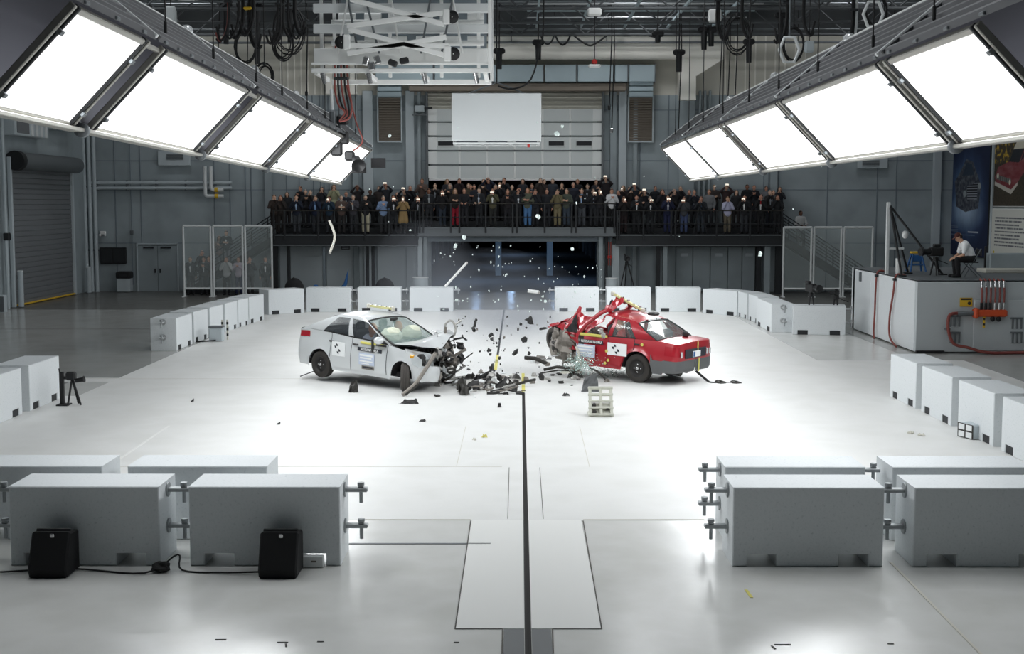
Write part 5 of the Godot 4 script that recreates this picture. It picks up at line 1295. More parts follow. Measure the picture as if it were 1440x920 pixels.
func camera_clamp() -> void:
	var p = at(478, 185, 41.0)
	var t = thing("clamp_camera", "camera and lamp rig clamped to the far end of the left light bank", "camera", p)
	obj("clamp_pole", tb([Vector3(0, 2.0, 0), Vector3(0, -0.3, 0)], 0.05, 8), M.grey_steel, t); obj("clamp_pole", tb([Vector3(-0.25, 1.3, 0), Vector3(-0.2, -0.6, 0)], 0.05, 8), M.white_tube, t)
	for q in [[-0.3, -0.1, 0.3, 0.35], [0.1, 0.35, 0.35, 0.3], [-0.1, -0.5, 0.35, 0.5], [0.15, -0.2, 0.25, 0.4], [0.3, -0.75, 0.3, 0.3], [-0.2, 0.3, 0.2, 0.7]]:
		obj("clamp_body", bx(Vector3(q[0], q[1], 0.05), Vector3(q[2], q[3], 0.3), 0.05), M.black_paint if q[0] > -0.2 else M.grey_steel, t)
	var l = MB.new(); l.lathe([Vector2(0.01, 0), Vector2(0.13, 0), Vector2(0.15, 0.5), Vector2(0.22, 0.62), Vector2(0.2, 0.62), Vector2(0.13, 0.52), Vector2(0.01, 0.5)], Transform3D(Basis(Vector3(0, 0, 1), 0.6) * Basis(Vector3.RIGHT, 2.0), Vector3(0.5, -0.85, 0.1)), 14); obj("lens", l, M.black_paint, t)
	for e in [-1, 1]: obj("barn_door", bx(Vector3(0.9 + e * 0.3, -1.05 + e * 0.08, 0.2), Vector3(0.45, 0.3, 0.03), 0.005, ), M.black_soft, t)
	var ht = at(485, 170, 47.5) - p
	obj("cable_loop", tb(smooth([Vector3(0.2, 1.5, 0), Vector3(0.5, 0.3, 0), Vector3(0.7, -0.3, 0), Vector3(0.4, -0.6, 0.1)], 4), 0.025, 6), M.red_hose, t)

# ---------------------------------------------------------------- cars
class Car:
	var W := 0.84; var xr := -0.95; var xf := 3.5; var A := 0.5; var n := 4.0
	var top := []      # [x, y] shoulder line: deck, belt, bonnet
	var low := 0.22; var R := 0.31; var wb := 2.6; var arch := 0.37
	var Cb := -0.5; var Ct := 0.15; var Ab := 2.2; var At := 1.35; var roof := 1.5; var Wr := 0.6
	var tip_r := 0.06; var tip_f := 0.1
	var dent = null
	var ks := []
	func curve(a: Array, x: float) -> float:
		if x <= a[0][0]: return a[0][1]
		for i in a.size() - 1:
			if x <= a[i + 1][0]:
				var t = (x - a[i][0]) / (a[i + 1][0] - a[i][0])
				return lerpf(a[i][1], a[i + 1][1], smoothstep(0, 1, t) * 0.5 + t * 0.5)
		return a[-1][1]
	func setup() -> void:
		ks.clear()
		for i in 9: ks.append(["r", 90.0 * i / 8])
		var x = xr + A + 0.06
		while x < xf - A:
			ks.append(["s", x]); x += 0.055
		for i in 9: ks.append(["f", 90.0 - 90.0 * i / 8])
	func hw(y: float) -> float:
		var t = clampf((y - low) / 0.75, 0, 1)
		return W * (0.945 + 0.055 * sin(PI * clampf(t * 0.95 + 0.08, 0, 1)) - 0.035 * t * t)
	func kx(k: int) -> float:  # place along the car at the shoulder
		if ks[k][0] == "s": return ks[k][1]
		var c = pow(absf(cos(deg_to_rad(ks[k][1]))), 2.0 / n)
		return xr + A * (1 - c) if ks[k][0] == "r" else xf - A * (1 - c)
	func P(side: int, k: int, l: float) -> Vector3:  # l 0 bottom .. 1 shoulder
		var x0 = kx(k)
		var yb = low
		if ks[k][0] == "s":
			for cx in [0.0, wb]:
				var d = absf(x0 - cx)
				if d < arch: yb = maxf(yb, R + sqrt(arch * arch - d * d))
		else: yb = low + 0.04
		var yt = curve(top, x0)
		var y = lerpf(yb, yt, l)
		var w = hw(y)
		var e = 0.0
		var v = clampf((y - 0.45) / (yt - 0.45), 0, 1)
		if ks[k][0] != "s":
			var a = deg_to_rad(ks[k][1])
			w *= pow(absf(sin(a)), 2.0 / n)
			e = 1.0
		var x = x0
		if ks[k][0] == "r": x += tip_r * v * v * (1.0 - sin(deg_to_rad(ks[k][1]))) + (0.03 if y < 0.33 else 0.0)
		if ks[k][0] == "f": x -= tip_f * v * v * (1.0 - sin(deg_to_rad(ks[k][1])))
		if ks[k][0] == "s":
			var arcf = 0.0
			for cx in [0.0, wb]: arcf = maxf(arcf, 1.0 - clampf((absf(Vector2(x0 - cx, y - R).length() - arch) - 0.0) / 0.07, 0, 1))
			w += 0.018 * arcf
		return fix(Vector3(x, y, side * w))
	func fix(p: Vector3) -> Vector3:
		return dent.call(p) if dent != null else p
	func G(side: int, g: float, h: float) -> Vector3:  # glass house: g 0 rear .. 1 front, h 0 belt .. 1 roof edge
		var xb = lerpf(Cb, Ab, g)
		var yb = curve(top, xb)
		var b = Vector3(xb, yb, side * (hw(yb) - 0.03))
		var xt = lerpf(Ct, At, g)
		var t = Vector3(xt, roof - 0.05 - 0.07 * pow(absf(g - 0.5) * 2, 2.5), side * Wr)
		var p = b.lerp(t, h)
		p.z += side * 0.035 * sin(PI * h)
		return fix(p)
	func x_of(xa: float) -> int:
		for k in ks.size():
			if kx(k) >= xa and ks[k][0] != "r": return k
		return ks.size() - 1

func side_part(c: Car, side: int, k0: int, k1: int, l0: float, l1: float, nl := 6, push := 0.0) -> MB:
	var m = MB.new()
	var rows = []
	for i in nl + 1:
		var row = PackedVector3Array()
		for k in range(k0, k1 + 1):
			var p = c.P(side, k, lerpf(l0, l1, float(i) / nl))
			row.append(p + Vector3(0, 0, side * push))
		rows.append(row)
	m.grid(rows, false, side < 0)
	return m

func glass_part(c: Car, side: int, g0: float, g1: float, h0: float, h1: float, push := 0.0, nn := 8) -> MB:
	var m = MB.new()
	var rows = []
	for i in 7:
		var row = PackedVector3Array()
		for j in nn + 1: row.append(c.G(side, lerpf(g0, g1, float(j) / nn), lerpf(h0, h1, i / 6.0)) + Vector3(0, 0, side * push))
		rows.append(row)
	m.grid(rows, false, side < 0)
	return m

func loft(L: Array, Rr: Array, crown: float, dirn: Vector3, nl := 10, f0 := 0.0, f1 := 1.0) -> MB:
	var m = MB.new()
	var rows = []
	for i in L.size():
		var row = PackedVector3Array()
		for j in nl + 1:
			var f = lerpf(f0, f1, float(j) / nl)
			var q = f * 2 - 1
			row.append(L[i].lerp(Rr[i], f) + dirn * crown * (1 - q * q))
		rows.append(row)
	var nrm = (rows[0][1] - rows[0][0]).cross(rows[1][0] - rows[0][0])
	m.grid(rows, false, nrm.dot(dirn) < 0)
	return m

func wheel(parent: Node3D, p: Vector3, R: float, side: int, steer: float, tire: String, holes: int) -> Node3D:
	var t = Node3D.new(); t.name = "wheel"; parent.add_child(t, true); t.position = p
	t.rotation = Vector3(0, steer, 0)
	var hw = 0.095
	var bs = Transform3D(Basis(Vector3.RIGHT, PI / 2 * side), Vector3.ZERO)
	var m = MB.new(); m.lathe([Vector2(R * 0.62, -hw), Vector2(R * 0.8, -hw * 1.05), Vector2(R * 0.95, -hw * 0.92), Vector2(R, -hw * 0.7), Vector2(R, -0.03), Vector2(R - 0.008, -0.028), Vector2(R - 0.008, -0.02), Vector2(R, -0.018), Vector2(R, 0.018), Vector2(R - 0.008, 0.02), Vector2(R - 0.008, 0.028), Vector2(R, 0.03), Vector2(R, hw * 0.7), Vector2(R * 0.95, hw * 0.92), Vector2(R * 0.8, hw * 1.05), Vector2(R * 0.62, hw), Vector2(R * 0.58, hw * 0.4), Vector2(R * 0.58, -hw * 0.4), Vector2(R * 0.62, -hw)], bs, 36)
	obj("tire", m, M[tire], t)
	var r = MB.new(); r.lathe([Vector2(R * 0.62, hw * 0.95), Vector2(R * 0.57, hw * 0.8), Vector2(R * 0.5, hw * 0.45), Vector2(R * 0.36, hw * 0.62), Vector2(R * 0.2, hw * 0.7), Vector2(R * 0.16, hw * 0.95), Vector2(0.002, hw * 0.98)], bs, 28)
	obj("rim", r, M.wheel_steel, t)
	var b = MB.new(); b.lathe([Vector2(R * 0.13, hw * 0.9), Vector2(R * 0.11, hw * 1.05), Vector2(0.002, hw * 1.08)], bs, 16); obj("hub_cap", b, M.chrome, t)
	for k in holes:
		var a = TAU * k / holes
		var h = MB.new(); h.ball(Vector3(cos(a) * R * 0.27, sin(a) * R * 0.27, side * hw * 0.72), Vector3(0.018, 0.018, 0.012), 8, 5); obj("wheel_nut", h, M.chrome, t)
	return t

func crumple(pts: Array, n: int, m_: int, amp: float, sd: int) -> MB:  # torn sheet between four corners, roughly folded
	var r = RandomNumberGenerator.new(); r.seed = sd
	var rows = []
	var nrm = (pts[1] - pts[0]).cross(pts[3] - pts[0]).normalized()
	for i in n + 1:
		var row = []
		for j in m_ + 1:
			var u = float(j) / m_; var v = float(i) / n
			var p = pts[0].lerp(pts[1], u).lerp(pts[3].lerp(pts[2], u), v)
			row.append(p + nrm * r.randf_range(-amp, amp) + Vector3(r.randf_range(-1, 1), r.randf_range(-1, 1), r.randf_range(-1, 1)) * amp * 0.35)
		rows.append(row)
	var b = MB.new()
	b.flat_grid(rows)
	return b

func lump(c: Vector3, s: Vector3, rough: float, sd: int, sides := 9, rings := 6) -> MB:  # mangled solid
	var r = RandomNumberGenerator.new(); r.seed = sd
	var rows = []
	for i in rings + 1:
		var a = -PI / 2 + PI * i / rings
		var row = []
		for k in sides:
			var b = TAU * k / sides
			var q = r.randf_range(1.0 - rough, 1.0 + rough) if i > 0 and i < rings else 1.0
			row.append(c + Vector3(cos(a) * cos(b) * s.x, sin(a) * s.y, cos(a) * sin(b) * s.z) * q)
		row.append(row[0])
		rows.append(row)
	var m = MB.new()
	for i in rings:
		for k in sides:
			m.tri(rows[i][k], rows[i + 1][k], rows[i + 1][k + 1]); m.tri(rows[i][k], rows[i + 1][k + 1], rows[i][k + 1])
	return m

func sticker(parent: Node3D, p: Vector3, w: float, h: float, side: int, m: Material, called := "label_sheet", tilt := 0.0) -> MeshInstance3D:
	var b = MB.new(); b.box(Vector3.ZERO, Vector3(w, h, 0.008), 0.002)
	var o = obj(called, b, m, parent)
	o.position = p
	o.rotation = Vector3(tilt, 0 if side > 0 else PI, 0)
	return o

func lettering(parent: Node3D, text: String, h: float, m: Material, p := Vector3(0, 0, 0.006)) -> void:
	var tm = TextMesh.new()
	var f = SystemFont.new(); f.font_names = PackedStringArray(["Droid Sans"]); f.font_weight = 700
	tm.font = f; tm.text = text; tm.font_size = 32; tm.depth = 0.004; tm.pixel_size = h / 24.0
	var o = obj("lettering", tm, m, parent)
	o.position = p

func print_lines(parent: Node3D, w: float, rows: Array, m: Material) -> void:  # rows: [y, height, share of width]
	for q in rows:
		obj("print_line", bx(Vector3(-(1.0 - q[2]) * w * 0.25, q[0], 0.006), Vector3(w * q[2], q[1], 0.003)), m, parent)

func target_marks(o: Node3D, w: float, h: float) -> void:
	for q in [[-0.16, 0.2, 0.06], [0.02, -0.18, 0.06]]:
		var b = MB.new()
		for e in [-1, 1]: b.prism(PackedVector2Array([Vector2(0, 0), Vector2(q[2] * e, 0), Vector2(q[2] * e * 0.7, q[2] * e * 0.7), Vector2(0, q[2] * e)]), 0.003, Transform3D(Basis.IDENTITY, Vector3(q[0] * w, q[1] * h, 0.006)))
		obj("target_mark", b, M.print_dark, o)

func car_body(t: Node3D, c: Car, paint: Material, cuts: Dictionary) -> void:
	var N = c.ks.size()
	for side in [-1, 1]:
		var kr = c.x_of(-0.36 - 0.08); var kd0 = c.x_of(cuts.d0); var kd1 = c.x_of(cuts.d1); var kd2 = c.x_of(cuts.d2)
		obj("rear_quarter_panel", side_part(c, side, 8, kd0, 0.0, 1.0, 8), paint, t)
		obj("rear_door", side_part(c, side, kd0, kd1, 0.1, 1.0, 7, 0.004), paint, t)
		obj("front_door", side_part(c, side, kd1, kd2, 0.1, 1.0, 7, 0.004), paint, t)
		obj("sill", side_part(c, side, kd0, kd2, 0.0, 0.1, 2, -0.01), paint, t)
		for kk in [kd0, kd1, kd2]:
			var sm = MB.new(); var pts = []
			for i in 8: pts.append(c.P(side, kk, 0.1 + 0.9 * i / 7.0) + Vector3(0, 0, side * 0.004))
			sm.tube(pts, 0.006, 5); obj("door_seam", sm, M.print_dark, t)
		# glass house strips
		for q in [[0.0, cuts.g[0]], [cuts.g[1], cuts.g[2]], [cuts.g[3], 1.0]]:
			obj("pillar", glass_part(c, side, q[0], q[1], 0.0, 1.0, 0.002, 4), paint, t)
		obj("roof_rail", glass_part(c, side, 0.0, 1.0, 0.86, 1.0, 0.003, 16), paint, t)
		obj("belt_trim", glass_part(c, side, cuts.g[0], cuts.g[3], -0.01, 0.05, 0.004, 12), M.plastic_black, t)
		for q in [[cuts.g[0], cuts.g[1]], [cuts.g[2], cuts.g[3]]]:
			if side == cuts.get("open", 0) and q[0] > 0.5: continue
			obj("side_window", glass_part(c, side, q[0], q[1], 0.04, 0.87, -0.012), cuts.glass, t)
		# dark wheel wells
		for cx in [0.0, c.wb]:
			if cx > 1 and cuts.get("no_front", false): continue
			var ww = MB.new(); var rows = []
			for i in 2:
				var row = PackedVector3Array()
				for k in 13:
					var a = PI * k / 12.0
					row.append(c.fix(Vector3(cx + cos(a) * (c.arch - 0.004), c.R + sin(a) * (c.arch - 0.004), side * (c.W * 0.97 - i * 0.34))))
				rows.append(row)
			ww.grid(rows, false, side > 0)
			ww.poly(Array(rows[1]), Vector3(0, 0, side)); obj("wheel_well", ww, M.black_soft, t)
	# rear end: bumper, panel, boot lid
	var Lr = []; var Rr = []
	var kb = c.x_of(c.Cb + 0.02)
	for k in range(0, kb + 1): Lr.append(c.P(-1, k, 1.0)); Rr.append(c.P(1, k, 1.0))
	obj("boot_lid", loft(Lr, Rr, 0.03, Vector3.UP), paint, t)
	for side in [-1, 1]:
		obj("rear_bumper", side_part(c, side, 0, 8 + cuts.get("bump", 0), 0.0, cuts.bl, 5, 0.012 if cuts.bump_mat != paint else 0.0), cuts.bump_mat, t)
		obj("rear_panel", side_part(c, side, 0, 8, cuts.bl, 1.0, 6), paint, t)
	# roof, screens
	var Lg = []; var Rg = []
	for i in 15: Lg.append(c.G(-1, i / 14.0, 1.0)); Rg.append(c.G(1, i / 14.0, 1.0))
	obj("roof", loft(Lg, Rg, 0.055, Vector3.UP), paint, t)
	for q in [[0.0, "rear_window", Vector3(-0.75, 0.6, 0), cuts.rear_glass], [1.0, "windshield", Vector3(0.75, 0.6, 0), M.car_glass]]:
		if q[1] == "windshield" and cuts.get("no_screen", false): continue
		var Ls = []; var Rs = []
		for i in 9: Ls.append(c.G(-1, q[0], 0.02 + 0.96 * i / 8.0)); Rs.append(c.G(1, q[0], 0.02 + 0.96 * i / 8.0))
		var bulge = 0.09 if q[0] > 0.5 else 0.03
		obj(q[1], loft(Ls, Rs, bulge, q[2], 10, 0.03, 0.97), q[3], t)
		for e in [0, 1]:
			var i = 0 if e == 0 else 8
			var pts = []
			for j in 11:
				var f = j / 10.0; pts.append(Ls[i].lerp(Rs[i], f) + q[2] * bulge * (1 - (f * 2 - 1) * (f * 2 - 1)))
			obj("screen_seal", tb(pts, 0.018, 5), M.plastic_black, t)
		for s in ([Ls, Rs] if q[0] > 0.5 or paint == M.red_car else []): obj("screen_seal", tb(s, 0.016, 5), M.plastic_black, t)
	# floor pan and cabin
	obj("floor_pan", bx(Vector3(cuts.get("pan", 1.1), c.low + 0.1, 0), Vector3(cuts.get("pan_l", 3.4), 0.12, c.W * 1.6), 0.03), M.black_soft, t)
	for q in [[0.95, 0.36], [0.95, -0.36]]:
		obj("seat_cushion", bx(Vector3(q[0] + 0.25, 0.5, q[1]), Vector3(0.5, 0.2, 0.5), 0.06), M.seat_cloth, t)
		obj("seat_back", bx(Vector3(q[0] - 0.08, 0.85, q[1]), Vector3(0.16, 0.65, 0.46), 0.06), M.seat_cloth, t); obj("headrest", bx(Vector3(q[0] - 0.14, 1.24, q[1]), Vector3(0.1, 0.18, 0.26), 0.04), M.seat_cloth, t)
	obj("rear_seat", bx(Vector3(0.0, 0.78, 0), Vector3(0.2, 0.6, 1.25), 0.08), M.seat_cloth, t)
	obj("parcel_shelf", bx(Vector3(-0.2, c.curve(c.top, -0.3) - 0.08, 0), Vector3(0.4, 0.03, 1.25)), M.black_soft, t)

func scale_bar(t: Node3D, a: Vector3, b: Vector3, called := "scale_bar") -> void:
	var s = MB.new(); s.bar(a, b, 0.07, 0.05, 0.008)
	var o = obj(called, s, M.bar_pale, t)
	o.set_meta("label", "yellow measuring bar with pale end caps")
	for p in [a, b]: obj("bar_cap", bx(p, Vector3(0.09, 0.1, 0.09), 0.02), M.cream_dark, o)
	for k in 5:
		var p = a.lerp(b, (k + 0.5) / 5.0); obj("bar_bolt", bx(p + Vector3(0, 0.03, 0), Vector3(0.05, 0.02, 0.05), 0.006), M.chrome, o)

func silver_car() -> void:
	var t = thing("car", "silver saloon facing right with its front driver side crushed and bonnet buckled up", "car")
	var d = Vector3(0.785, 0, 0.62).normalized()
	var r = Vector3(-d.z, 0, d.x)
	var base = Vector3(-4.70, 0, -31.2) - r * 0.76
	var tilt = Basis(Vector3(0, 0, 1), -0.035)
	t.transform = Transform3D(Basis(d, Vector3.UP, r) * tilt * Basis.from_scale(Vector3.ONE * 1.045), base + Vector3(0, 0.095, 0))
	var c = Car.new()
	c.W = 0.845; c.xr = -0.95; c.xf = 3.42; c.A = 0.5; c.n = 3.6
	c.top = [[-0.95, 1.0], [-0.75, 1.06], [-0.4, 1.08], [0.2, 1.06], [1.2, 1.0], [2.1, 0.95], [2.6, 0.9], [3.42, 0.72]]
	c.R = 0.305; c.wb = 2.6; c.arch = 0.36; c.Cb = -0.72; c.Ct = 0.2; c.Ab = 2.25; c.At = 1.28; c.roof = 1.53; c.Wr = 0.6; c.tip_r = 0.1
	var nz = FastNoiseLite.new(); nz.seed = 3; nz.frequency = 2.2
	c.dent = func(p: Vector3) -> Vector3:
		if p.x < 2.25: return p
		var u = p.x - 2.25
		var lat = smoothstep(-0.55, 0.6, p.z)
		var k = lerpf(0.36, 0.9, lat)
		var a = clampf(u * 1.6, 0, 1) * (1.0 - 0.75 * lat)
		return Vector3(2.25 + u * k + a * 0.14 * nz.get_noise_3d(p.x, p.y, p.z), p.y + a * 0.22 * nz.get_noise_3d(p.x + 9, p.y, p.z), p.z + a * 0.16 * nz.get_noise_3d(p.x, p.y + 9, p.z))
	c.setup()
	car_body(t, c, M.silver, {"d0": 0.28, "d1": 0.98, "d2": 2.05, "g": [0.24, 0.52, 0.575, 0.935], "glass": M.car_glass_dark, "rear_glass": M.car_glass_dark, "bl": 0.42, "bump_mat": M.silver})
	var kf = c.x_of(2.05); var N = c.ks.size()
	for side in [-1, 1]:
		obj("front_fender", side_part(c, side, kf, c.x_of(3.0), 0.0, 1.0, 8), M.silver, t)
		obj("front_bumper", side_part(c, side, c.x_of(2.97), N - 1, 0.0, 0.72, 7), M.silver if side > 0 else M.silver, t)
	# lamps, handles, mirrors
	for side in [-1, 1]:
		var l = side_part(c, side, 6, 9, 0.79, 0.95, 4, 0.012); obj("tail_lamp", l, M.lamp_red, t)
		for x in [0.36, 1.12]:
			obj("door_handle", bx(Vector3(x, 0.875, side * (c.hw(0.87) + 0.03)), Vector3(0.17, 0.035, 0.04), 0.012), M.plastic_black, t)
		var mi = MB.new(); mi.ball(Vector3(1.98, 1.06, side * 0.97), Vector3(0.09, 0.085, 0.13), 12, 8); var mo = obj("side_mirror", mi, M.silver, t)
		obj("mirror_stalk", bx(Vector3(1.98, 1.0, side * 0.86), Vector3(0.1, 0.05, 0.16), 0.015), M.plastic_black, mo)
	var hl = side_part(c, 1, c.x_of(2.9), N - 7, 0.62, 0.97, 4, 0.012); obj("headlamp", hl, M.lamp_clear, t)
	obj("turn_lamp", bx(Vector3(2.83, 0.78, 0.8), Vector3(0.14, 0.09, 0.06), 0.02), M.lamp_amber, t)
	obj("headlamp_socket", lump(Vector3(3.0, 0.68, 0.72), Vector3(0.13, 0.17, 0.08), 0.3, 4), M.plastic_black, t)
	obj("fog_lamp_recess", bx(Vector3(3.13, 0.52, 0.45), Vector3(0.1, 0.13, 0.26), 0.04), M.scrap_dark, t); obj("bumper_intake", bx(Vector3(3.1, 0.32, 0.4), Vector3(0.12, 0.08, 0.5), 0.03), M.scrap_mid, t)
	# wheels
	for side in [-1, 1]:
		wheel(t, Vector3(0, c.R, side * 0.74), c.R, side, 0.0, "rubber", 4)
		wheel(t, Vector3(2.6 if side > 0 else 2.3, c.R + 0.012, side * 0.76), c.R, side, -0.86 if side > 0 else 0.3, "tread" if side > 0 else "rubber", 4)
	obj("fender_front", crumple([Vector3(2.62, 0.93, 0.8), Vector3(3.12, 0.84, 0.5), Vector3(3.16, 0.5, 0.46), Vector3(2.78, 0.48, 0.84)], 5, 6, 0.02, 91), M.silver, t)
	obj("headlamp", lump(Vector3(2.98, 0.74, 0.66), Vector3(0.17, 0.09, 0.1), 0.15, 6, 12, 7), M.lamp_clear, t)
	# buckled bonnet
	var L = [Vector3(2.18, 1.0, -0.7), Vector3(2.4, 1.13, -0.68), Vector3(2.62, 1.2, -0.62), Vector3(2.78, 1.14, -0.58), Vector3(2.9, 1.1, -0.5)]
	var Rr = [Vector3(2.2, 0.96, 0.74), Vector3(2.45, 0.95, 0.77), Vector3(2.72, 0.95, 0.74), Vector3(2.97, 0.91, 0.64), Vector3(3.12, 0.88, 0.48)]
	var bo = MB.new(); var rows = []
	for i in L.size():
		var row = PackedVector3Array()
		for j in 9:
			var f = j / 8.0
			row.append(L[i].lerp(Rr[i], f) + Vector3(0, 0.07 * sin(f * PI * 2.2 + 0.5) * (i / 4.0) + 0.03, 0))
		rows.append(row)
	bo.grid(rows, false, false)
	obj("bonnet", bo, M.silver, t)
	var bu = MB.new(); var rows2 = []
	for row in rows:
		var q = PackedVector3Array()
		for p in row: q.append(p - Vector3(0, 0.03, 0))
		rows2.append(q)
	bu.grid(rows2, false, true); obj("bonnet_underside", bu, M.black_soft, t)
	obj("scuttle", bx(Vector3(2.22, 0.9, 0), Vector3(0.2, 0.1, 1.3), 0.03), M.plastic_black, t)
	# engine bay wreck
	var k = 0
	var rg = RandomNumberGenerator.new(); rg.seed = 21
	for i in 46:
		var z = rg.randf_range(-0.8, 0.42); var x = 2.45 + rg.randf_range(0.0, 0.62) * (1.0 + 0.25 * z); var y = rg.randf_range(0.25, 0.98)
		var s = Vector3(rg.randf_range(0.04, 0.14), rg.randf_range(0.04, 0.13), rg.randf_range(0.04, 0.14))
		obj("engine_scrap", lump(Vector3(x, y, z), s, 0.4, 100 + i), [M.scrap_dark, M.scrap_mid, M.plastic_black, M.scrap_light, M.scrap_dark, M.scrap_mid][i % 6], t)
	for i in 22:
		var z = rg.randf_range(-0.85, 0.3); var a = Vector3(2.5 + rg.randf_range(0, 0.5), rg.randf_range(0.3, 1.05), z)
		var b = a + Vector3(rg.randf_range(-0.1, 0.35), rg.randf_range(-0.3, 0.25), rg.randf_range(-0.3, 0.3))
		obj("bent_pipe", tb([a, a.lerp(b, 0.5) + Vector3(0.05, 0.05, -0.05), b], rg.randf_range(0.012, 0.035), 6), [M.scrap_mid, M.scrap_dark, M.chrome, M.cable][i % 4], t)
	for i in 9:
		var p = Vector3(2.6 + rg.randf_range(0, 0.45), rg.randf_range(0.3, 0.95), rg.randf_range(-0.75, 0.35)); var e = 0.16
		obj("torn_sheet", crumple([p, p + Vector3(e, rg.randf_range(-e, e), 0), p + Vector3(e, e, e), p + Vector3(0, e, rg.randf_range(0, e))], 3, 3, 0.04, 60 + i), M.silver if i % 2 else M.scrap_light, t)
	# people inside: test dummies, air bag, wheel
	for z in [0.36, -0.36]:
		var hd = MB.new(); hd.ball(Vector3(1.2 if z > 0 else 1.3, 1.2, z), Vector3(0.11, 0.14, 0.09), 14, 10); hd.ball(Vector3(1.31 if z > 0 else 1.41, 1.18, z), Vector3(0.025, 0.03, 0.02), 8, 6); hd.tube([Vector3(1.12, 0.95, z), Vector3(1.18, 1.12, z)], 0.05, 8)
		obj("test_dummy_head", hd, M.dummy_skin, t); obj("test_dummy_torso", lump(Vector3(1.08, 0.8, z), Vector3(0.16, 0.28, 0.22), 0.05, 2, 12, 8), M.paper_blue, t)
	obj("air_bag", lump(Vector3(1.72, 1.08, -0.36), Vector3(0.2, 0.2, 0.27), 0.06, 9, 14, 9), M.airbag, t); obj("air_bag", lump(Vector3(1.72, 1.1, 0.3), Vector3(0.22, 0.18, 0.27), 0.06, 10, 14, 9), M.airbag, t)
	obj("dashboard", bx(Vector3(2.0, 0.9, 0), Vector3(0.35, 0.22, 1.3), 0.08), M.plastic_black, t)
	obj("inner_mirror", bx(Vector3(1.5, 1.42, 0.0), Vector3(0.04, 0.07, 0.24), 0.02), M.plastic_black, t)
	# door markings
	var f1 = sticker(t, Vector3(0.6, 0.72, c.hw(0.7) + 0.014), 0.42, 0.32, 1, M.paper); target_marks(f1, 0.42, 0.32)
	var f2 = sticker(t, Vector3(1.56, 0.79, c.hw(0.79) + 0.014), 0.74, 0.085, 1, M.print_dark); lettering(f2, "NISSAN VERSA", 0.06, M.white_paint)
	var f3 = sticker(t, Vector3(1.5, 0.585, c.hw(0.58) + 0.014), 0.48, 0.26, 1, M.paper_blue); print_lines(f3, 0.44, [[0.08, 0.04, 0.9], [0.02, 0.03, 0.8], [-0.05, 0.03, 0.9], [-0.1, 0.02, 0.6]], M.paper)
	var f4 = sticker(t, Vector3(1.54, 0.395, c.hw(0.4) + 0.014), 0.38, 0.075, 1, M.scrap_mid); print_lines(f4, 0.34, [[0.01, 0.03, 0.9]], M.print_dark)
	obj("measuring_tape", bx(Vector3(1.62, 0.935, c.hw(0.93) + 0.03), Vector3(0.72, 0.05, 0.03), 0.008), M.tape_yellow, t)
	obj("tape_bracket", bx(Vector3(1.66, 0.9, c.hw(0.9) + 0.05), Vector3(0.05, 0.28, 0.05), 0.01), M.plastic_black, t); obj("tape_bracket", bx(Vector3(1.93, 0.93, c.hw(0.93) + 0.06), Vector3(0.3, 0.04, 0.04), 0.01), M.plastic_black, t)
	scale_bar(t, Vector3(0.72, 1.66, 0.02), Vector3(1.14, 1.6, -0.34), "scale_bar")
	obj("tow_cable", tb([Vector3(-0.3, 0.2, 0.5), Vector3(-0.5, 0.05, 0.6), Vector3(-0.75, -0.07, 0.75)], 0.012, 5), M.cable, t)

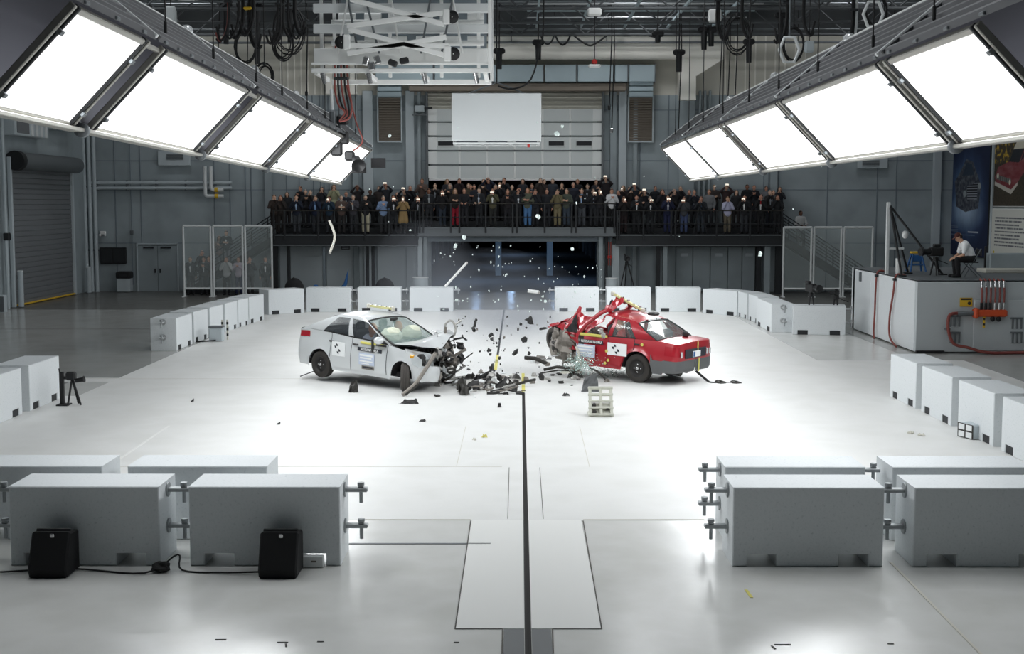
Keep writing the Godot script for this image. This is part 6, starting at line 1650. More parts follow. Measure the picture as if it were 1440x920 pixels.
func red_car() -> void:
	var t = thing("car", "red boxy saloon facing left with its front torn off and roof folded upward", "car")
	var d = Vector3(-0.8, 0, -0.6).normalized()
	var r = Vector3(-d.z, 0, d.x)
	var S = 1.09
	var base = Vector3(2.82, 0, -30.95) + r * 0.70 * S
	t.transform = Transform3D(Basis(d, Vector3.UP, r) * Basis(Vector3(0, 0, 1), 0.03) * Basis.from_scale(Vector3.ONE * S), base + Vector3(0, 0.01, 0))
	var c = Car.new()
	c.W = 0.825; c.xr = -0.98; c.xf = 3.2; c.A = 0.3; c.n = 5.5
	c.top = [[-0.98, 0.9], [-0.8, 0.93], [-0.4, 0.95], [0.2, 0.94], [1.0, 0.93], [1.7, 0.9], [3.2, 0.8]]
	c.low = 0.24; c.R = 0.312; c.wb = 2.43; c.arch = 0.375; c.Cb = -0.45; c.Ct = 0.12; c.Ab = 1.62; c.At = 1.0; c.roof = 1.4; c.Wr = 0.6; c.tip_r = 0.02
	var nz = FastNoiseLite.new(); nz.seed = 13; nz.frequency = 2.4
	c.dent = func(p: Vector3) -> Vector3:
		var q = p
		var a = clampf((p.x - 0.75) / 0.9, 0, 1)
		q += Vector3(-0.12 * a * clampf(-p.z, 0, 1), 0, 0) + Vector3(nz.get_noise_3d(p.x, p.y, p.z), nz.get_noise_3d(p.x + 7, p.y, p.z), nz.get_noise_3d(p.x, p.y + 7, p.z)) * 0.09 * a
		if p.y > 1.25:
			var b = clampf((p.x - 0.35) / 0.6, 0, 1); q.y += 0.13 * b * b + 0.05 * b * nz.get_noise_3d(p.x * 2, 0, p.z * 2)
		return q
	c.setup()
	car_body(t, c, M.red_car, {"d0": 0.05, "d1": 0.74, "d2": 1.45, "g": [0.26, 0.56, 0.62, 0.95], "glass": M.glass, "rear_glass": M.glass, "bl": 0.42, "bump_mat": M.bumper_grey, "bump": 6, "open": -1, "no_front": true, "no_screen": true, "pan": 0.5, "pan_l": 2.2})
	for side in [-1, 1]:
		obj("tail_lamp", side_part(c, side, 3, 8, 0.58, 0.88, 4, 0.008), M.lamp_red, t)
		obj("window_divider", glass_part(c, side, 0.36, 0.375, 0.03, 0.88, 0.0, 2), M.plastic_black, t)
		obj("door_handle", bx(Vector3(0.02, 0.83, side * (c.hw(0.83) + 0.015)), Vector3(0.14, 0.04, 0.03), 0.01), M.plastic_black, t)
		wheel(t, Vector3(0, c.R, side * 0.70), c.R, side, 0.0, "rubber", 4)
	# rear details
	obj("number_plate", bx(Vector3(-1.0, 0.66, 0.02), Vector3(0.02, 0.13, 0.32), 0.004), M.paper, t); obj("plate_mark", bx(Vector3(-1.012, 0.66, -0.1), Vector3(0.01, 0.11, 0.07), 0.002), M.blue_paint, t)
	obj("plate_recess", bx(Vector3(-0.985, 0.68, 0.0), Vector3(0.02, 0.2, 0.9), 0.01), M.print_dark, t)
	for z in [-0.62, 0.5, 0.62]: obj("reverse_lamp", bx(Vector3(-0.995, 0.68, z), Vector3(0.02, 0.13, 0.07), 0.01), M.lamp_clear, t)
	obj("yellow_strap", bx(Vector3(-1.02, 0.42, 0.1), Vector3(0.02, 0.3, 0.03), 0.005), M.tape_yellow, t); obj("strap_top", bx(Vector3(-0.99, 0.82, 0.08), Vector3(0.02, 0.2, 0.03), 0.005), M.tape_yellow, t)
	obj("boot_camera", bx(Vector3(-0.55, 1.02, 0.3), Vector3(0.14, 0.12, 0.1), 0.03), M.plastic_black, t)
	obj("roof_aerial", bx(Vector3(0.05, 1.45, -0.1), Vector3(0.2, 0.07, 0.25), 0.03), M.plastic_black, t)
	for q in [[-0.75, -0.2], [-0.6, 0.35]]: obj("exhaust_box", tb([Vector3(q[0] + 0.3, 0.26, q[1]), Vector3(q[0], 0.24, q[1])], 0.09, 10), M.scrap_dark, t)
	obj("trailing_cable", tb(smooth([Vector3(-0.9, 0.25, 0.2), Vector3(-1.1, 0.05, 0.35), Vector3(-1.3, 0.03, 0.2), Vector3(-1.6, 0.02, 0.45), Vector3(-1.75, 0.02, 0.5)], 4), 0.03, 6), M.cable, t)
	for q in [[-1.45, 0.3], [-1.72, 0.5]]: obj("cable_clamp", lump(Vector3(q[0], 0.05, q[1]), Vector3(0.13, 0.05, 0.09), 0.3, 7), M.scrap_dark, t)
	# roof bar standing up over the folded roof
	scale_bar(t, Vector3(0.35, 1.5, -0.05), Vector3(1.12, 1.82, -0.1))
	# folded roof front and pillars
	var rd = M.red_car
	obj("roof_fold", crumple([Vector3(0.8, 1.47, -0.55), Vector3(1.15, 1.42, -0.5), Vector3(1.05, 1.75, -0.1), Vector3(0.8, 1.72, -0.1)], 5, 5, 0.05, 31), rd, t)
	obj("roof_fold", crumple([Vector3(0.8, 1.72, -0.1), Vector3(1.05, 1.75, -0.1), Vector3(1.05, 1.48, 0.5), Vector3(0.75, 1.46, 0.55)], 5, 5, 0.05, 32), rd, t)
	obj("roof_lining", crumple([Vector3(1.0, 1.38, -0.4), Vector3(1.2, 1.4, -0.2), Vector3(1.12, 1.68, -0.1), Vector3(0.98, 1.6, -0.2)], 4, 4, 0.05, 33), M.black_soft, t)
	obj("bent_pillar", tb([Vector3(1.55, 0.95, -0.76), Vector3(1.4, 1.15, -0.74), Vector3(1.1, 1.42, -0.6), Vector3(0.95, 1.5, -0.55)], 0.05, 7), rd, t)
	obj("bent_pillar", tb([Vector3(1.75, 0.95, 0.7), Vector3(1.45, 1.25, 0.66), Vector3(1.05, 1.5, 0.55)], 0.05, 7), rd, t)
	# bonnet tent and torn front
	obj("bonnet_sheet", crumple([Vector3(1.62, 0.95, -0.75), Vector3(2.35, 1.0, -0.65), Vector3(2.1, 1.28, 0.1), Vector3(1.65, 1.12, 0.4)], 6, 7, 0.05, 41), rd, t)
	obj("bonnet_sheet", crumple([Vector3(2.35, 1.0, -0.65), Vector3(2.75, 0.95, -0.3), Vector3(2.5, 1.1, 0.4), Vector3(2.1, 1.28, 0.1)], 6, 6, 0.05, 42), rd, t)
	obj("bonnet_peak", crumple([Vector3(1.62, 0.98, -0.7), Vector3(1.98, 1.02, -0.72), Vector3(1.86, 1.5, -0.35), Vector3(1.8, 1.48, -0.35)], 5, 4, 0.03, 43), rd, t)
	obj("peak_dark_plate", crumple([Vector3(1.6, 0.94, -0.78), Vector3(1.9, 0.96, -0.78), Vector3(1.82, 1.32, -0.5), Vector3(1.76, 1.3, -0.5)], 4, 3, 0.03, 44), M.black_soft, t)  # black torn plate at the bonnet peak
	obj("fender_scrap", crumple([Vector3(1.5, 0.55, -0.86), Vector3(1.95, 0.6, -0.85), Vector3(1.95, 0.95, -0.8), Vector3(1.5, 0.95, -0.82)], 6, 6, 0.06, 45), rd, t)
	obj("fender_scrap", crumple([Vector3(1.7, 0.7, 0.8), Vector3(2.6, 0.6, 0.7), Vector3(2.5, 0.95, 0.6), Vector3(1.7, 0.95, 0.75)], 5, 6, 0.06, 46), rd, t)
	var rg = RandomNumberGenerator.new(); rg.seed = 77
	obj("engine_block", lump(Vector3(2.05, 0.62, -0.45), Vector3(0.42, 0.36, 0.42), 0.22, 5, 14, 10), M.scrap_mid, t)
	wheel(t, Vector3(2.38, 0.72, -0.5), 0.27, -1, -0.35, "tread", 4)
	obj("engine_block", lump(Vector3(1.85, 0.62, -0.74), Vector3(0.3, 0.34, 0.2), 0.3, 8, 14, 10), M.scrap_mid, t)
	for i in 48:
		var x = rg.randf_range(1.55, 2.4); var y = rg.randf_range(0.3, 0.98); var z = rg.randf_range(-0.88, 0.3)
		obj("engine_scrap", lump(Vector3(x, y, z), Vector3(rg.randf_range(0.05, 0.15), rg.randf_range(0.05, 0.14), rg.randf_range(0.05, 0.14)), 0.4, 300 + i), [M.scrap_mid, M.scrap_light, M.scrap_mid, M.scrap_dark, M.scrap_mid, M.red_car][i % 6], t)
	for i in 16:
		var a = Vector3(rg.randf_range(1.5, 2.3), rg.randf_range(0.15, 1.0), rg.randf_range(-0.9, 0.0)); var b = a + Vector3(rg.randf_range(-0.2, 0.5), rg.randf_range(-0.35, 0.15), rg.randf_range(-0.25, 0.25))
		obj("bent_pipe", tb([a, a.lerp(b, 0.5) + Vector3(0.04, 0.05, -0.06), b], rg.randf_range(0.012, 0.03), 6), [M.scrap_mid, M.cable, M.chrome][i % 3], t)
	# hanging wheel arch liner, bumper skins
	var li = []
	for i in 8:
		var a = PI * 0.75 + i * PI * 0.12
		li.append(PackedVector3Array([Vector3(1.75 + cos(a) * 0.36, 0.42 + sin(a) * 0.4, -1.05), Vector3(1.75 + cos(a) * 0.3, 0.42 + sin(a) * 0.32, -0.95), Vector3(1.75 + cos(a) * 0.36, 0.42 + sin(a) * 0.4, -0.75)]))
	var lm = MB.new(); lm.grid(li); obj("arch_liner", lm, M.cream_dark, t)
	# door markings
	var f1 = sticker(t, Vector3(0.5, 0.68, -c.hw(0.68) - 0.025), 0.5, 0.27, -1, M.paper); target_marks(f1, 0.5, 0.27)
	var f2 = sticker(t, Vector3(1.17, 0.79, -c.hw(0.79) - 0.05), 0.62, 0.08, -1, M.print_dark); lettering(f2, "NISSAN TSURU", 0.058, M.white_paint)
	var f3 = sticker(t, Vector3(1.3, 0.58, -c.hw(0.58) - 0.055), 0.5, 0.28, -1, M.paper_blue); print_lines(f3, 0.46, [[0.09, 0.035, 0.9], [0.02, 0.03, 0.85], [-0.05, 0.03, 0.9], [-0.1, 0.02, 0.6]], M.paper)
	obj("measuring_tape", bx(Vector3(1.15, 0.93, -c.hw(0.93) - 0.03), Vector3(0.72, 0.06, 0.03), 0.008), M.tape_yellow, t)
	for q in [[0.76, 0.62], [0.72, 0.42], [-0.12, 0.84], [0.8, 0.35]]: obj("yellow_marker", lump(Vector3(q[0], q[1], -c.hw(q[1]) - 0.03), Vector3(0.035, 0.03, 0.012), 0.3, 6), M.tape_yellow, t)
	for q in [[0.88, 0.95], [0.95, 1.05], [0.55, 0.5]]: obj("scraped_patch", lump(Vector3(q[0], q[1], -c.hw(0.8) - 0.01), Vector3(0.07, 0.06, 0.02), 0.4, 8), M.scrap_light, t)
	var hd = MB.new(); hd.ball(Vector3(0.72, 1.16, -0.4), Vector3(0.11, 0.14, 0.09), 14, 10); hd.ball(Vector3(0.83, 1.14, -0.4), Vector3(0.025, 0.03, 0.02), 8, 6); hd.tube([Vector3(0.66, 0.92, -0.4), Vector3(0.7, 1.08, -0.4)], 0.05, 8)
	obj("test_dummy_head", hd, M.dummy_skin, t); obj("test_dummy_torso", lump(Vector3(0.62, 0.8, -0.4), Vector3(0.17, 0.3, 0.22), 0.05, 2, 12, 8), M.red_paint_flat, t)

# ---------------------------------------------------------------- debris
func debris() -> void:
	var rg = RandomNumberGenerator.new(); rg.seed = 5
	# long bar leaning out of the silver car's bumper, ring in the air
	var a = fl(566, 558); var b = at(612, 497, 29.3)
	var t = thing("bumper_beam", "long grey bumper strip leaning from the silver car's bumper to the floor", "car part", a)
	var P = [Vector3(0, 0.04, 0), (b - a) * 0.35 + Vector3(0.03, -0.05, 0.05), (b - a) * 0.7 + Vector3(0.02, -0.03, 0.05), b - a]
	obj("beam_skin", tb(smooth(P, 4), 0.045, 7), M.scrap_mid, t); obj("beam_foam", tb([P[0] + Vector3(0.06, 0, 0), P[1] + Vector3(0.07, 0, 0)], 0.03, 6), M.scrap_dark, t)
	var rc = at(633, 463, 30.3)
	t = thing("loose_ring", "bent pale metal ring thrown up above the silver car's bonnet", "car part", rc)
	var pts = []
	for i in 12: pts.append(Vector3(cos(TAU * i / 11) * 0.13, sin(TAU * i / 11) * 0.2, sin(i * 2.0) * 0.05))
	obj("ring", tb(pts, 0.028, 6), M.scrap_light, t); obj("ring_tail", tb([Vector3(-0.1, 0.05, 0), Vector3(-0.12, -0.2, 0), Vector3(0.0, -0.34, 0)], 0.035, 6), M.scrap_mid, t); obj("ring_arm", tb([Vector3(0.1, 0.1, 0), Vector3(0.26, 0.2, 0)], 0.025, 6), M.scrap_light, t)
	# heap between the cars
	for i in 130:
		var px = rg.randf_range(612, 730); var py = rg.randf_range(518, 562)
		if i < 80: px = rg.randf_range(640, 728); py = rg.randf_range(528, 549)
		if i > 110: px = rg.randf_range(740, 815); py = rg.randf_range(505, 545)
		var p = fl(px, py)
		var big = rg.randf_range(0.02, 0.07)
		if i % 7 == 0: big *= 1.9
		var lab = "dark crushed car fragment lying in the heap on the floor between the cars"
		var grp = "fragments heaped between the cars"
		if px > 738: lab = "dark crushed car fragment lying on the floor left of the red car"; grp = "fragments by the red car"
		elif px < 640: lab = "small dark fragment lying on the floor in front of the silver car"; grp = "fragments before the silver car"
		var f = obj("car_fragment", lump(Vector3(0, big * 0.5, 0), Vector3(big * rg.randf_range(0.8, 2.0), big * rg.randf_range(0.4, 1.5), big * rg.randf_range(0.7, 1.4)), 0.45, 500 + i, 7, 4), [M.plastic_black, M.scrap_dark, M.paper, M.scrap_light, M.scrap_mid][i % 5])
		f.position = p; f.rotation.y = rg.randf_range(0, TAU)
		tag(f, lab, "fragment", grp)
	var up = [[660, 540, 0.3, 0.35], [682, 545, 0.25, 0.4], [688, 520, 0.1, 0.5], [700, 542, 0.35, 0.3], [652, 552, 0.18, 0.42], [650, 535, 0.35, 0.2], [712, 538, 0.25, 0.3], [668, 538, 0.2, 0.3], [722, 542, 0.16, 0.3], [676, 530, 0.12, 0.35]]
	var un = ["largest dark crumpled plate in the heap right of the silver car", "tall black shard standing in the heap, second from its right", "thin dark strip upright behind the heap", "broad black shard at the right end of the heap by the tow slot", "curled black strip at the heap's near edge below the bumper", "dark plate at the silver car's broken nose", "dark shard beside the yellow tape in the far slot", "crooked shard midway along the heap", "small leaning shard at the heap's far right", "narrow shard behind the middle of the heap"]
	for i in up.size():
		var q = up[i]; var p = fl(q[0], q[1] + 4)
		var lean = Vector3(rg.randf_range(-0.25, 0.25), 0, rg.randf_range(-0.3, 0.1)); var hh = q[3] * rg.randf_range(0.5, 1.0)
		var f = obj("car_fragment", crumple([Vector3(-q[2] / 2, 0, 0), Vector3(q[2] / 2, rg.randf_range(0, 0.08), 0.12), Vector3(q[2] * rg.randf_range(0.05, 0.5), hh, 0.1) + lean, Vector3(-q[2] * rg.randf_range(0.1, 0.6), hh * rg.randf_range(0.4, 1.0), 0) + lean], 4, 4, 0.05, 700 + i), M.plastic_black if i % 2 else M.scrap_dark)
		f.position = p; f.rotation.y = rg.randf_range(-0.8, 0.8); tag(f, un[i], "fragment")
	for i in 34:
		var p = fl(rg.randf_range(622, 728), rg.randf_range(532, 556)); var L = rg.randf_range(0.12, 0.55); var a2 = rg.randfn(0.0, 0.5)
		var e = Vector3(cos(a2) * L, rg.randf_range(0.0, 0.16), sin(a2) * L)
		var f = obj("metal_splinter", tb([Vector3(0, 0.03, 0), e * 0.5 + Vector3(0, rg.randf_range(0.02, 0.1), 0.03), e + Vector3(0, 0.03, 0)], rg.randf_range(0.012, 0.035), 5), [M.plastic_black, M.scrap_mid, M.scrap_light, M.scrap_dark][i % 4])
		f.position = p; tag(f, "thin bent splinter lying among the heaped fragments between the cars", "fragment", "splinters in the heap between the cars")
	# pieces lying apart, each known by its place
	for q in [[497, 552, 0.22, 0.3, "standing dark triangular shard alone on the floor left of the silver car's wheel", "scrap_dark"], [575, 568, 0.45, 0.1, "twisted black strip on the floor below the silver car's front wheel", "plastic_black"], [594, 593, 0.15, 0.04, "small dark flake alone on the floor nearest to the camera, left of the slot", "plastic_black"], [808, 532, 0.4, 0.35, "curved dark bumper skin below the red car's torn wheel", "scrap_dark"], [829, 551, 0.42, 0.42, "large grey bumper skin standing on the floor in front of the red car", "bumper_grey"], [795, 557, 0.2, 0.06, "small black piece on the floor between the slot and the aluminium grid", "plastic_black"], [711, 555, 0.14, 0.05, "black flake on the floor just left of the slot end", "plastic_black"], [702, 573, 0.08, 0.09, "small dark sliver left of the slot below the heap", "plastic_black"], [271, 565, 0.06, 0.05, "tiny black stud alone on the white floor at far left", "plastic_black"], [392, 597, 0.07, 0.04, "tiny black bit alone on the floor below the silver car's rear", "plastic_black"], [1280, 610, 0.14, 0.03, "pale torn scrap on the floor before the right hand blocks", "cream_dark"], [1295, 613, 0.16, 0.03, "second pale torn scrap on the floor nearer the right hand blocks", "cream_dark"], [681, 615, 0.12, 0.04, "yellowish scrap on the floor left of the slot", "tape_yellow"], [667, 619, 0.08, 0.03, "beige sliver beside the yellowish scrap", "cream_dark"], [965, 518, 0.06, 0.05, "tiny pale bit under the red car's bumper", "cream_dark"]]:
		var p = fl(q[0], q[1])
		var f = obj("car_fragment", crumple([Vector3(-q[2] / 2, 0, 0.04), Vector3(q[2] / 2, 0.01, 0.08), Vector3(q[2] * 0.35, q[3], -0.04), Vector3(-q[2] * 0.2, q[3] * 0.8, -0.08)], 4, 5, 0.018 + q[3] * 0.06, 800 + int(q[0])), M[q[5]])
		f.position = p; tag(f, q[4], "fragment")
	# strips left of the red car
	for q in [[738, 503, 770, 512, 0.05, "dark splintered strip left of the red car's loose wheel"], [765, 520, 805, 518, 0.04, "dark rail under the red car's torn front, with yellow paint"], [760, 525, 815, 522, 0.02, "thin black rod lying left of the red car's front"], [829, 517, 854, 541, 0.025, "thin dark rod sloping to the floor under the red car's door"]]:
		var p = at(q[0], q[1], 31.2); var e = at(q[2], q[3], 31.0)
		p.y = maxf(p.y, 0.03); e.y = maxf(e.y, 0.03)
		t = thing("metal_strip", q[5], "car part", p)
		obj("strip_body", tb([Vector3.ZERO, (e - p) * 0.45 + Vector3(0, 0.05, 0), e - p], q[4], 6), M.scrap_dark, t); obj("strip_end", lump(e - p, Vector3(0.07, 0.05, 0.06), 0.4, 3), M.scrap_mid, t)
	# flying pieces
	var fly = [[745, 450, 0.11, 0.13], [738, 478, 0.1, 0.09], [668, 455, 0.11, 0.04], [666, 463, 0.07, 0.05], [690, 471, 0.07, 0.07], [692, 477, 0.05, 0.05], [688, 493, 0.06, 0.06], [764, 462, 0.05, 0.12], [725, 495, 0.05, 0.12], [761, 530, 0.09, 0.11], [744, 497, 0.05, 0.05], [703, 503, 0.05, 0.05], [650, 458, 0.03, 0.03], [732, 456, 0.05, 0.04], [740, 461, 0.03, 0.03], [743, 489, 0.03, 0.03]]
	var fn = ["largest dark piece flying above the slot between the cars", "second large dark piece flying lower between the cars", "flat dark piece flying right of the bent ring", "small dark piece just under the flat one right of the ring"]
	for i in fly.size():
		var q = fly[i]
		var f = obj("flying_fragment", lump(Vector3.ZERO, Vector3(q[2], q[3], 0.05) * 0.8, 0.6, 900 + i, 8, 4), M.plastic_black)
		f.rotation.z = i * 0.7
		f.position = at(q[0], q[1], 30.5); tag(f, fn[i] if i < 4 else "small dark fragment flying between the two cars", "fragment", "" if i < 4 else "dark fragments flying between the cars")
	for i in 60:
		var px = 640 + absf(rg.randfn(0, 1)) * 60; px = minf(px, 800); var py = rg.randf_range(445, 530)
		var f = obj("flying_fragment", lump(Vector3.ZERO, Vector3(1, rg.randf_range(0.6, 1.6), 1) * rg.randf_range(0.01, 0.026), 0.4, 1000 + i, 5, 3), M.plastic_black if i % 4 else M.scrap_mid)
		f.position = at(px, py, rg.randf_range(29.8, 31.2)); tag(f, "small dark fragment flying between the two cars", "fragment", "dark fragments flying between the cars")
	# bright bits over the tunnel mouth
	for i in 120:
		var px = rg.randf_range(610, 850); var py = rg.randf_range(345, 440)
		if i > 95: px = rg.randf_range(430, 1160); py = rg.randf_range(170, 350)
		var s = rg.randf_range(0.008, 0.02)
		if i % 12 == 0: s *= 2.0
		var f = obj("glass_fragment", lump(Vector3.ZERO, Vector3(s, s * rg.randf_range(0.7, 1.8), s), 0.4, 1200 + i, 5, 3), M.glass_bits)
		f.position = at(px, py, rg.randf_range(28.5, 31.5)); tag(f, "tiny bright fragment flying before the dark tunnel mouth" if i <= 95 else "tiny bright fragment flying high before the gallery and walls", "fragment", "bright fragments flying before the tunnel" if i <= 95 else "bright fragments flying high")
	for q in [[653, 334, 0.045, "largest bright chip flying before the gallery edge left of the slot"], [640, 346, 0.045, "second bright chip flying low over the tunnel's left part"], [805, 350, 0.035, "bright chip flying over the tunnel's right part"], [757, 305, 0.05, "bright bent chip flying before the centre gallery railing"], [1069, 357, 0.05, "bright chip flying before the folding panel wall"], [783, 188, 0.05, "bright flake flying before the loading door"], [791, 178, 0.03, "small bright flake above the bent one before the loading door"], [548, 191, 0.03, "bright flake flying left of the loading door"]]:
		var f = obj("glass_fragment", lump(Vector3.ZERO, Vector3(q[2], q[2] * 1.2, q[2]), 0.4, int(q[0]), 6, 4), M.glass_bits)
		f.position = at(q[0], q[1], 29.5); tag(f, q[3], "fragment")
	for q in [[463, 310, 464, 355, 3.2, "curled pale strip flying in front of the left gallery"], [626, 403, 656, 370, 2.6, "straight white strip flying before the tunnel's left side"], [742, 409, 757, 411, 3.0, "short white strip flying low before the tunnel"]]:
		var p = at(q[0], q[1], 30.5); var e = at(q[2], q[3], 30.5)
		t = thing("trim_strip", q[5], "car part", p)
		var mid = (e - p) * 0.5 + Vector3(0.12 if q[0] < 500 else 0.0, 0, 0)
		obj("strip_body", tb(smooth([Vector3.ZERO, mid, e - p], 5), 0.03 if q[0] < 700 else 0.045, 6), M.white_paint if q[0] > 500 else M.cream_dark, t); obj("strip_tip", lump(e - p, Vector3(0.04, 0.04, 0.03), 0.3, 2, 6, 4), M.scrap_light, t)
	# glass spray under the red car's door
	var mm = MultiMesh.new(); mm.transform_format = MultiMesh.TRANSFORM_3D
	mm.mesh = lump(Vector3.ZERO, Vector3(0.012, 0.01, 0.012), 0.4, 3, 5, 3).done()
	mm.instance_count = 900
	for i in 900:
		var p = at(816 + rg.randfn(0, 11), 512 + rg.randfn(0, 7), 30.9 + rg.randfn(0, 0.2)) if i < 600 else fl(850 + rg.randfn(0, 22), 523 + rg.randfn(0, 4), 0.02)
		p.y = maxf(p.y, 0.012)
		mm.set_instance_transform(i, Transform3D(Basis(Vector3.UP, rg.randf_range(0, TAU)) * Basis.from_scale(Vector3.ONE * rg.randf_range(0.6, 1.7)), p))
	var ms = MultiMeshInstance3D.new(); ms.name = "glass_spray"; ms.multimesh = mm; ms.material_override = M.car_glass; add_child(ms)
	tag(ms, "spray of greenish crumbled glass below the red car's front door", "glass"); ms.set_meta("kind", "stuff")
	# aluminium grid block
	var gp = fl(846, 587)
	t = thing("aluminium_grid", "aluminium grid bracket leaning up from the white floor before the red car", "bracket", gp)
	var lean = Basis(Vector3.RIGHT, -0.55)
	for k in 3: obj("grid_bar", bx(Vector3.ZERO, Vector3(0.06, 0.62, 0.06), 0.01), M.bracket, t).transform = Transform3D(lean, lean * Vector3(-0.22 + k * 0.21, 0.31, 0) + Vector3(0, 0.02, 0))
	for k in 5: obj("grid_bar", bx(Vector3.ZERO, Vector3(0.5, 0.045, 0.07), 0.01), M.bracket, t).transform = Transform3D(lean, lean * Vector3(-0.01, 0.03 + k * 0.145, 0.01) + Vector3(0, 0.02, 0))
	obj("grid_plate", bx(Vector3.ZERO, Vector3(0.48, 0.26, 0.03), 0.008), M.bracket, t).transform = Transform3D(lean, lean * Vector3(-0.01, 0.17, -0.05) + Vector3(0, 0.02, 0))
	for q in [[-0.14, 0.09], [-0.14, 0.24], [0.12, 0.17]]: obj("grid_socket", bx(Vector3.ZERO, Vector3(0.08, 0.07, 0.08), 0.02), M.scrap_dark, t).transform = Transform3D(lean, lean * Vector3(q[0], q[1], 0.0) + Vector3(0, 0.02, 0))
	obj("grid_foot", bx(Vector3(-0.01, 0.03, -0.22), Vector3(0.5, 0.06, 0.42), 0.01), M.bracket, t)
	# small case and stand at the left blocks, battery box at the right ones
	var cp = fl(305, 480)
	t = thing("grey_case", "small grey case with cable at the foot of the left curved row", "case", cp)
	obj("case_body", bx(Vector3(0, 0.22, 0), Vector3(0.42, 0.42, 0.3), 0.03), M.wall_light, t); obj("case_lid", bx(Vector3(0, 0.45, 0), Vector3(0.44, 0.05, 0.32), 0.015), M.grey_steel, t)
	obj("case_cable", tb(smooth([Vector3(0, 0.05, 0.15), Vector3(-0.5, 0.02, 0.3), Vector3(-1.2, 0.02, -0.1), Vector3(-1.5, 0.02, 0.4)], 4), 0.02, 5), M.cable, t)
	var sp = fl(313, 478)
	t = thing("striped_post", "short striped sensor post beside the grey case on the left", "post", sp)
	for k in 2:
		obj("post_rod", tb([Vector3(k * 0.16, 0, 0), Vector3(k * 0.16, 0.62, 0)], 0.03, 6), M.cream_dark, t)
		for j in 3: obj("post_band", tb([Vector3(k * 0.16, 0.12 + j * 0.18, 0), Vector3(k * 0.16, 0.2 + j * 0.18, 0)], 0.034, 6), M.black_paint, t)
	var bp = fl(1367, 616)
	t = thing("battery_box", "small metal battery box with a white cross marked front by the right hand blocks", "box", bp, 0.35)
	obj("box_body", bx(Vector3(0, 0.14, 0), Vector3(0.3, 0.26, 0.42), 0.02), M.wall_light, t)
	for i in 4: obj("white_cap", bx(Vector3(-0.155, 0.075 + 0.13 * (i % 2), -0.1 + 0.2 * int(i / 2)), Vector3(0.02, 0.11, 0.17), 0.008), M.paper, t)
	obj("dark_seam", bx(Vector3(-0.155, 0.14, 0), Vector3(0.012, 0.26, 0.42), 0.004), M.scrap_dark, t)
	# camera on stand at the left edge
	var kp = fl(88, 570)
	t = thing("floor_camera", "black camera on a floor stand beside the left edge blocks", "camera", kp)
	obj("stand_post", bx(Vector3(0, 0.36, 0), Vector3(0.09, 0.7, 0.09), 0.015), M.black_paint, t); obj("stand_base", bx(Vector3(0.03, 0.015, 0), Vector3(0.24, 0.03, 0.3), 0.005), M.black_paint, t)
	obj("stand_rod", tb([Vector3(-0.03, 0.6, 0), Vector3(-0.05, 0.78, 0)], 0.015, 6), M.black_paint, t)
	obj("camera_body", bx(Vector3(0.2, 0.62, 0), Vector3(0.2, 0.17, 0.16), 0.03), M.black_paint, t); obj("camera_arm", tb([Vector3(0.03, 0.58, 0), Vector3(0.2, 0.58, 0)], 0.035, 6), M.black_paint, t)
	var le = MB.new(); le.lathe([Vector2(0.002, 0), Vector2(0.045, 0), Vector2(0.05, 0.16), Vector2(0.075, 0.2), Vector2(0.07, 0.2), Vector2(0.04, 0.17), Vector2(0.002, 0.16)], Transform3D(Basis(Vector3(0, 0, 1), -1.4), Vector3(0.28, 0.52, 0.0)), 12); obj("lens", le, M.black_paint, t)
	for q in [[0.42, 0.15, 0.1], [0.3, 0.08, -0.12], [0.18, 0.05, 0.2]]: obj("tripod_leg", tb([Vector3(0.22, 0.58, 0), Vector3(q[0], 0.02, q[2])], 0.022, 6), M.black_paint, t)
	# wedge speakers, cables and paper box before the front left blocks
	for q in [[61, "left", -5.36], [388, "right", -2.745]]:
		t = thing("wedge_speaker", "black floor wedge speaker before the %s block of the front left row" % ["outer", "inner"][0 if q[1] == "left" else 1], "speaker", Vector3(q[2], 0, -14.78))
		var m = MB.new(); m.prism(PackedVector2Array([Vector2(-0.24, 0), Vector2(0.2, 0), Vector2(0.24, 0.1), Vector2(0.06, 0.5), Vector2(-0.24, 0.46)]), 0.44, Transform3D(Basis(Vector3.UP, -PI / 2), Vector3.ZERO), 0.02); obj("cabinet", m, M.black_soft, t)
		obj("grille", bx(Vector3(0, 0.29, 0.17), Vector3(0.4, 0.4, 0.02), 0.008, ), M.black_paint, t).rotation.x = -0.42
		obj("badge", bx(Vector3(0.02, 0.46, 0.085), Vector3(0.05, 0.05, 0.02), 0.012), M.chrome, t)
	t = thing("floor_cable", "black cable lying along the foot of the front left blocks", "cable", Vector3(-6, 0, -14.75))
	obj("cable_run", tb(smooth([Vector3(0, 0.02, 0.0), Vector3(0.8, 0.02, -0.15), Vector3(1.7, 0.02, 0.02), Vector3(2.0, 0.15, -0.3), Vector3(2.1, 0.02, -0.1), Vector3(2.6, 0.02, 0.0), Vector3(3.02, 0.03, 0.0)], 5), 0.011, 6), M.cable, t); obj("cable_plug", lump(Vector3(1.85, 0.06, -0.1), Vector3(0.11, 0.06, 0.08), 0.3, 4), M.cable, t)
	var pb = fl(443, 792); pb.z = -15.06
	t = thing("white_carton", "small white carton tucked into the pocket of the inner front left block", "box", pb)
	obj("carton_body", bx(Vector3(0, 0.07, 0), Vector3(0.26, 0.13, 0.1), 0.008), M.paper, t); obj("carton_print", bx(Vector3(0.02, 0.08, 0.052), Vector3(0.06, 0.02, 0.002)), M.scrap_mid, t)

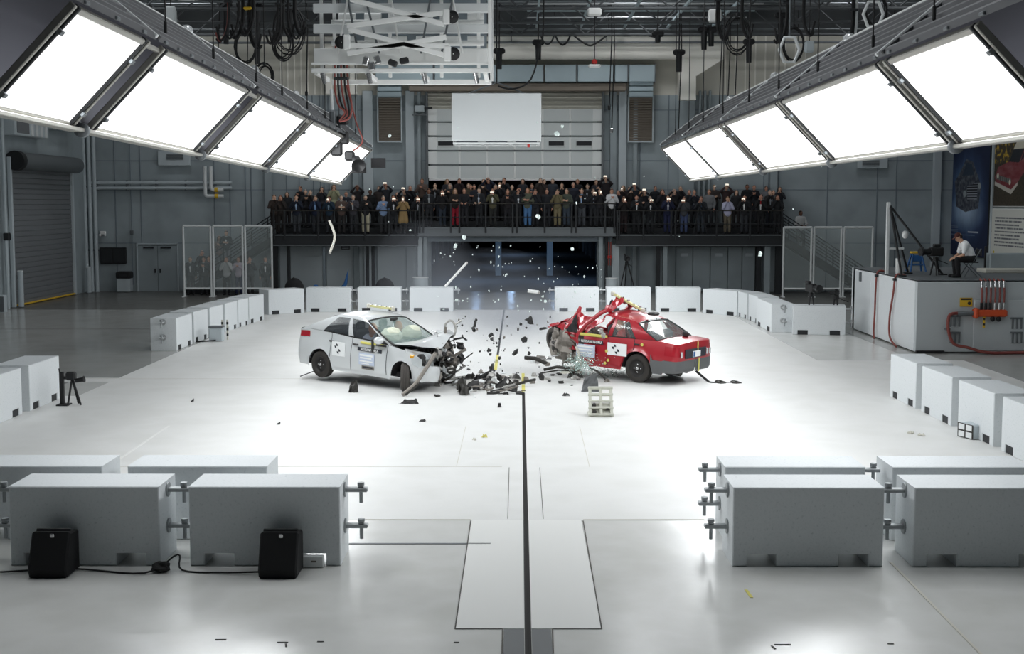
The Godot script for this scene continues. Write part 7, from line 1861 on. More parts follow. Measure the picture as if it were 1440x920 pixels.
# ---------------------------------------------------------------- people
class Field:
	var o: Vector3; var s: float; var nx: int; var ny: int; var nz: int
	var f := PackedFloat32Array()
	func _init(lo: Vector3, hi: Vector3, cell: float) -> void:
		o = lo; s = cell
		nx = int((hi.x - lo.x) / cell) + 2; ny = int((hi.y - lo.y) / cell) + 2; nz = int((hi.z - lo.z) / cell) + 2
		f.resize(nx * ny * nz); f.fill(1.0)
	func bone(a: Vector3, b: Vector3, ra: float, rb: float, k := 0.03, sq := Vector3.ONE) -> void:  # tapered capsule joined by a smooth minimum
		var m = maxf(ra, rb) + 0.07
		var lo = (Vector3(minf(a.x, b.x), minf(a.y, b.y), minf(a.z, b.z)) - Vector3.ONE * m - o) / s
		var hi = (Vector3(maxf(a.x, b.x), maxf(a.y, b.y), maxf(a.z, b.z)) + Vector3.ONE * m - o) / s
		var ab = (b - a) / sq
		var L = maxf(ab.length_squared(), 1e-9)
		for z in range(maxi(0, int(lo.z)), mini(nz, int(hi.z) + 1)):
			for y in range(maxi(0, int(lo.y)), mini(ny, int(hi.y) + 1)):
				for x in range(maxi(0, int(lo.x)), mini(nx, int(hi.x) + 1)):
					var p = (o + Vector3(x, y, z) * s - a) / sq
					var t = clampf(p.dot(ab) / L, 0.0, 1.0)
					var d = (p - ab * t).length() - lerpf(ra, rb, t)
					var i = (z * ny + y) * nx + x
					var e = f[i]
					var h = maxf(k - absf(d - e), 0.0)
					f[i] = minf(d, e) - h * h / (4.0 * k)
	func cut(ax: int, at_: float, keep_above: bool) -> void:
		for z in nz:
			for y in ny:
				for x in nx:
					var p = o + Vector3(x, y, z) * s
					var d = at_ - p[ax] if keep_above else p[ax] - at_
					var i = (z * ny + y) * nx + x
					f[i] = maxf(f[i], d)
	func mesh(m: MB) -> void:  # surface nets
		var at_ = {}
		var base = m.v.size()
		var pts = PackedVector3Array()
		var off = [0, 1, nx, nx + 1, nx * ny, nx * ny + 1, nx * ny + nx, nx * ny + nx + 1]
		for z in nz - 1:
			for y in ny - 1:
				for x in nx - 1:
					var i = (z * ny + y) * nx + x
					if f[i] > 0.2: continue
					var c = 0
					for k in 8:
						if f[i + off[k]] < 0: c += 1
					if c == 0 or c == 8: continue
					var q = Vector3.ZERO; var n = 0
					for e in [[0, 1], [2, 3], [4, 5], [6, 7], [0, 2], [1, 3], [4, 6], [5, 7], [0, 4], [1, 5], [2, 6], [3, 7]]:
						var fa = f[i + off[e[0]]]; var fb = f[i + off[e[1]]]
						if (fa < 0) != (fb < 0):
							var t = fa / (fa - fb)
							var pa = Vector3(e[0] & 1, (e[0] >> 1) & 1, e[0] >> 2); var pb = Vector3(e[1] & 1, (e[1] >> 1) & 1, e[1] >> 2)
							q += pa.lerp(pb, t); n += 1
					at_[i] = pts.size()
					pts.append(o + (Vector3(x, y, z) + q / n) * s)
		var nor = PackedVector3Array(); nor.resize(pts.size())
		var idx = PackedInt32Array()
		var st = [1, nx, nx * ny]
		for i in at_:
			for ax in 3:
				var j = i + st[ax]
				if (f[i] < 0) == (f[j] < 0): continue
				var b = st[(ax + 1) % 3]; var c = st[(ax + 2) % 3]
				if not (at_.has(i - b) and at_.has(i - c) and at_.has(i - b - c)): continue
				var A = at_[i]; var B = at_[i - b]; var C = at_[i - b - c]; var D = at_[i - c]
				var q = [A, B, C, D] if f[i] < 0 else [A, D, C, B]
				var nn = (pts[q[1]] - pts[q[0]]).cross(pts[q[2]] - pts[q[0]]) + (pts[q[2]] - pts[q[0]]).cross(pts[q[3]] - pts[q[0]])
				for k in q: nor[k] += nn
				for k in [q[0], q[2], q[1], q[0], q[3], q[2]]: idx.append(base + k)
		m.v.append_array(pts)
		for q in nor: m.n.append(q.normalized())
		for q in pts: m.t.append(Vector2(q.x, q.y))
		for k in idx: m.ix.append(k)

const ARMS := {"phone": [0.27, 1.2, 0.12, 0.06, 1.47, 0.27], "clap": [0.28, 1.15, 0.06, 0.04, 1.33, 0.27], "sides": [0.26, 1.13, -0.03, 0.25, 0.87, 0.07], "up": [0.29, 1.47, 0.12, 0.08, 1.7, 0.2], "face": [0.25, 1.19, 0.15, 0.055, 1.53, 0.16], "lean": [0.28, 1.13, 0.08, 0.13, 1.09, 0.33], "fold": [0.27, 1.15, 0.06, 0.0, 1.2, 0.22]}

func hand(b: MB, w: Vector3, dir: Vector3, inward: Vector3, curl: float) -> void:  # palm is part of the arm; fingers leave its end, thumb its side
	var d = dir.normalized()
	var sidev = d.cross(inward).normalized()
	var pend = w + d * 0.085
	for k in 4:
		var o = sidev * (k - 1.5) * 0.019
		var L = [0.066, 0.078, 0.072, 0.056][k]
		var a = pend + o * 0.95 - d * 0.012
		var m1 = a + d * L * 0.5 + inward * curl * 0.012
		var m2 = m1 + (d * (1 - curl * 0.55) + inward * curl).normalized() * L * 0.32
		var m3 = m2 + (d * (1 - curl * 0.9) + inward * curl * 1.5).normalized() * L * 0.28
		b.tube([a, m1, m2, m3], [0.0095, 0.009, 0.008, 0.006], 6)
	var ta = w + d * 0.03 - sidev * 0.028
	b.tube([ta, ta + d * 0.035 - sidev * 0.022 + inward * 0.012, ta + d * 0.062 - sidev * 0.02 + inward * 0.03 * (0.5 + curl)], [0.012, 0.0105, 0.008], 6)

func head(b: MB, c: Vector3, turn: Basis) -> void:
	var P = func(x, y, z): return turn * Vector3(x, y, z)
	var F = Field.new(Vector3(-0.14, -0.2, -0.16), Vector3(0.14, 0.18, 0.18), 0.011)
	F.bone(Vector3(0, 0.035, -0.015), Vector3(0, 0.03, 0.005), 0.092, 0.09, 0.03, Vector3(0.84, 1.08, 1.05))
	F.bone(Vector3(0, -0.02, 0.03), Vector3(0, -0.075, 0.05), 0.062, 0.04, 0.04)
	F.bone(Vector3(0, 0.0, 0.098), Vector3(0, -0.03, 0.112), 0.01, 0.015, 0.02)
	F.bone(Vector3(-0.04, 0.02, 0.083), Vector3(0.04, 0.02, 0.083), 0.014, 0.014, 0.02)
	F.bone(Vector3(-0.02, -0.062, 0.09), Vector3(0.02, -0.062, 0.09), 0.009, 0.009, 0.012)
	for e in [-1, 1]: F.bone(Vector3(e * 0.08, 0.015, -0.005), Vector3(e * 0.085, -0.025, 0.0), 0.016, 0.011, 0.012, Vector3(0.6, 1, 1))
	F.bone(Vector3(0, -0.05, -0.01), Vector3(0, -0.16, -0.03), 0.055, 0.055, 0.03)
	var k = b.v.size()
	F.mesh(b)
	for i in range(k, b.v.size()):
		b.v[i] = c + turn * b.v[i]; b.n[i] = turn * b.n[i]

func person_proto(pose: String, kind: String) -> Node3D:
	var t = Node3D.new(); t.name = "person"
	var q = ARMS[pose]
	var B = Field.new(Vector3(-0.44, -0.01, -0.24), Vector3(0.44, 1.9, 0.44), 0.03)
	var T = Field.new(Vector3(-0.44, 0.62 if kind != "coat" else 0.4, -0.26), Vector3(0.44, 1.86, 0.44), 0.03)
	var L = Field.new(Vector3(-0.26, 0.05, -0.22), Vector3(0.26, 1.1, 0.22), 0.03)
	var slim = 0.92 if kind != "man" else 1.0
	for F in [B, T]:
		var g = 0.0 if F == B else 0.018
		F.bone(Vector3(0, 0.98, 0), Vector3(0, 1.2, 0.01), 0.135 * slim + g, 0.13 * slim + g, 0.05, Vector3(1.15, 1, 0.8))
		F.bone(Vector3(0, 1.2, 0.01), Vector3(0, 1.36, 0.0), 0.135 * slim + g, 0.15 * slim + g, 0.05, Vector3(1.2, 1, 0.8))
		F.bone(Vector3(-0.15 * slim, 1.4, -0.01), Vector3(0.15 * slim, 1.4, -0.01), 0.075 + g, 0.075 + g, 0.05)
		for e in [-1, 1]:
			var sh = Vector3(e * 0.18 * slim, 1.41, 0.0); var el = Vector3(e * q[0], q[1], q[2]); var wr = Vector3(e * q[3], q[4], q[5])
			F.bone(sh, el, 0.056 * slim + g, 0.043 * slim + g, 0.03)
			F.bone(el, el.lerp(wr, 1.0 if F == B else 0.9), 0.043 * slim + g, 0.028 + g, 0.02)
	B.bone(Vector3(0, 1.42, 0), Vector3(0, 1.56, 0.0), 0.058, 0.055, 0.03)
	var bm = MB.new()
	for e in [-1, 1]:
		var el = Vector3(e * q[0], q[1], q[2]); var wr = Vector3(e * q[3], q[4], q[5])
		var d = (wr - el).normalized()
		if pose in ["phone", "up"]: d = (d + Vector3(0, 0.5, 0.2)).normalized()
		if pose == "face": d = (d + Vector3(0, 0.8, 0)).normalized()
		B.bone(wr - d * 0.01, wr + d * 0.075, 0.028, 0.034, 0.02)
		hand(bm, wr, d, Vector3(-e, 0, 0.15) if pose != "lean" else Vector3(0, -1, 0), 0.25 if pose == "clap" else (0.9 if pose in ["phone", "up", "lean"] else 0.55))
	for F in [B, L]:
		var g = 0.0 if F == B else 0.017
		F.bone(Vector3(-0.06, 0.95, -0.01), Vector3(0.06, 0.95, -0.01), 0.115 + g, 0.115 + g, 0.05)
		for e in [-1, 1]:
			var hip = Vector3(e * 0.092, 0.9, 0); var kn = Vector3(e * 0.1, 0.5, 0.015); var an = Vector3(e * 0.105, 0.1, -0.01)
			F.bone(hip, kn, 0.085 + g, 0.058 + g, 0.04); F.bone(kn, kn.lerp(an, 0.35), 0.056 + g, 0.058 + g, 0.03); F.bone(kn.lerp(an, 0.35), an, 0.058 + g, 0.038 + g * 1.5, 0.03)
	if kind == "coat":
		for e in [-1, 1]: T.bone(Vector3(e * 0.08, 0.95, 0), Vector3(e * 0.12, 0.58, 0), 0.12, 0.13, 0.06)
	else: T.bone(Vector3(-0.05, 0.93, 0), Vector3(0.05, 0.93, 0), 0.135, 0.135, 0.05)
	for e in [-1, 1]: B.bone(Vector3(e * 0.105, 0.06, -0.04), Vector3(e * 0.125, 0.04, 0.13), 0.045, 0.035, 0.03)
	B.mesh(bm)
	head(bm, Vector3(0, 1.63, 0.02), Basis.IDENTITY)
	obj("body", bm, M.skin, t)
	var tm = MB.new(); T.mesh(tm); obj("coat" if kind == "coat" else "jacket", tm, M.black_soft, t)
	var lm = MB.new(); L.mesh(lm); obj("trousers", lm, M.black_soft, t)
	for e in [-1, 1]:
		var s = Field.new(Vector3(e * 0.115 - 0.09, -0.005, -0.13), Vector3(e * 0.115 + 0.09, 0.16, 0.22), 0.02)
		s.bone(Vector3(e * 0.105, 0.055, -0.05), Vector3(e * 0.126, 0.045, 0.14), 0.054, 0.043, 0.03); s.cut(1, 0.004, true)
		var sm = MB.new(); s.mesh(sm); obj("shoe", sm, M.black_paint, t)
	var H = Field.new(Vector3(-0.13, 1.36, -0.16), Vector3(0.13, 1.82, 0.16), 0.018)
	H.bone(Vector3(0, 1.685, -0.005), Vector3(0, 1.68, 0.035), 0.084, 0.078, 0.03, Vector3(0.92, 0.95, 1.0)); H.bone(Vector3(0, 1.66, -0.04), Vector3(0, 1.6, -0.05), 0.08, 0.065, 0.03)
	if kind != "man":
		for e in [-1, 1]: H.bone(Vector3(e * 0.06, 1.66, -0.01), Vector3(e * 0.085, 1.46, -0.02), 0.05, 0.04, 0.03)
		H.bone(Vector3(0, 1.62, -0.06), Vector3(0, 1.45, -0.07), 0.075, 0.06, 0.03)
	var hm = MB.new(); H.mesh(hm); obj("hair", hm, M.print_dark, t)
	for e in [-1, 1]:
		var em = MB.new(); em.ball(Vector3(e * 0.033, 1.632, 0.113), Vector3(0.013, 0.009, 0.007), 8, 5); obj("eye", em, M.print_dark, t)
	if kind == "man":
		var sf = MB.new()
		var rows = []
		for i in 5:
			var y = lerpf(1.5, 1.06, i / 4.0); var w = lerpf(0.065, 0.018, i / 4.0); var z = lerpf(0.085, 0.147, minf(1.0, i / 1.6))
			rows.append(PackedVector3Array([Vector3(-w, y, z - 0.012), Vector3(0, y, z + 0.004), Vector3(w, y, z - 0.012)]))
		sf.grid(rows, false, true); obj("shirt_front", sf, M.paper, t)
		var ti = MB.new(); ti.prism(PackedVector2Array([Vector2(-0.015, 1.47), Vector2(0.015, 1.47), Vector2(0.025, 1.12), Vector2(0, 1.08), Vector2(-0.025, 1.12)]), 0.012, Transform3D(Basis(Vector3.RIGHT, 0.09), Vector3(0, 0.013, 0.015)), 0.003); obj("tie", ti, M.print_dark, t)
	return t

var protos := {}
func cloth(hex: String, r := 0.85) -> StandardMaterial3D:
	var key = "cloth_" + hex
	return M[key] if M.has(key) else mat(key, hex, r)

func person(p: Vector3, turn: float, pose: String, kind: String, look_: Array, label: String, group := "", tall := 1.0, phone := 0) -> Node3D:
	var key = pose + kind
	if not protos.has(key): protos[key] = person_proto(pose, kind)
	var t = protos[key].duplicate()
	t.name = numbered("person")
	add_child(t)
	t.position = p; t.rotation.y = turn; t.scale = Vector3.ONE * tall
	tag(t, label, "person", group)
	# look: top, trousers, hair, skin, shirt, tie
	for c in t.get_children():
		var n = str(c.name)
		if n.begins_with("body"): c.material_override = cloth(look_[3], 0.6)
		elif n.begins_with("jacket") or n.begins_with("coat"): c.material_override = cloth(look_[0])
		elif n.begins_with("trousers"): c.material_override = cloth(look_[1])
		elif n.begins_with("hair"): c.material_override = cloth(look_[2])
		elif n.begins_with("shirt_front"):
			if look_[4] == "": t.remove_child(c); c.free()
			else: c.material_override = cloth(look_[4])
		elif n.begins_with("tie"):
			if look_[5] == "": t.remove_child(c); c.free()
			else: c.material_override = cloth(look_[5])
	if phone > 0:
		var q = ARMS[pose]
		var ph = thing("phone", "lit phone held up by the " + label.replace("person in ", "person in ").substr(0, 90), "phone", p + Basis(Vector3.UP, turn) * (Vector3(0, q[4] + 0.11, q[5] + 0.05) * tall), turn)
		var lb = label.split(" ")
		ph.set_meta("label", "lit phone held by the " + " ".join(lb.slice(0, mini(lb.size(), 11))))
		var wide = phone == 2
		obj("phone_case", bx(Vector3.ZERO, Vector3(0.16 if wide else 0.08, 0.08 if wide else 0.13, 0.014), 0.005), M.black_paint, ph)
		obj("phone_screen", bx(Vector3(0, 0, 0.008), Vector3(0.15 if wide else 0.07, 0.07 if wide else 0.12, 0.004), 0.001), M.phone_glow, ph)
	return t

func crowd() -> void:
	mat("skin", "c69a80", 0.6)
	emit("phone_glow", "fff6e4", 0.9)
	var rows = [[-61.15, 0.0], [-61.95, 0.26], [-62.6, 0.5]]
	var SK = ["dcb096", "cf9a82", "e2bba2", "9a6a52", "6a4a3a"]
	var HR = ["2a2320", "4a3a2c", "8d8a86", "1b1918", "7a5f3e"]
	# px, row, pose, kind, top, trousers, hair, skin, shirt, tie, phone, label
	var L = [
		[386, 0, "face", "man", "3d322c", "2b2624", 1, 0, "", "", 0, "person in a dark brown jacket at the gallery's far left, hands at the face"],
		[395, 0, "face", "woman", "2f2826", "2a2624", 1, 1, "", "", 0, "person in dark brown beside the leftmost gallery spectator, hands at the mouth"],
		[417, 0, "phone", "man", "1e2535", "3a3d42", 3, 0, "a9bfdb", "", 0, "person in a navy suit and open light blue shirt near the gallery's left end"],
		[430, 1, "clap", "man", "25262a", "2a2b2e", 2, 0, "", "", 0, "person in black behind the navy suit near the gallery's left end"],
		[444, 0, "face", "man", "1d2740", "34373c", 1, 0, "8fb0dc", "6a86b4", 0, "person in a navy jacket and bright blue shirt, second blue shirt from the left"],
		[463, 0, "phone", "man", "223648", "26282c", 3, 1, "8ea6bc", "", 1, "person in dark blue with a phone just right of the bright blue shirt"],
		[470, 2, "phone", "woman", "b9b896", "2f2f2f", 4, 0, "", "", 0, "person in a pale yellow green top standing high at the back left"],
		[480, 0, "fold", "man", "5a4a44", "2d2b2b", 2, 2, "e5e2d8", "", 0, "person in a brown jacket with grey hair, hands folded, left gallery section"],
		[497, 0, "clap", "man", "45434a", "303236", 2, 2, "d9dade", "8a8a90", 0, "person in a grey brown suit with a hand at the mouth, left section"],
		[503, 2, "up", "man", "2d2a2c", "242424", 3, 3, "", "", 0, "person with both arms raised at the back of the left section"],
		[514, 0, "clap", "man", "1d1d20", "c6bfa6", 2, 2, "", "", 0, "person in a black jacket and cream trousers, left gallery section"],
		[521, 1, "sides", "man", "17181a", "1d1e20", 3, 4, "", "", 0, "tall person all in black behind the cream trousers"],
		[539, 0, "clap", "man", "8ba3c8", "3a3b3e", 2, 0, "", "", 0, "person in a light blue shirt and grey trousers, no jacket, left section"],
		[553, 0, "phone", "man", "25272c", "2b2d31", 1, 1, "dfe2e6", "30343c", 2, "person in a dark suit and white shirt beside the light blue shirt"],
		[567, 0, "phone", "coat", "a88c60", "2a2626", 1, 2, "", "", 1, "person in a tan trench coat near the right end of the left section"],
		[543, 2, "up", "man", "2a2c33", "26272a", 3, 1, "", "", 2, "person holding a phone overhead behind the light blue shirt"],
		[569, 1, "up", "man", "212328", "26272a", 3, 0, "", "", 2, "person in black holding a phone high behind the tan coat"],
		[587, 0, "phone", "man", "1d1f24", "232428", 3, 1, "b9bdc4", "", 2, "person in a black suit with a phone at the left end of the centre section"],
		[594, 2, "clap", "man", "6b5a52", "2c2b2b", 4, 1, "", "", 0, "person with a reddish face at the back left of the centre section"],
		[603, 0, "sides", "man", "222429", "25272b", 3, 3, "9fa3a6", "6f7478", 0, "person in a dark suit and grey shirt, second from the centre section's left"],
		[622, 0, "phone", "woman", "1f1d20", "2b3440", 1, 1, "", "", 2, "person in black with a wide phone left of the red trousers"],
		[633, 1, "clap", "woman", "2d2a2b", "26262a", 2, 0, "", "", 0, "person with grey hair just behind the red trousers"],
		[640, 0, "fold", "woman", "26221f", "a01f33", 4, 0, "", "", 0, "person with blond hair, black jacket and bright red trousers"],
		[646, 2, "face", "man", "2a2023", "232327", 3, 1, "", "", 0, "person with hands at the face high behind the red trousers"],
		[653, 0, "lean", "woman", "1c1d23", "26262b", 1, 1, "c8ccd6", "", 0, "person in black leaning on the rail right of the red trousers"],
		[659, 1, "sides", "man", "4d4438", "29292b", 4, 2, "", "", 0, "person in olive brown between two dark suits, centre section"],
		[674, 0, "lean", "man", "1f2126", "25272b", 3, 2, "c5ccd8", "6c7485", 0, "person in a dark suit, pale shirt and tie leaning on the centre rail"],
		[687, 2, "up", "man", "1d2436", "24262c", 3, 1, "", "", 0, "person in navy with an arm raised high, centre back row"],
		[693, 0, "phone", "man", "55523c", "2b2c2b", 1, 1, "e4e4de", "", 2, "person in an olive jacket holding a bright phone, centre section"],
		[703, 1, "phone", "woman", "26262c", "242428", 3, 0, "", "", 1, "person in black with a phone right of the olive jacket"],
		[714, 0, "clap", "woman", "231f22", "232328", 1, 1, "", "", 0, "person in black with hands at the chin, left of the raised elbows"],
		[728, 0, "up", "man", "1e2026", "232529", 3, 1, "d4d8de", "33363e", 0, "person in a dark suit with both elbows raised, middle of the centre section"],
		[742, 0, "fold", "woman", "5b5f4f", "4f79a8", 4, 1, "", "", 0, "person in a grey green coat and blue jeans, centre section"],
		[753, 0, "face", "man", "1c1e25", "23252b", 1, 1, "", "", 0, "person in black with hands at the face, right of the blue jeans"],
		[769, 0, "sides", "man", "1d1f25", "23252b", 3, 1, "", "", 0, "person in black with dark glasses left of the camouflage uniform"],
		[777, 2, "sides", "man", "3a3f48", "2a2c30", 2, 2, "", "", 0, "grey haired person at the back, above the camouflage uniform"],
		[784, 0, "face", "man", "6f664a", "82785b", 1, 0, "", "", 0, "person in a khaki camouflage uniform, hands at the face"],
		[797, 0, "fold", "woman", "4a5046", "3a4450", 1, 0, "", "", 0, "person in a grey green top with a bag, right of the uniform"],
		[806, 1, "sides", "man", "2a2c38", "26282c", 2, 1, "", "", 0, "red faced person behind the tall light blue shirt"],
		[818, 0, "clap", "man", "1d1f25", "474a50", 1, 0, "a8c3e6", "", 0, "tall person in a black jacket, light blue shirt and grey trousers, clapping"],
		[834, 0, "phone", "man", "1d1f24", "232529", 1, 2, "8f98a8", "", 2, "person in a black suit with a phone, right part of the centre section"],
		[843, 0, "phone", "woman", "222125", "232428", 3, 0, "", "", 1, "person in black with an upright phone left of the plain white shirt"],
		[852, 2, "up", "man", "2c2629", "26272a", 3, 0, "", "", 2, "person holding a phone overhead above the plain white shirt"],
		[860, 0, "clap", "man", "e0e0e2", "1d1e20", 3, 1, "", "", 0, "person in a plain white shirt and black trousers, centre section's right end"],
		[877, 0, "phone", "woman", "221d1e", "2e2224", 1, 1, "", "", 1, "person in black with a phone at the left end of the right section"],
		[876, 2, "phone", "woman", "2d2527", "26272a", 4, 2, "", "", 1, "person with fair hair high behind the left end of the right section"],
		[893, 2, "up", "man", "21252e", "26272a", 3, 1, "", "", 2, "person holding a phone overhead, right section back row, first one"],
		[895, 0, "clap", "man", "1b1c1f", "232427", 3, 1, "e8e8e8", "", 0, "person in black with a white badge and hand at the chin, right section"],
		[907, 1, "up", "man", "1b1c22", "232427", 4, 0, "", "", 2, "person holding a wide phone overhead, right section, second one"],
		[914, 0, "phone", "man", "1d1e22", "232529", 2, 2, "e2e4e6", "", 2, "person in black filming sideways with a phone, left of the navy suit"],
		[931, 1, "face", "woman", "27252a", "26272a", 1, 1, "", "", 0, "person in black with dark hair behind the navy suit, right section"],
		[939, 0, "phone", "man", "1d2340", "22284a", 1, 0, "c9ccd8", "a9adbc", 2, "person in a navy suit and pale tie with a phone, right section"],
		[949, 1, "up", "man", "1b1c1f", "202124", 3, 0, "", "", 0, "tall person in black turned with raised hands, right of the navy suit"],
		[962, 0, "phone", "man", "46484d", "49567a", 1, 1, "", "", 2, "person in a grey jacket and blue jeans with a phone, right section"],
		[969, 1, "face", "man", "33363b", "2a2c30", 1, 1, "", "", 0, "person in grey behind the blue jeans of the right section"],
		[986, 0, "phone", "man", "2b2f35", "3a4048", 1, 1, "6f8fb8", "", 0, "person in a dark jacket filming behind the gallery tripod"],
		[997, 1, "sides", "man", "7b7d80", "2a2c30", 4, 1, "", "", 0, "person in a grey shirt turned away behind the gallery tripod"],
		[1023, 0, "face", "man", "b9b9d2", "6d6556", 4, 0, "", "", 0, "person in a pale lavender shirt and khaki trousers, right section"],
		[1021, 2, "up", "man", "3a2a2a", "26272a", 1, 0, "", "", 2, "person holding a phone high behind the lavender shirt"],
		[1047, 0, "phone", "man", "1c1d21", "33363b", 3, 1, "f0f0ee", "", 2, "person in a black jacket over a bright white shirt, right section"],
		[1050, 2, "sides", "man", "1f2024", "242528", 3, 3, "", "", 0, "person in black behind the bright white shirt"],
		[1070, 0, "face", "man", "17181a", "1c1d20", 3, 1, "d8d8d8", "b5232b", 0, "person in a black suit with a red tie, hands over the face"],
		[1077, 2, "sides", "man", "6f7075", "2a2c30", 3, 1, "", "", 0, "person in a grey shirt at the back, above the red tie"],
		[1087, 1, "sides", "man", "6b6d70", "26282c", 1, 0, "28364a", "", 0, "person in a pale grey jacket and dark shirt near the gallery's right end"],
		[1093, 0, "face", "woman", "1a1b1e", "1e1f22", 1, 1, "", "", 0, "person in black at the right end of the gallery, hands at the face"],
	]
	var r2 = RandomNumberGenerator.new(); r2.seed = 40
	for q in L:
		var row = rows[q[1]]
		var deck = GC if q[0] > 588 and q[0] < 866 else GS
		var p = Vector3(gx(q[0], -row[0]), deck + row[1], row[0])
		person(p, r2.randf_range(-0.25, 0.25) - p.x * 0.012, q[2], q[3], [q[4], q[5], HR[q[6]], SK[q[7]], q[8], q[9]], q[11], "", r2.randf_range(0.97, 1.03), q[10])
	# the rest of the back rows: nothing in the photograph tells them apart
	var dark = ["26272b", "1e2026", "2d2a2b", "33343a", "2a2e38", "3a3230"]
	for i in 36:
		var px = [404, 423, 437, 453, 487, 533, 559, 577, 612, 629, 667, 680, 697, 709, 720, 735, 748, 760, 790, 812, 826, 838, 869, 885, 901, 921, 943, 956, 976, 1004, 1035, 1060, 1082, 1096, 662, 765][i]
		var k = 2 if i % 2 else 1
		var row = rows[k]
		var deck = GC if px > 588 and px < 866 else GS
		person(Vector3(gx(px, -row[0]), deck + row[1], row[0]), r2.randf_range(-0.3, 0.3), ["sides", "clap", "face", "phone", "fold"][i % 5], "woman" if i % 3 == 0 else "man", [dark[i % 6], dark[(i + 2) % 6], HR[i % 5], SK[i % 3], "9aa0a8" if i % 4 == 0 else "", ""], "dark clad person half hidden behind the one " + near_front(L, px), "", r2.randf_range(0.95, 1.02))
	# below the left stairs, behind the clear screen
	var B = [[266, -60.4, "sides", "man", "26272c", "26282c", 2, 2, "dcdde0", "", "person in a dark suit behind the left pane of the left clear screen", 0.0], [285, -60.4, "clap", "man", "2b2729", "232428", 1, 1, "d8d8da", "", "person in dark clothes right of centre behind the screen's left pane", 0.0], [283, -61.3, "face", "man", "2d2628", "232428", 1, 1, "", "", "taller person behind the left pane's dark clad spectator", 0.26], [292, -60.9, "fold", "woman", "3a2326", "232428", 1, 1, "", "", "person in dark red beside the first tube of the left screen", 0.0],
		[317, -60.4, "face", "man", "c3c4c4", "26282c", 1, 1, "", "", "person in a white shirt under the left stairs, behind the middle pane", 0.0], [334, -60.4, "clap", "woman", "c3b6c4", "2a3050", 1, 1, "", "", "person in a pale pink top clapping behind the middle pane", 0.0], [350, -60.4, "phone", "man", "2c2a2e", "2d2d30", 1, 1, "", "", "person in black behind the left screen's right pane", 0.0], [372, -60.4, "sides", "man", "232428", "26272a", 1, 1, "e2e2e2", "", "person in a dark jacket and white shirt at the right end of the left screen", 0.0]]
	for q in B:
		person(Vector3(gx(q[0], -q[1]), 0.003 + q[11], q[1]), r2.randf_range(-0.3, 0.3), q[2], q[3], [q[4], q[5], HR[q[6]], SK[q[7]], q[8], q[9]], q[10], "", 1.0)
	var bxs = struct("trim_low_step", bx(Vector3(gx(283, 61.3), 0.13, -61.3), Vector3(0.9, 0.26, 0.5), 0.01), M.steel_dark, "low step behind the left clear screen")
	person(Vector3(gx(318, 62.0), GS * (1 - (gx(384) - gx(318, 62.0)) / (13 * 0.32)) - 0.0, -61.9), 0.1, "fold", "man", ["26272a", "8d8f92", HR[3], SK[0], "d8d8d8", ""], "person in a dark jacket standing on the left stairs above the others", "", 1.0)
	person(Vector3(gx(307, 62.0), GS * (1 - (gx(384) - gx(307, 62.0)) / (13 * 0.32)) - 0.0, -62.1), 0.1, "clap", "woman", ["8a7672", "7d7f84", HR[1], SK[0], "", ""], "person in a pale brown top lower down the left stairs", "", 1.0)
	person(Vector3(gx(1126, 61.9), GS * (1 - (gx(1126, 61.9) - gx(1102)) / (13 * 0.32)) - 0.02, -61.9), 0.2, "lean", "man", ["b9bbbb", "5f6264", HR[3], SK[4], "", ""], "person in a white shirt bending on the right stairs behind the clear screen", "", 1.0)
	seated_man()
	# video tripod on the gallery
	tripod_camera(Vector3(gx(984, 60.95), 0, -60.98), 0.0, 1.15, 0.35, "slim tripod with camera standing in the right gallery section", M.steel_dark, GS)

func near_front(L: Array, px: float) -> String:
	var best = 0
	for i in L.size():
		if used_front.has(i): continue
		if used_front.has(best) or absf(L[i][0] - px) < absf(L[best][0] - px): best = i
	used_front[best] = true
	var words = L[best][11].split(" ")
	return " ".join(words.slice(1, mini(words.size(), 9))).trim_suffix(",")

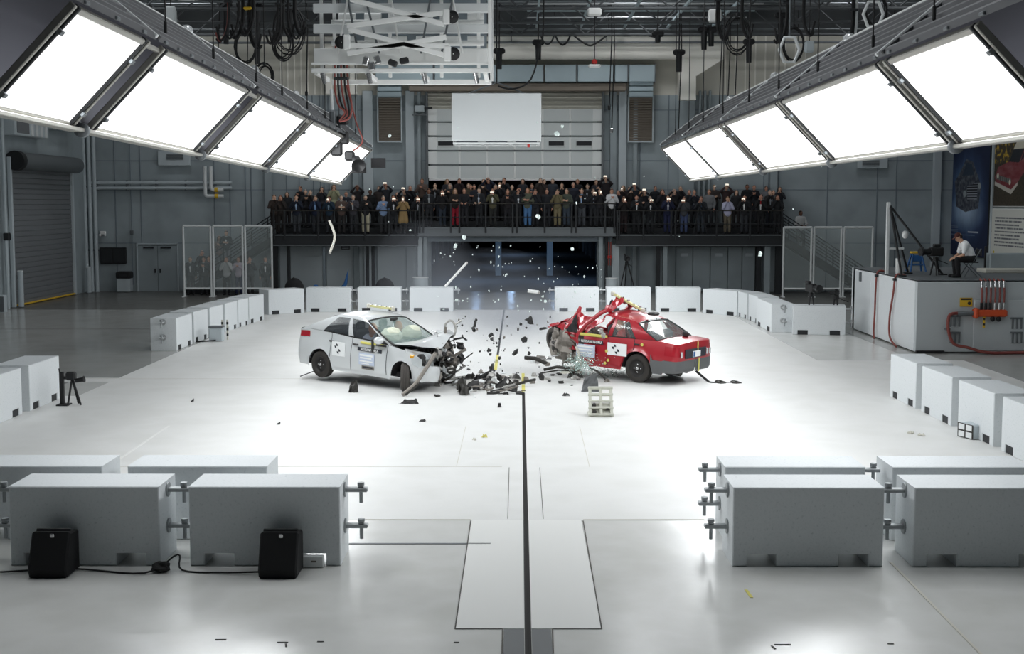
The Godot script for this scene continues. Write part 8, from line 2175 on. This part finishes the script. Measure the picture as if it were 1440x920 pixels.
var used_front := {}
func seated_man() -> void:
	var p = at(1352, 391, 38.3)
	var top = at(1287, 394, -fl(1287, 497).z).y + 0.01
	var t = thing("person", "seated person in a white shirt, black trousers and cap, bent over on the platform", "person", Vector3(p.x + 0.26, top, -38.3), -PI / 2)
	# local: faces +z (turned to the left of the picture); hips on the chair, elbows on the knees
	var B = Field.new(Vector3(-0.35, -0.02, -0.3), Vector3(0.35, 1.3, 0.72), 0.024)
	var T = Field.new(Vector3(-0.35, 0.4, -0.3), Vector3(0.35, 1.25, 0.6), 0.024)
	var L = Field.new(Vector3(-0.3, 0.05, -0.3), Vector3(0.3, 0.75, 0.7), 0.024)
	var hipc = Vector3(0, 0.55, 0); var ch = Vector3(0, 0.92, 0.2); var nk = Vector3(0, 1.03, 0.29)
	for F in [B, T]:
		var g = 0.0 if F == B else 0.018
		F.bone(hipc + Vector3(0, 0.05, 0), Vector3(0, 0.75, 0.07), 0.13 + g, 0.13 + g, 0.05, Vector3(1.15, 1, 0.85)); F.bone(Vector3(0, 0.75, 0.07), ch, 0.13 + g, 0.14 + g, 0.05, Vector3(1.2, 1, 0.85)); F.bone(ch + Vector3(-0.16, 0.03, 0.02), ch + Vector3(0.16, 0.03, 0.02), 0.075 + g, 0.075 + g, 0.05)
		for e in [-1, 1]:
			var sh = ch + Vector3(e * 0.19, 0.02, 0.03); var el = Vector3(e * 0.22, 0.66, 0.3); var wr = Vector3(e * 0.07, 0.56, 0.5)
			F.bone(sh, sh.lerp(el, 1.0 if F == B else 0.72), 0.055 + g, (0.043 if F == B else 0.05) + g, 0.03)
			if F == B:
				F.bone(el, wr, 0.043, 0.03, 0.02); F.bone(wr, wr + Vector3(-e * 0.03, -0.03, 0.07), 0.028, 0.033, 0.02)
	B.bone(ch + Vector3(0, 0.05, 0.03), nk + Vector3(0, 0.04, 0.03), 0.06, 0.055, 0.03)
	for F in [B, L]:
		var g = 0.0 if F == B else 0.017
		F.bone(hipc + Vector3(-0.07, 0, 0), hipc + Vector3(0.07, 0, 0), 0.115 + g, 0.115 + g, 0.05)
		for e in [-1, 1]:
			var kn = Vector3(e * 0.14, 0.52, 0.44); var an = Vector3(e * 0.13, 0.1, 0.4)
			F.bone(hipc + Vector3(e * 0.09, -0.01, 0.03), kn, 0.085 + g, 0.06 + g, 0.04); F.bone(kn, kn.lerp(an, 0.35), 0.058 + g, 0.058 + g, 0.03); F.bone(kn.lerp(an, 0.35), an, 0.058 + g, 0.04 + g * 1.5, 0.03)
	for e in [-1, 1]: B.bone(Vector3(e * 0.13, 0.06, 0.37), Vector3(e * 0.15, 0.04, 0.55), 0.045, 0.035, 0.03)
	var bm = MB.new()
	for e in [-1, 1]: hand(bm, Vector3(e * 0.07, 0.56, 0.5), Vector3(-e * 0.35, -0.4, 0.8), Vector3(-e * 0.4, -0.8, 0), 0.6)
	B.mesh(bm)
	head(bm, nk + Vector3(0, 0.13, 0.09), Basis(Vector3.RIGHT, 0.55))
	obj("body", bm, M.skin, t)
	var tm = MB.new(); T.mesh(tm); obj("shirt", tm, M.paper, t)
	var lm = MB.new(); L.mesh(lm); obj("trousers", lm, M.black_soft, t)
	for e in [-1, 1]:
		var s = Field.new(Vector3(e * 0.14 - 0.09, -0.005, 0.28), Vector3(e * 0.14 + 0.09, 0.16, 0.65), 0.018)
		s.bone(Vector3(e * 0.13, 0.055, 0.36), Vector3(e * 0.152, 0.045, 0.56), 0.052, 0.043, 0.03); s.cut(1, 0.004, true)
		var sm = MB.new(); s.mesh(sm); obj("shoe", sm, M.black_paint, t)
		var em = MB.new(); em.ball(Vector3(e * 0.033, 0.002, 0.093), Vector3(0.013, 0.009, 0.007), 8, 5); var eo = obj("eye", em, M.print_dark, t); eo.transform = Transform3D(Basis(Vector3.RIGHT, 0.55), nk + Vector3(0, 0.13, 0.09))
	var cap = MB.new(); cap.lathe([Vector2(0.094, 0.035), Vector2(0.095, 0.07), Vector2(0.08, 0.115), Vector2(0.045, 0.14), Vector2(0.002, 0.146)], Transform3D.IDENTITY, 18); cap.prism(PackedVector2Array([Vector2(-0.075, 0.05), Vector2(0.075, 0.05), Vector2(0.06, 0.17), Vector2(0, 0.19), Vector2(-0.06, 0.17)]), 0.01, Transform3D(Basis(Vector3.RIGHT, PI / 2), Vector3(0, 0.045, 0.0)), 0.003)
	var co = obj("cap", cap, cloth("4a2320"), t); co.transform = Transform3D(Basis(Vector3.RIGHT, 0.55), nk + Vector3(0, 0.13, 0.09))
	var hr = MB.new(); hr.ball(Vector3(0, 0.0, -0.04), Vector3(0.084, 0.075, 0.075), 12, 8); var ho = obj("hair", hr, cloth("2a2320"), t); ho.transform = co.transform

func haze() -> void:
	var puffs = []
	for c in [[-0.9, 0.6, -40.0, 6.5, 4.6, 6.0], [0.9, 0.2, -42.0, 5.0, 3.0, 6.0], [-3.2, 1.4, -44.0, 4.0, 4.6, 5.0], [-0.3, 0.1, -33.0, 6.0, 1.6, 4.0], [-0.6, 0.2, -45.0, 4.5, 1.9, 9.0, 0.03]]:
		for k in 5:
			var f2 = 1.0 - k * 0.17
			puffs.append([c[0] + 0.15 * k, c[1], c[2], c[3] * f2, c[4] * f2, c[5] * f2, c[6] if c.size() > 6 else 0.013])
	for q in puffs:
		var f = FogVolume.new()
		f.name = "dust_cloud"
		f.shape = RenderingServer.FOG_VOLUME_SHAPE_ELLIPSOID
		f.size = Vector3(q[3], q[4], q[5])
		f.position = Vector3(q[0], q[1], q[2])
		var m = FogMaterial.new(); m.albedo = Color(0.85, 0.88, 0.93); m.density = q[6]; m.edge_fade = 0.6
		f.material = m
		add_child(f, true)
		f.set_meta("label", "thin pale dust cloud drifting between the cars and the tunnel"); f.set_meta("category", "dust"); f.set_meta("kind", "stuff"); f.set_meta("group", "dust clouds over the track")

func _ready() -> void:
	rng.seed = 11
	look()
	bank_lights()
	unseen_lamp_lights()
	materials()
	hall()
	gallery()
	blocks()
	bank_fittings()
	platform()
	silver_car()
	red_car()
	debris()
	crowd()
	overhead()
	haze()
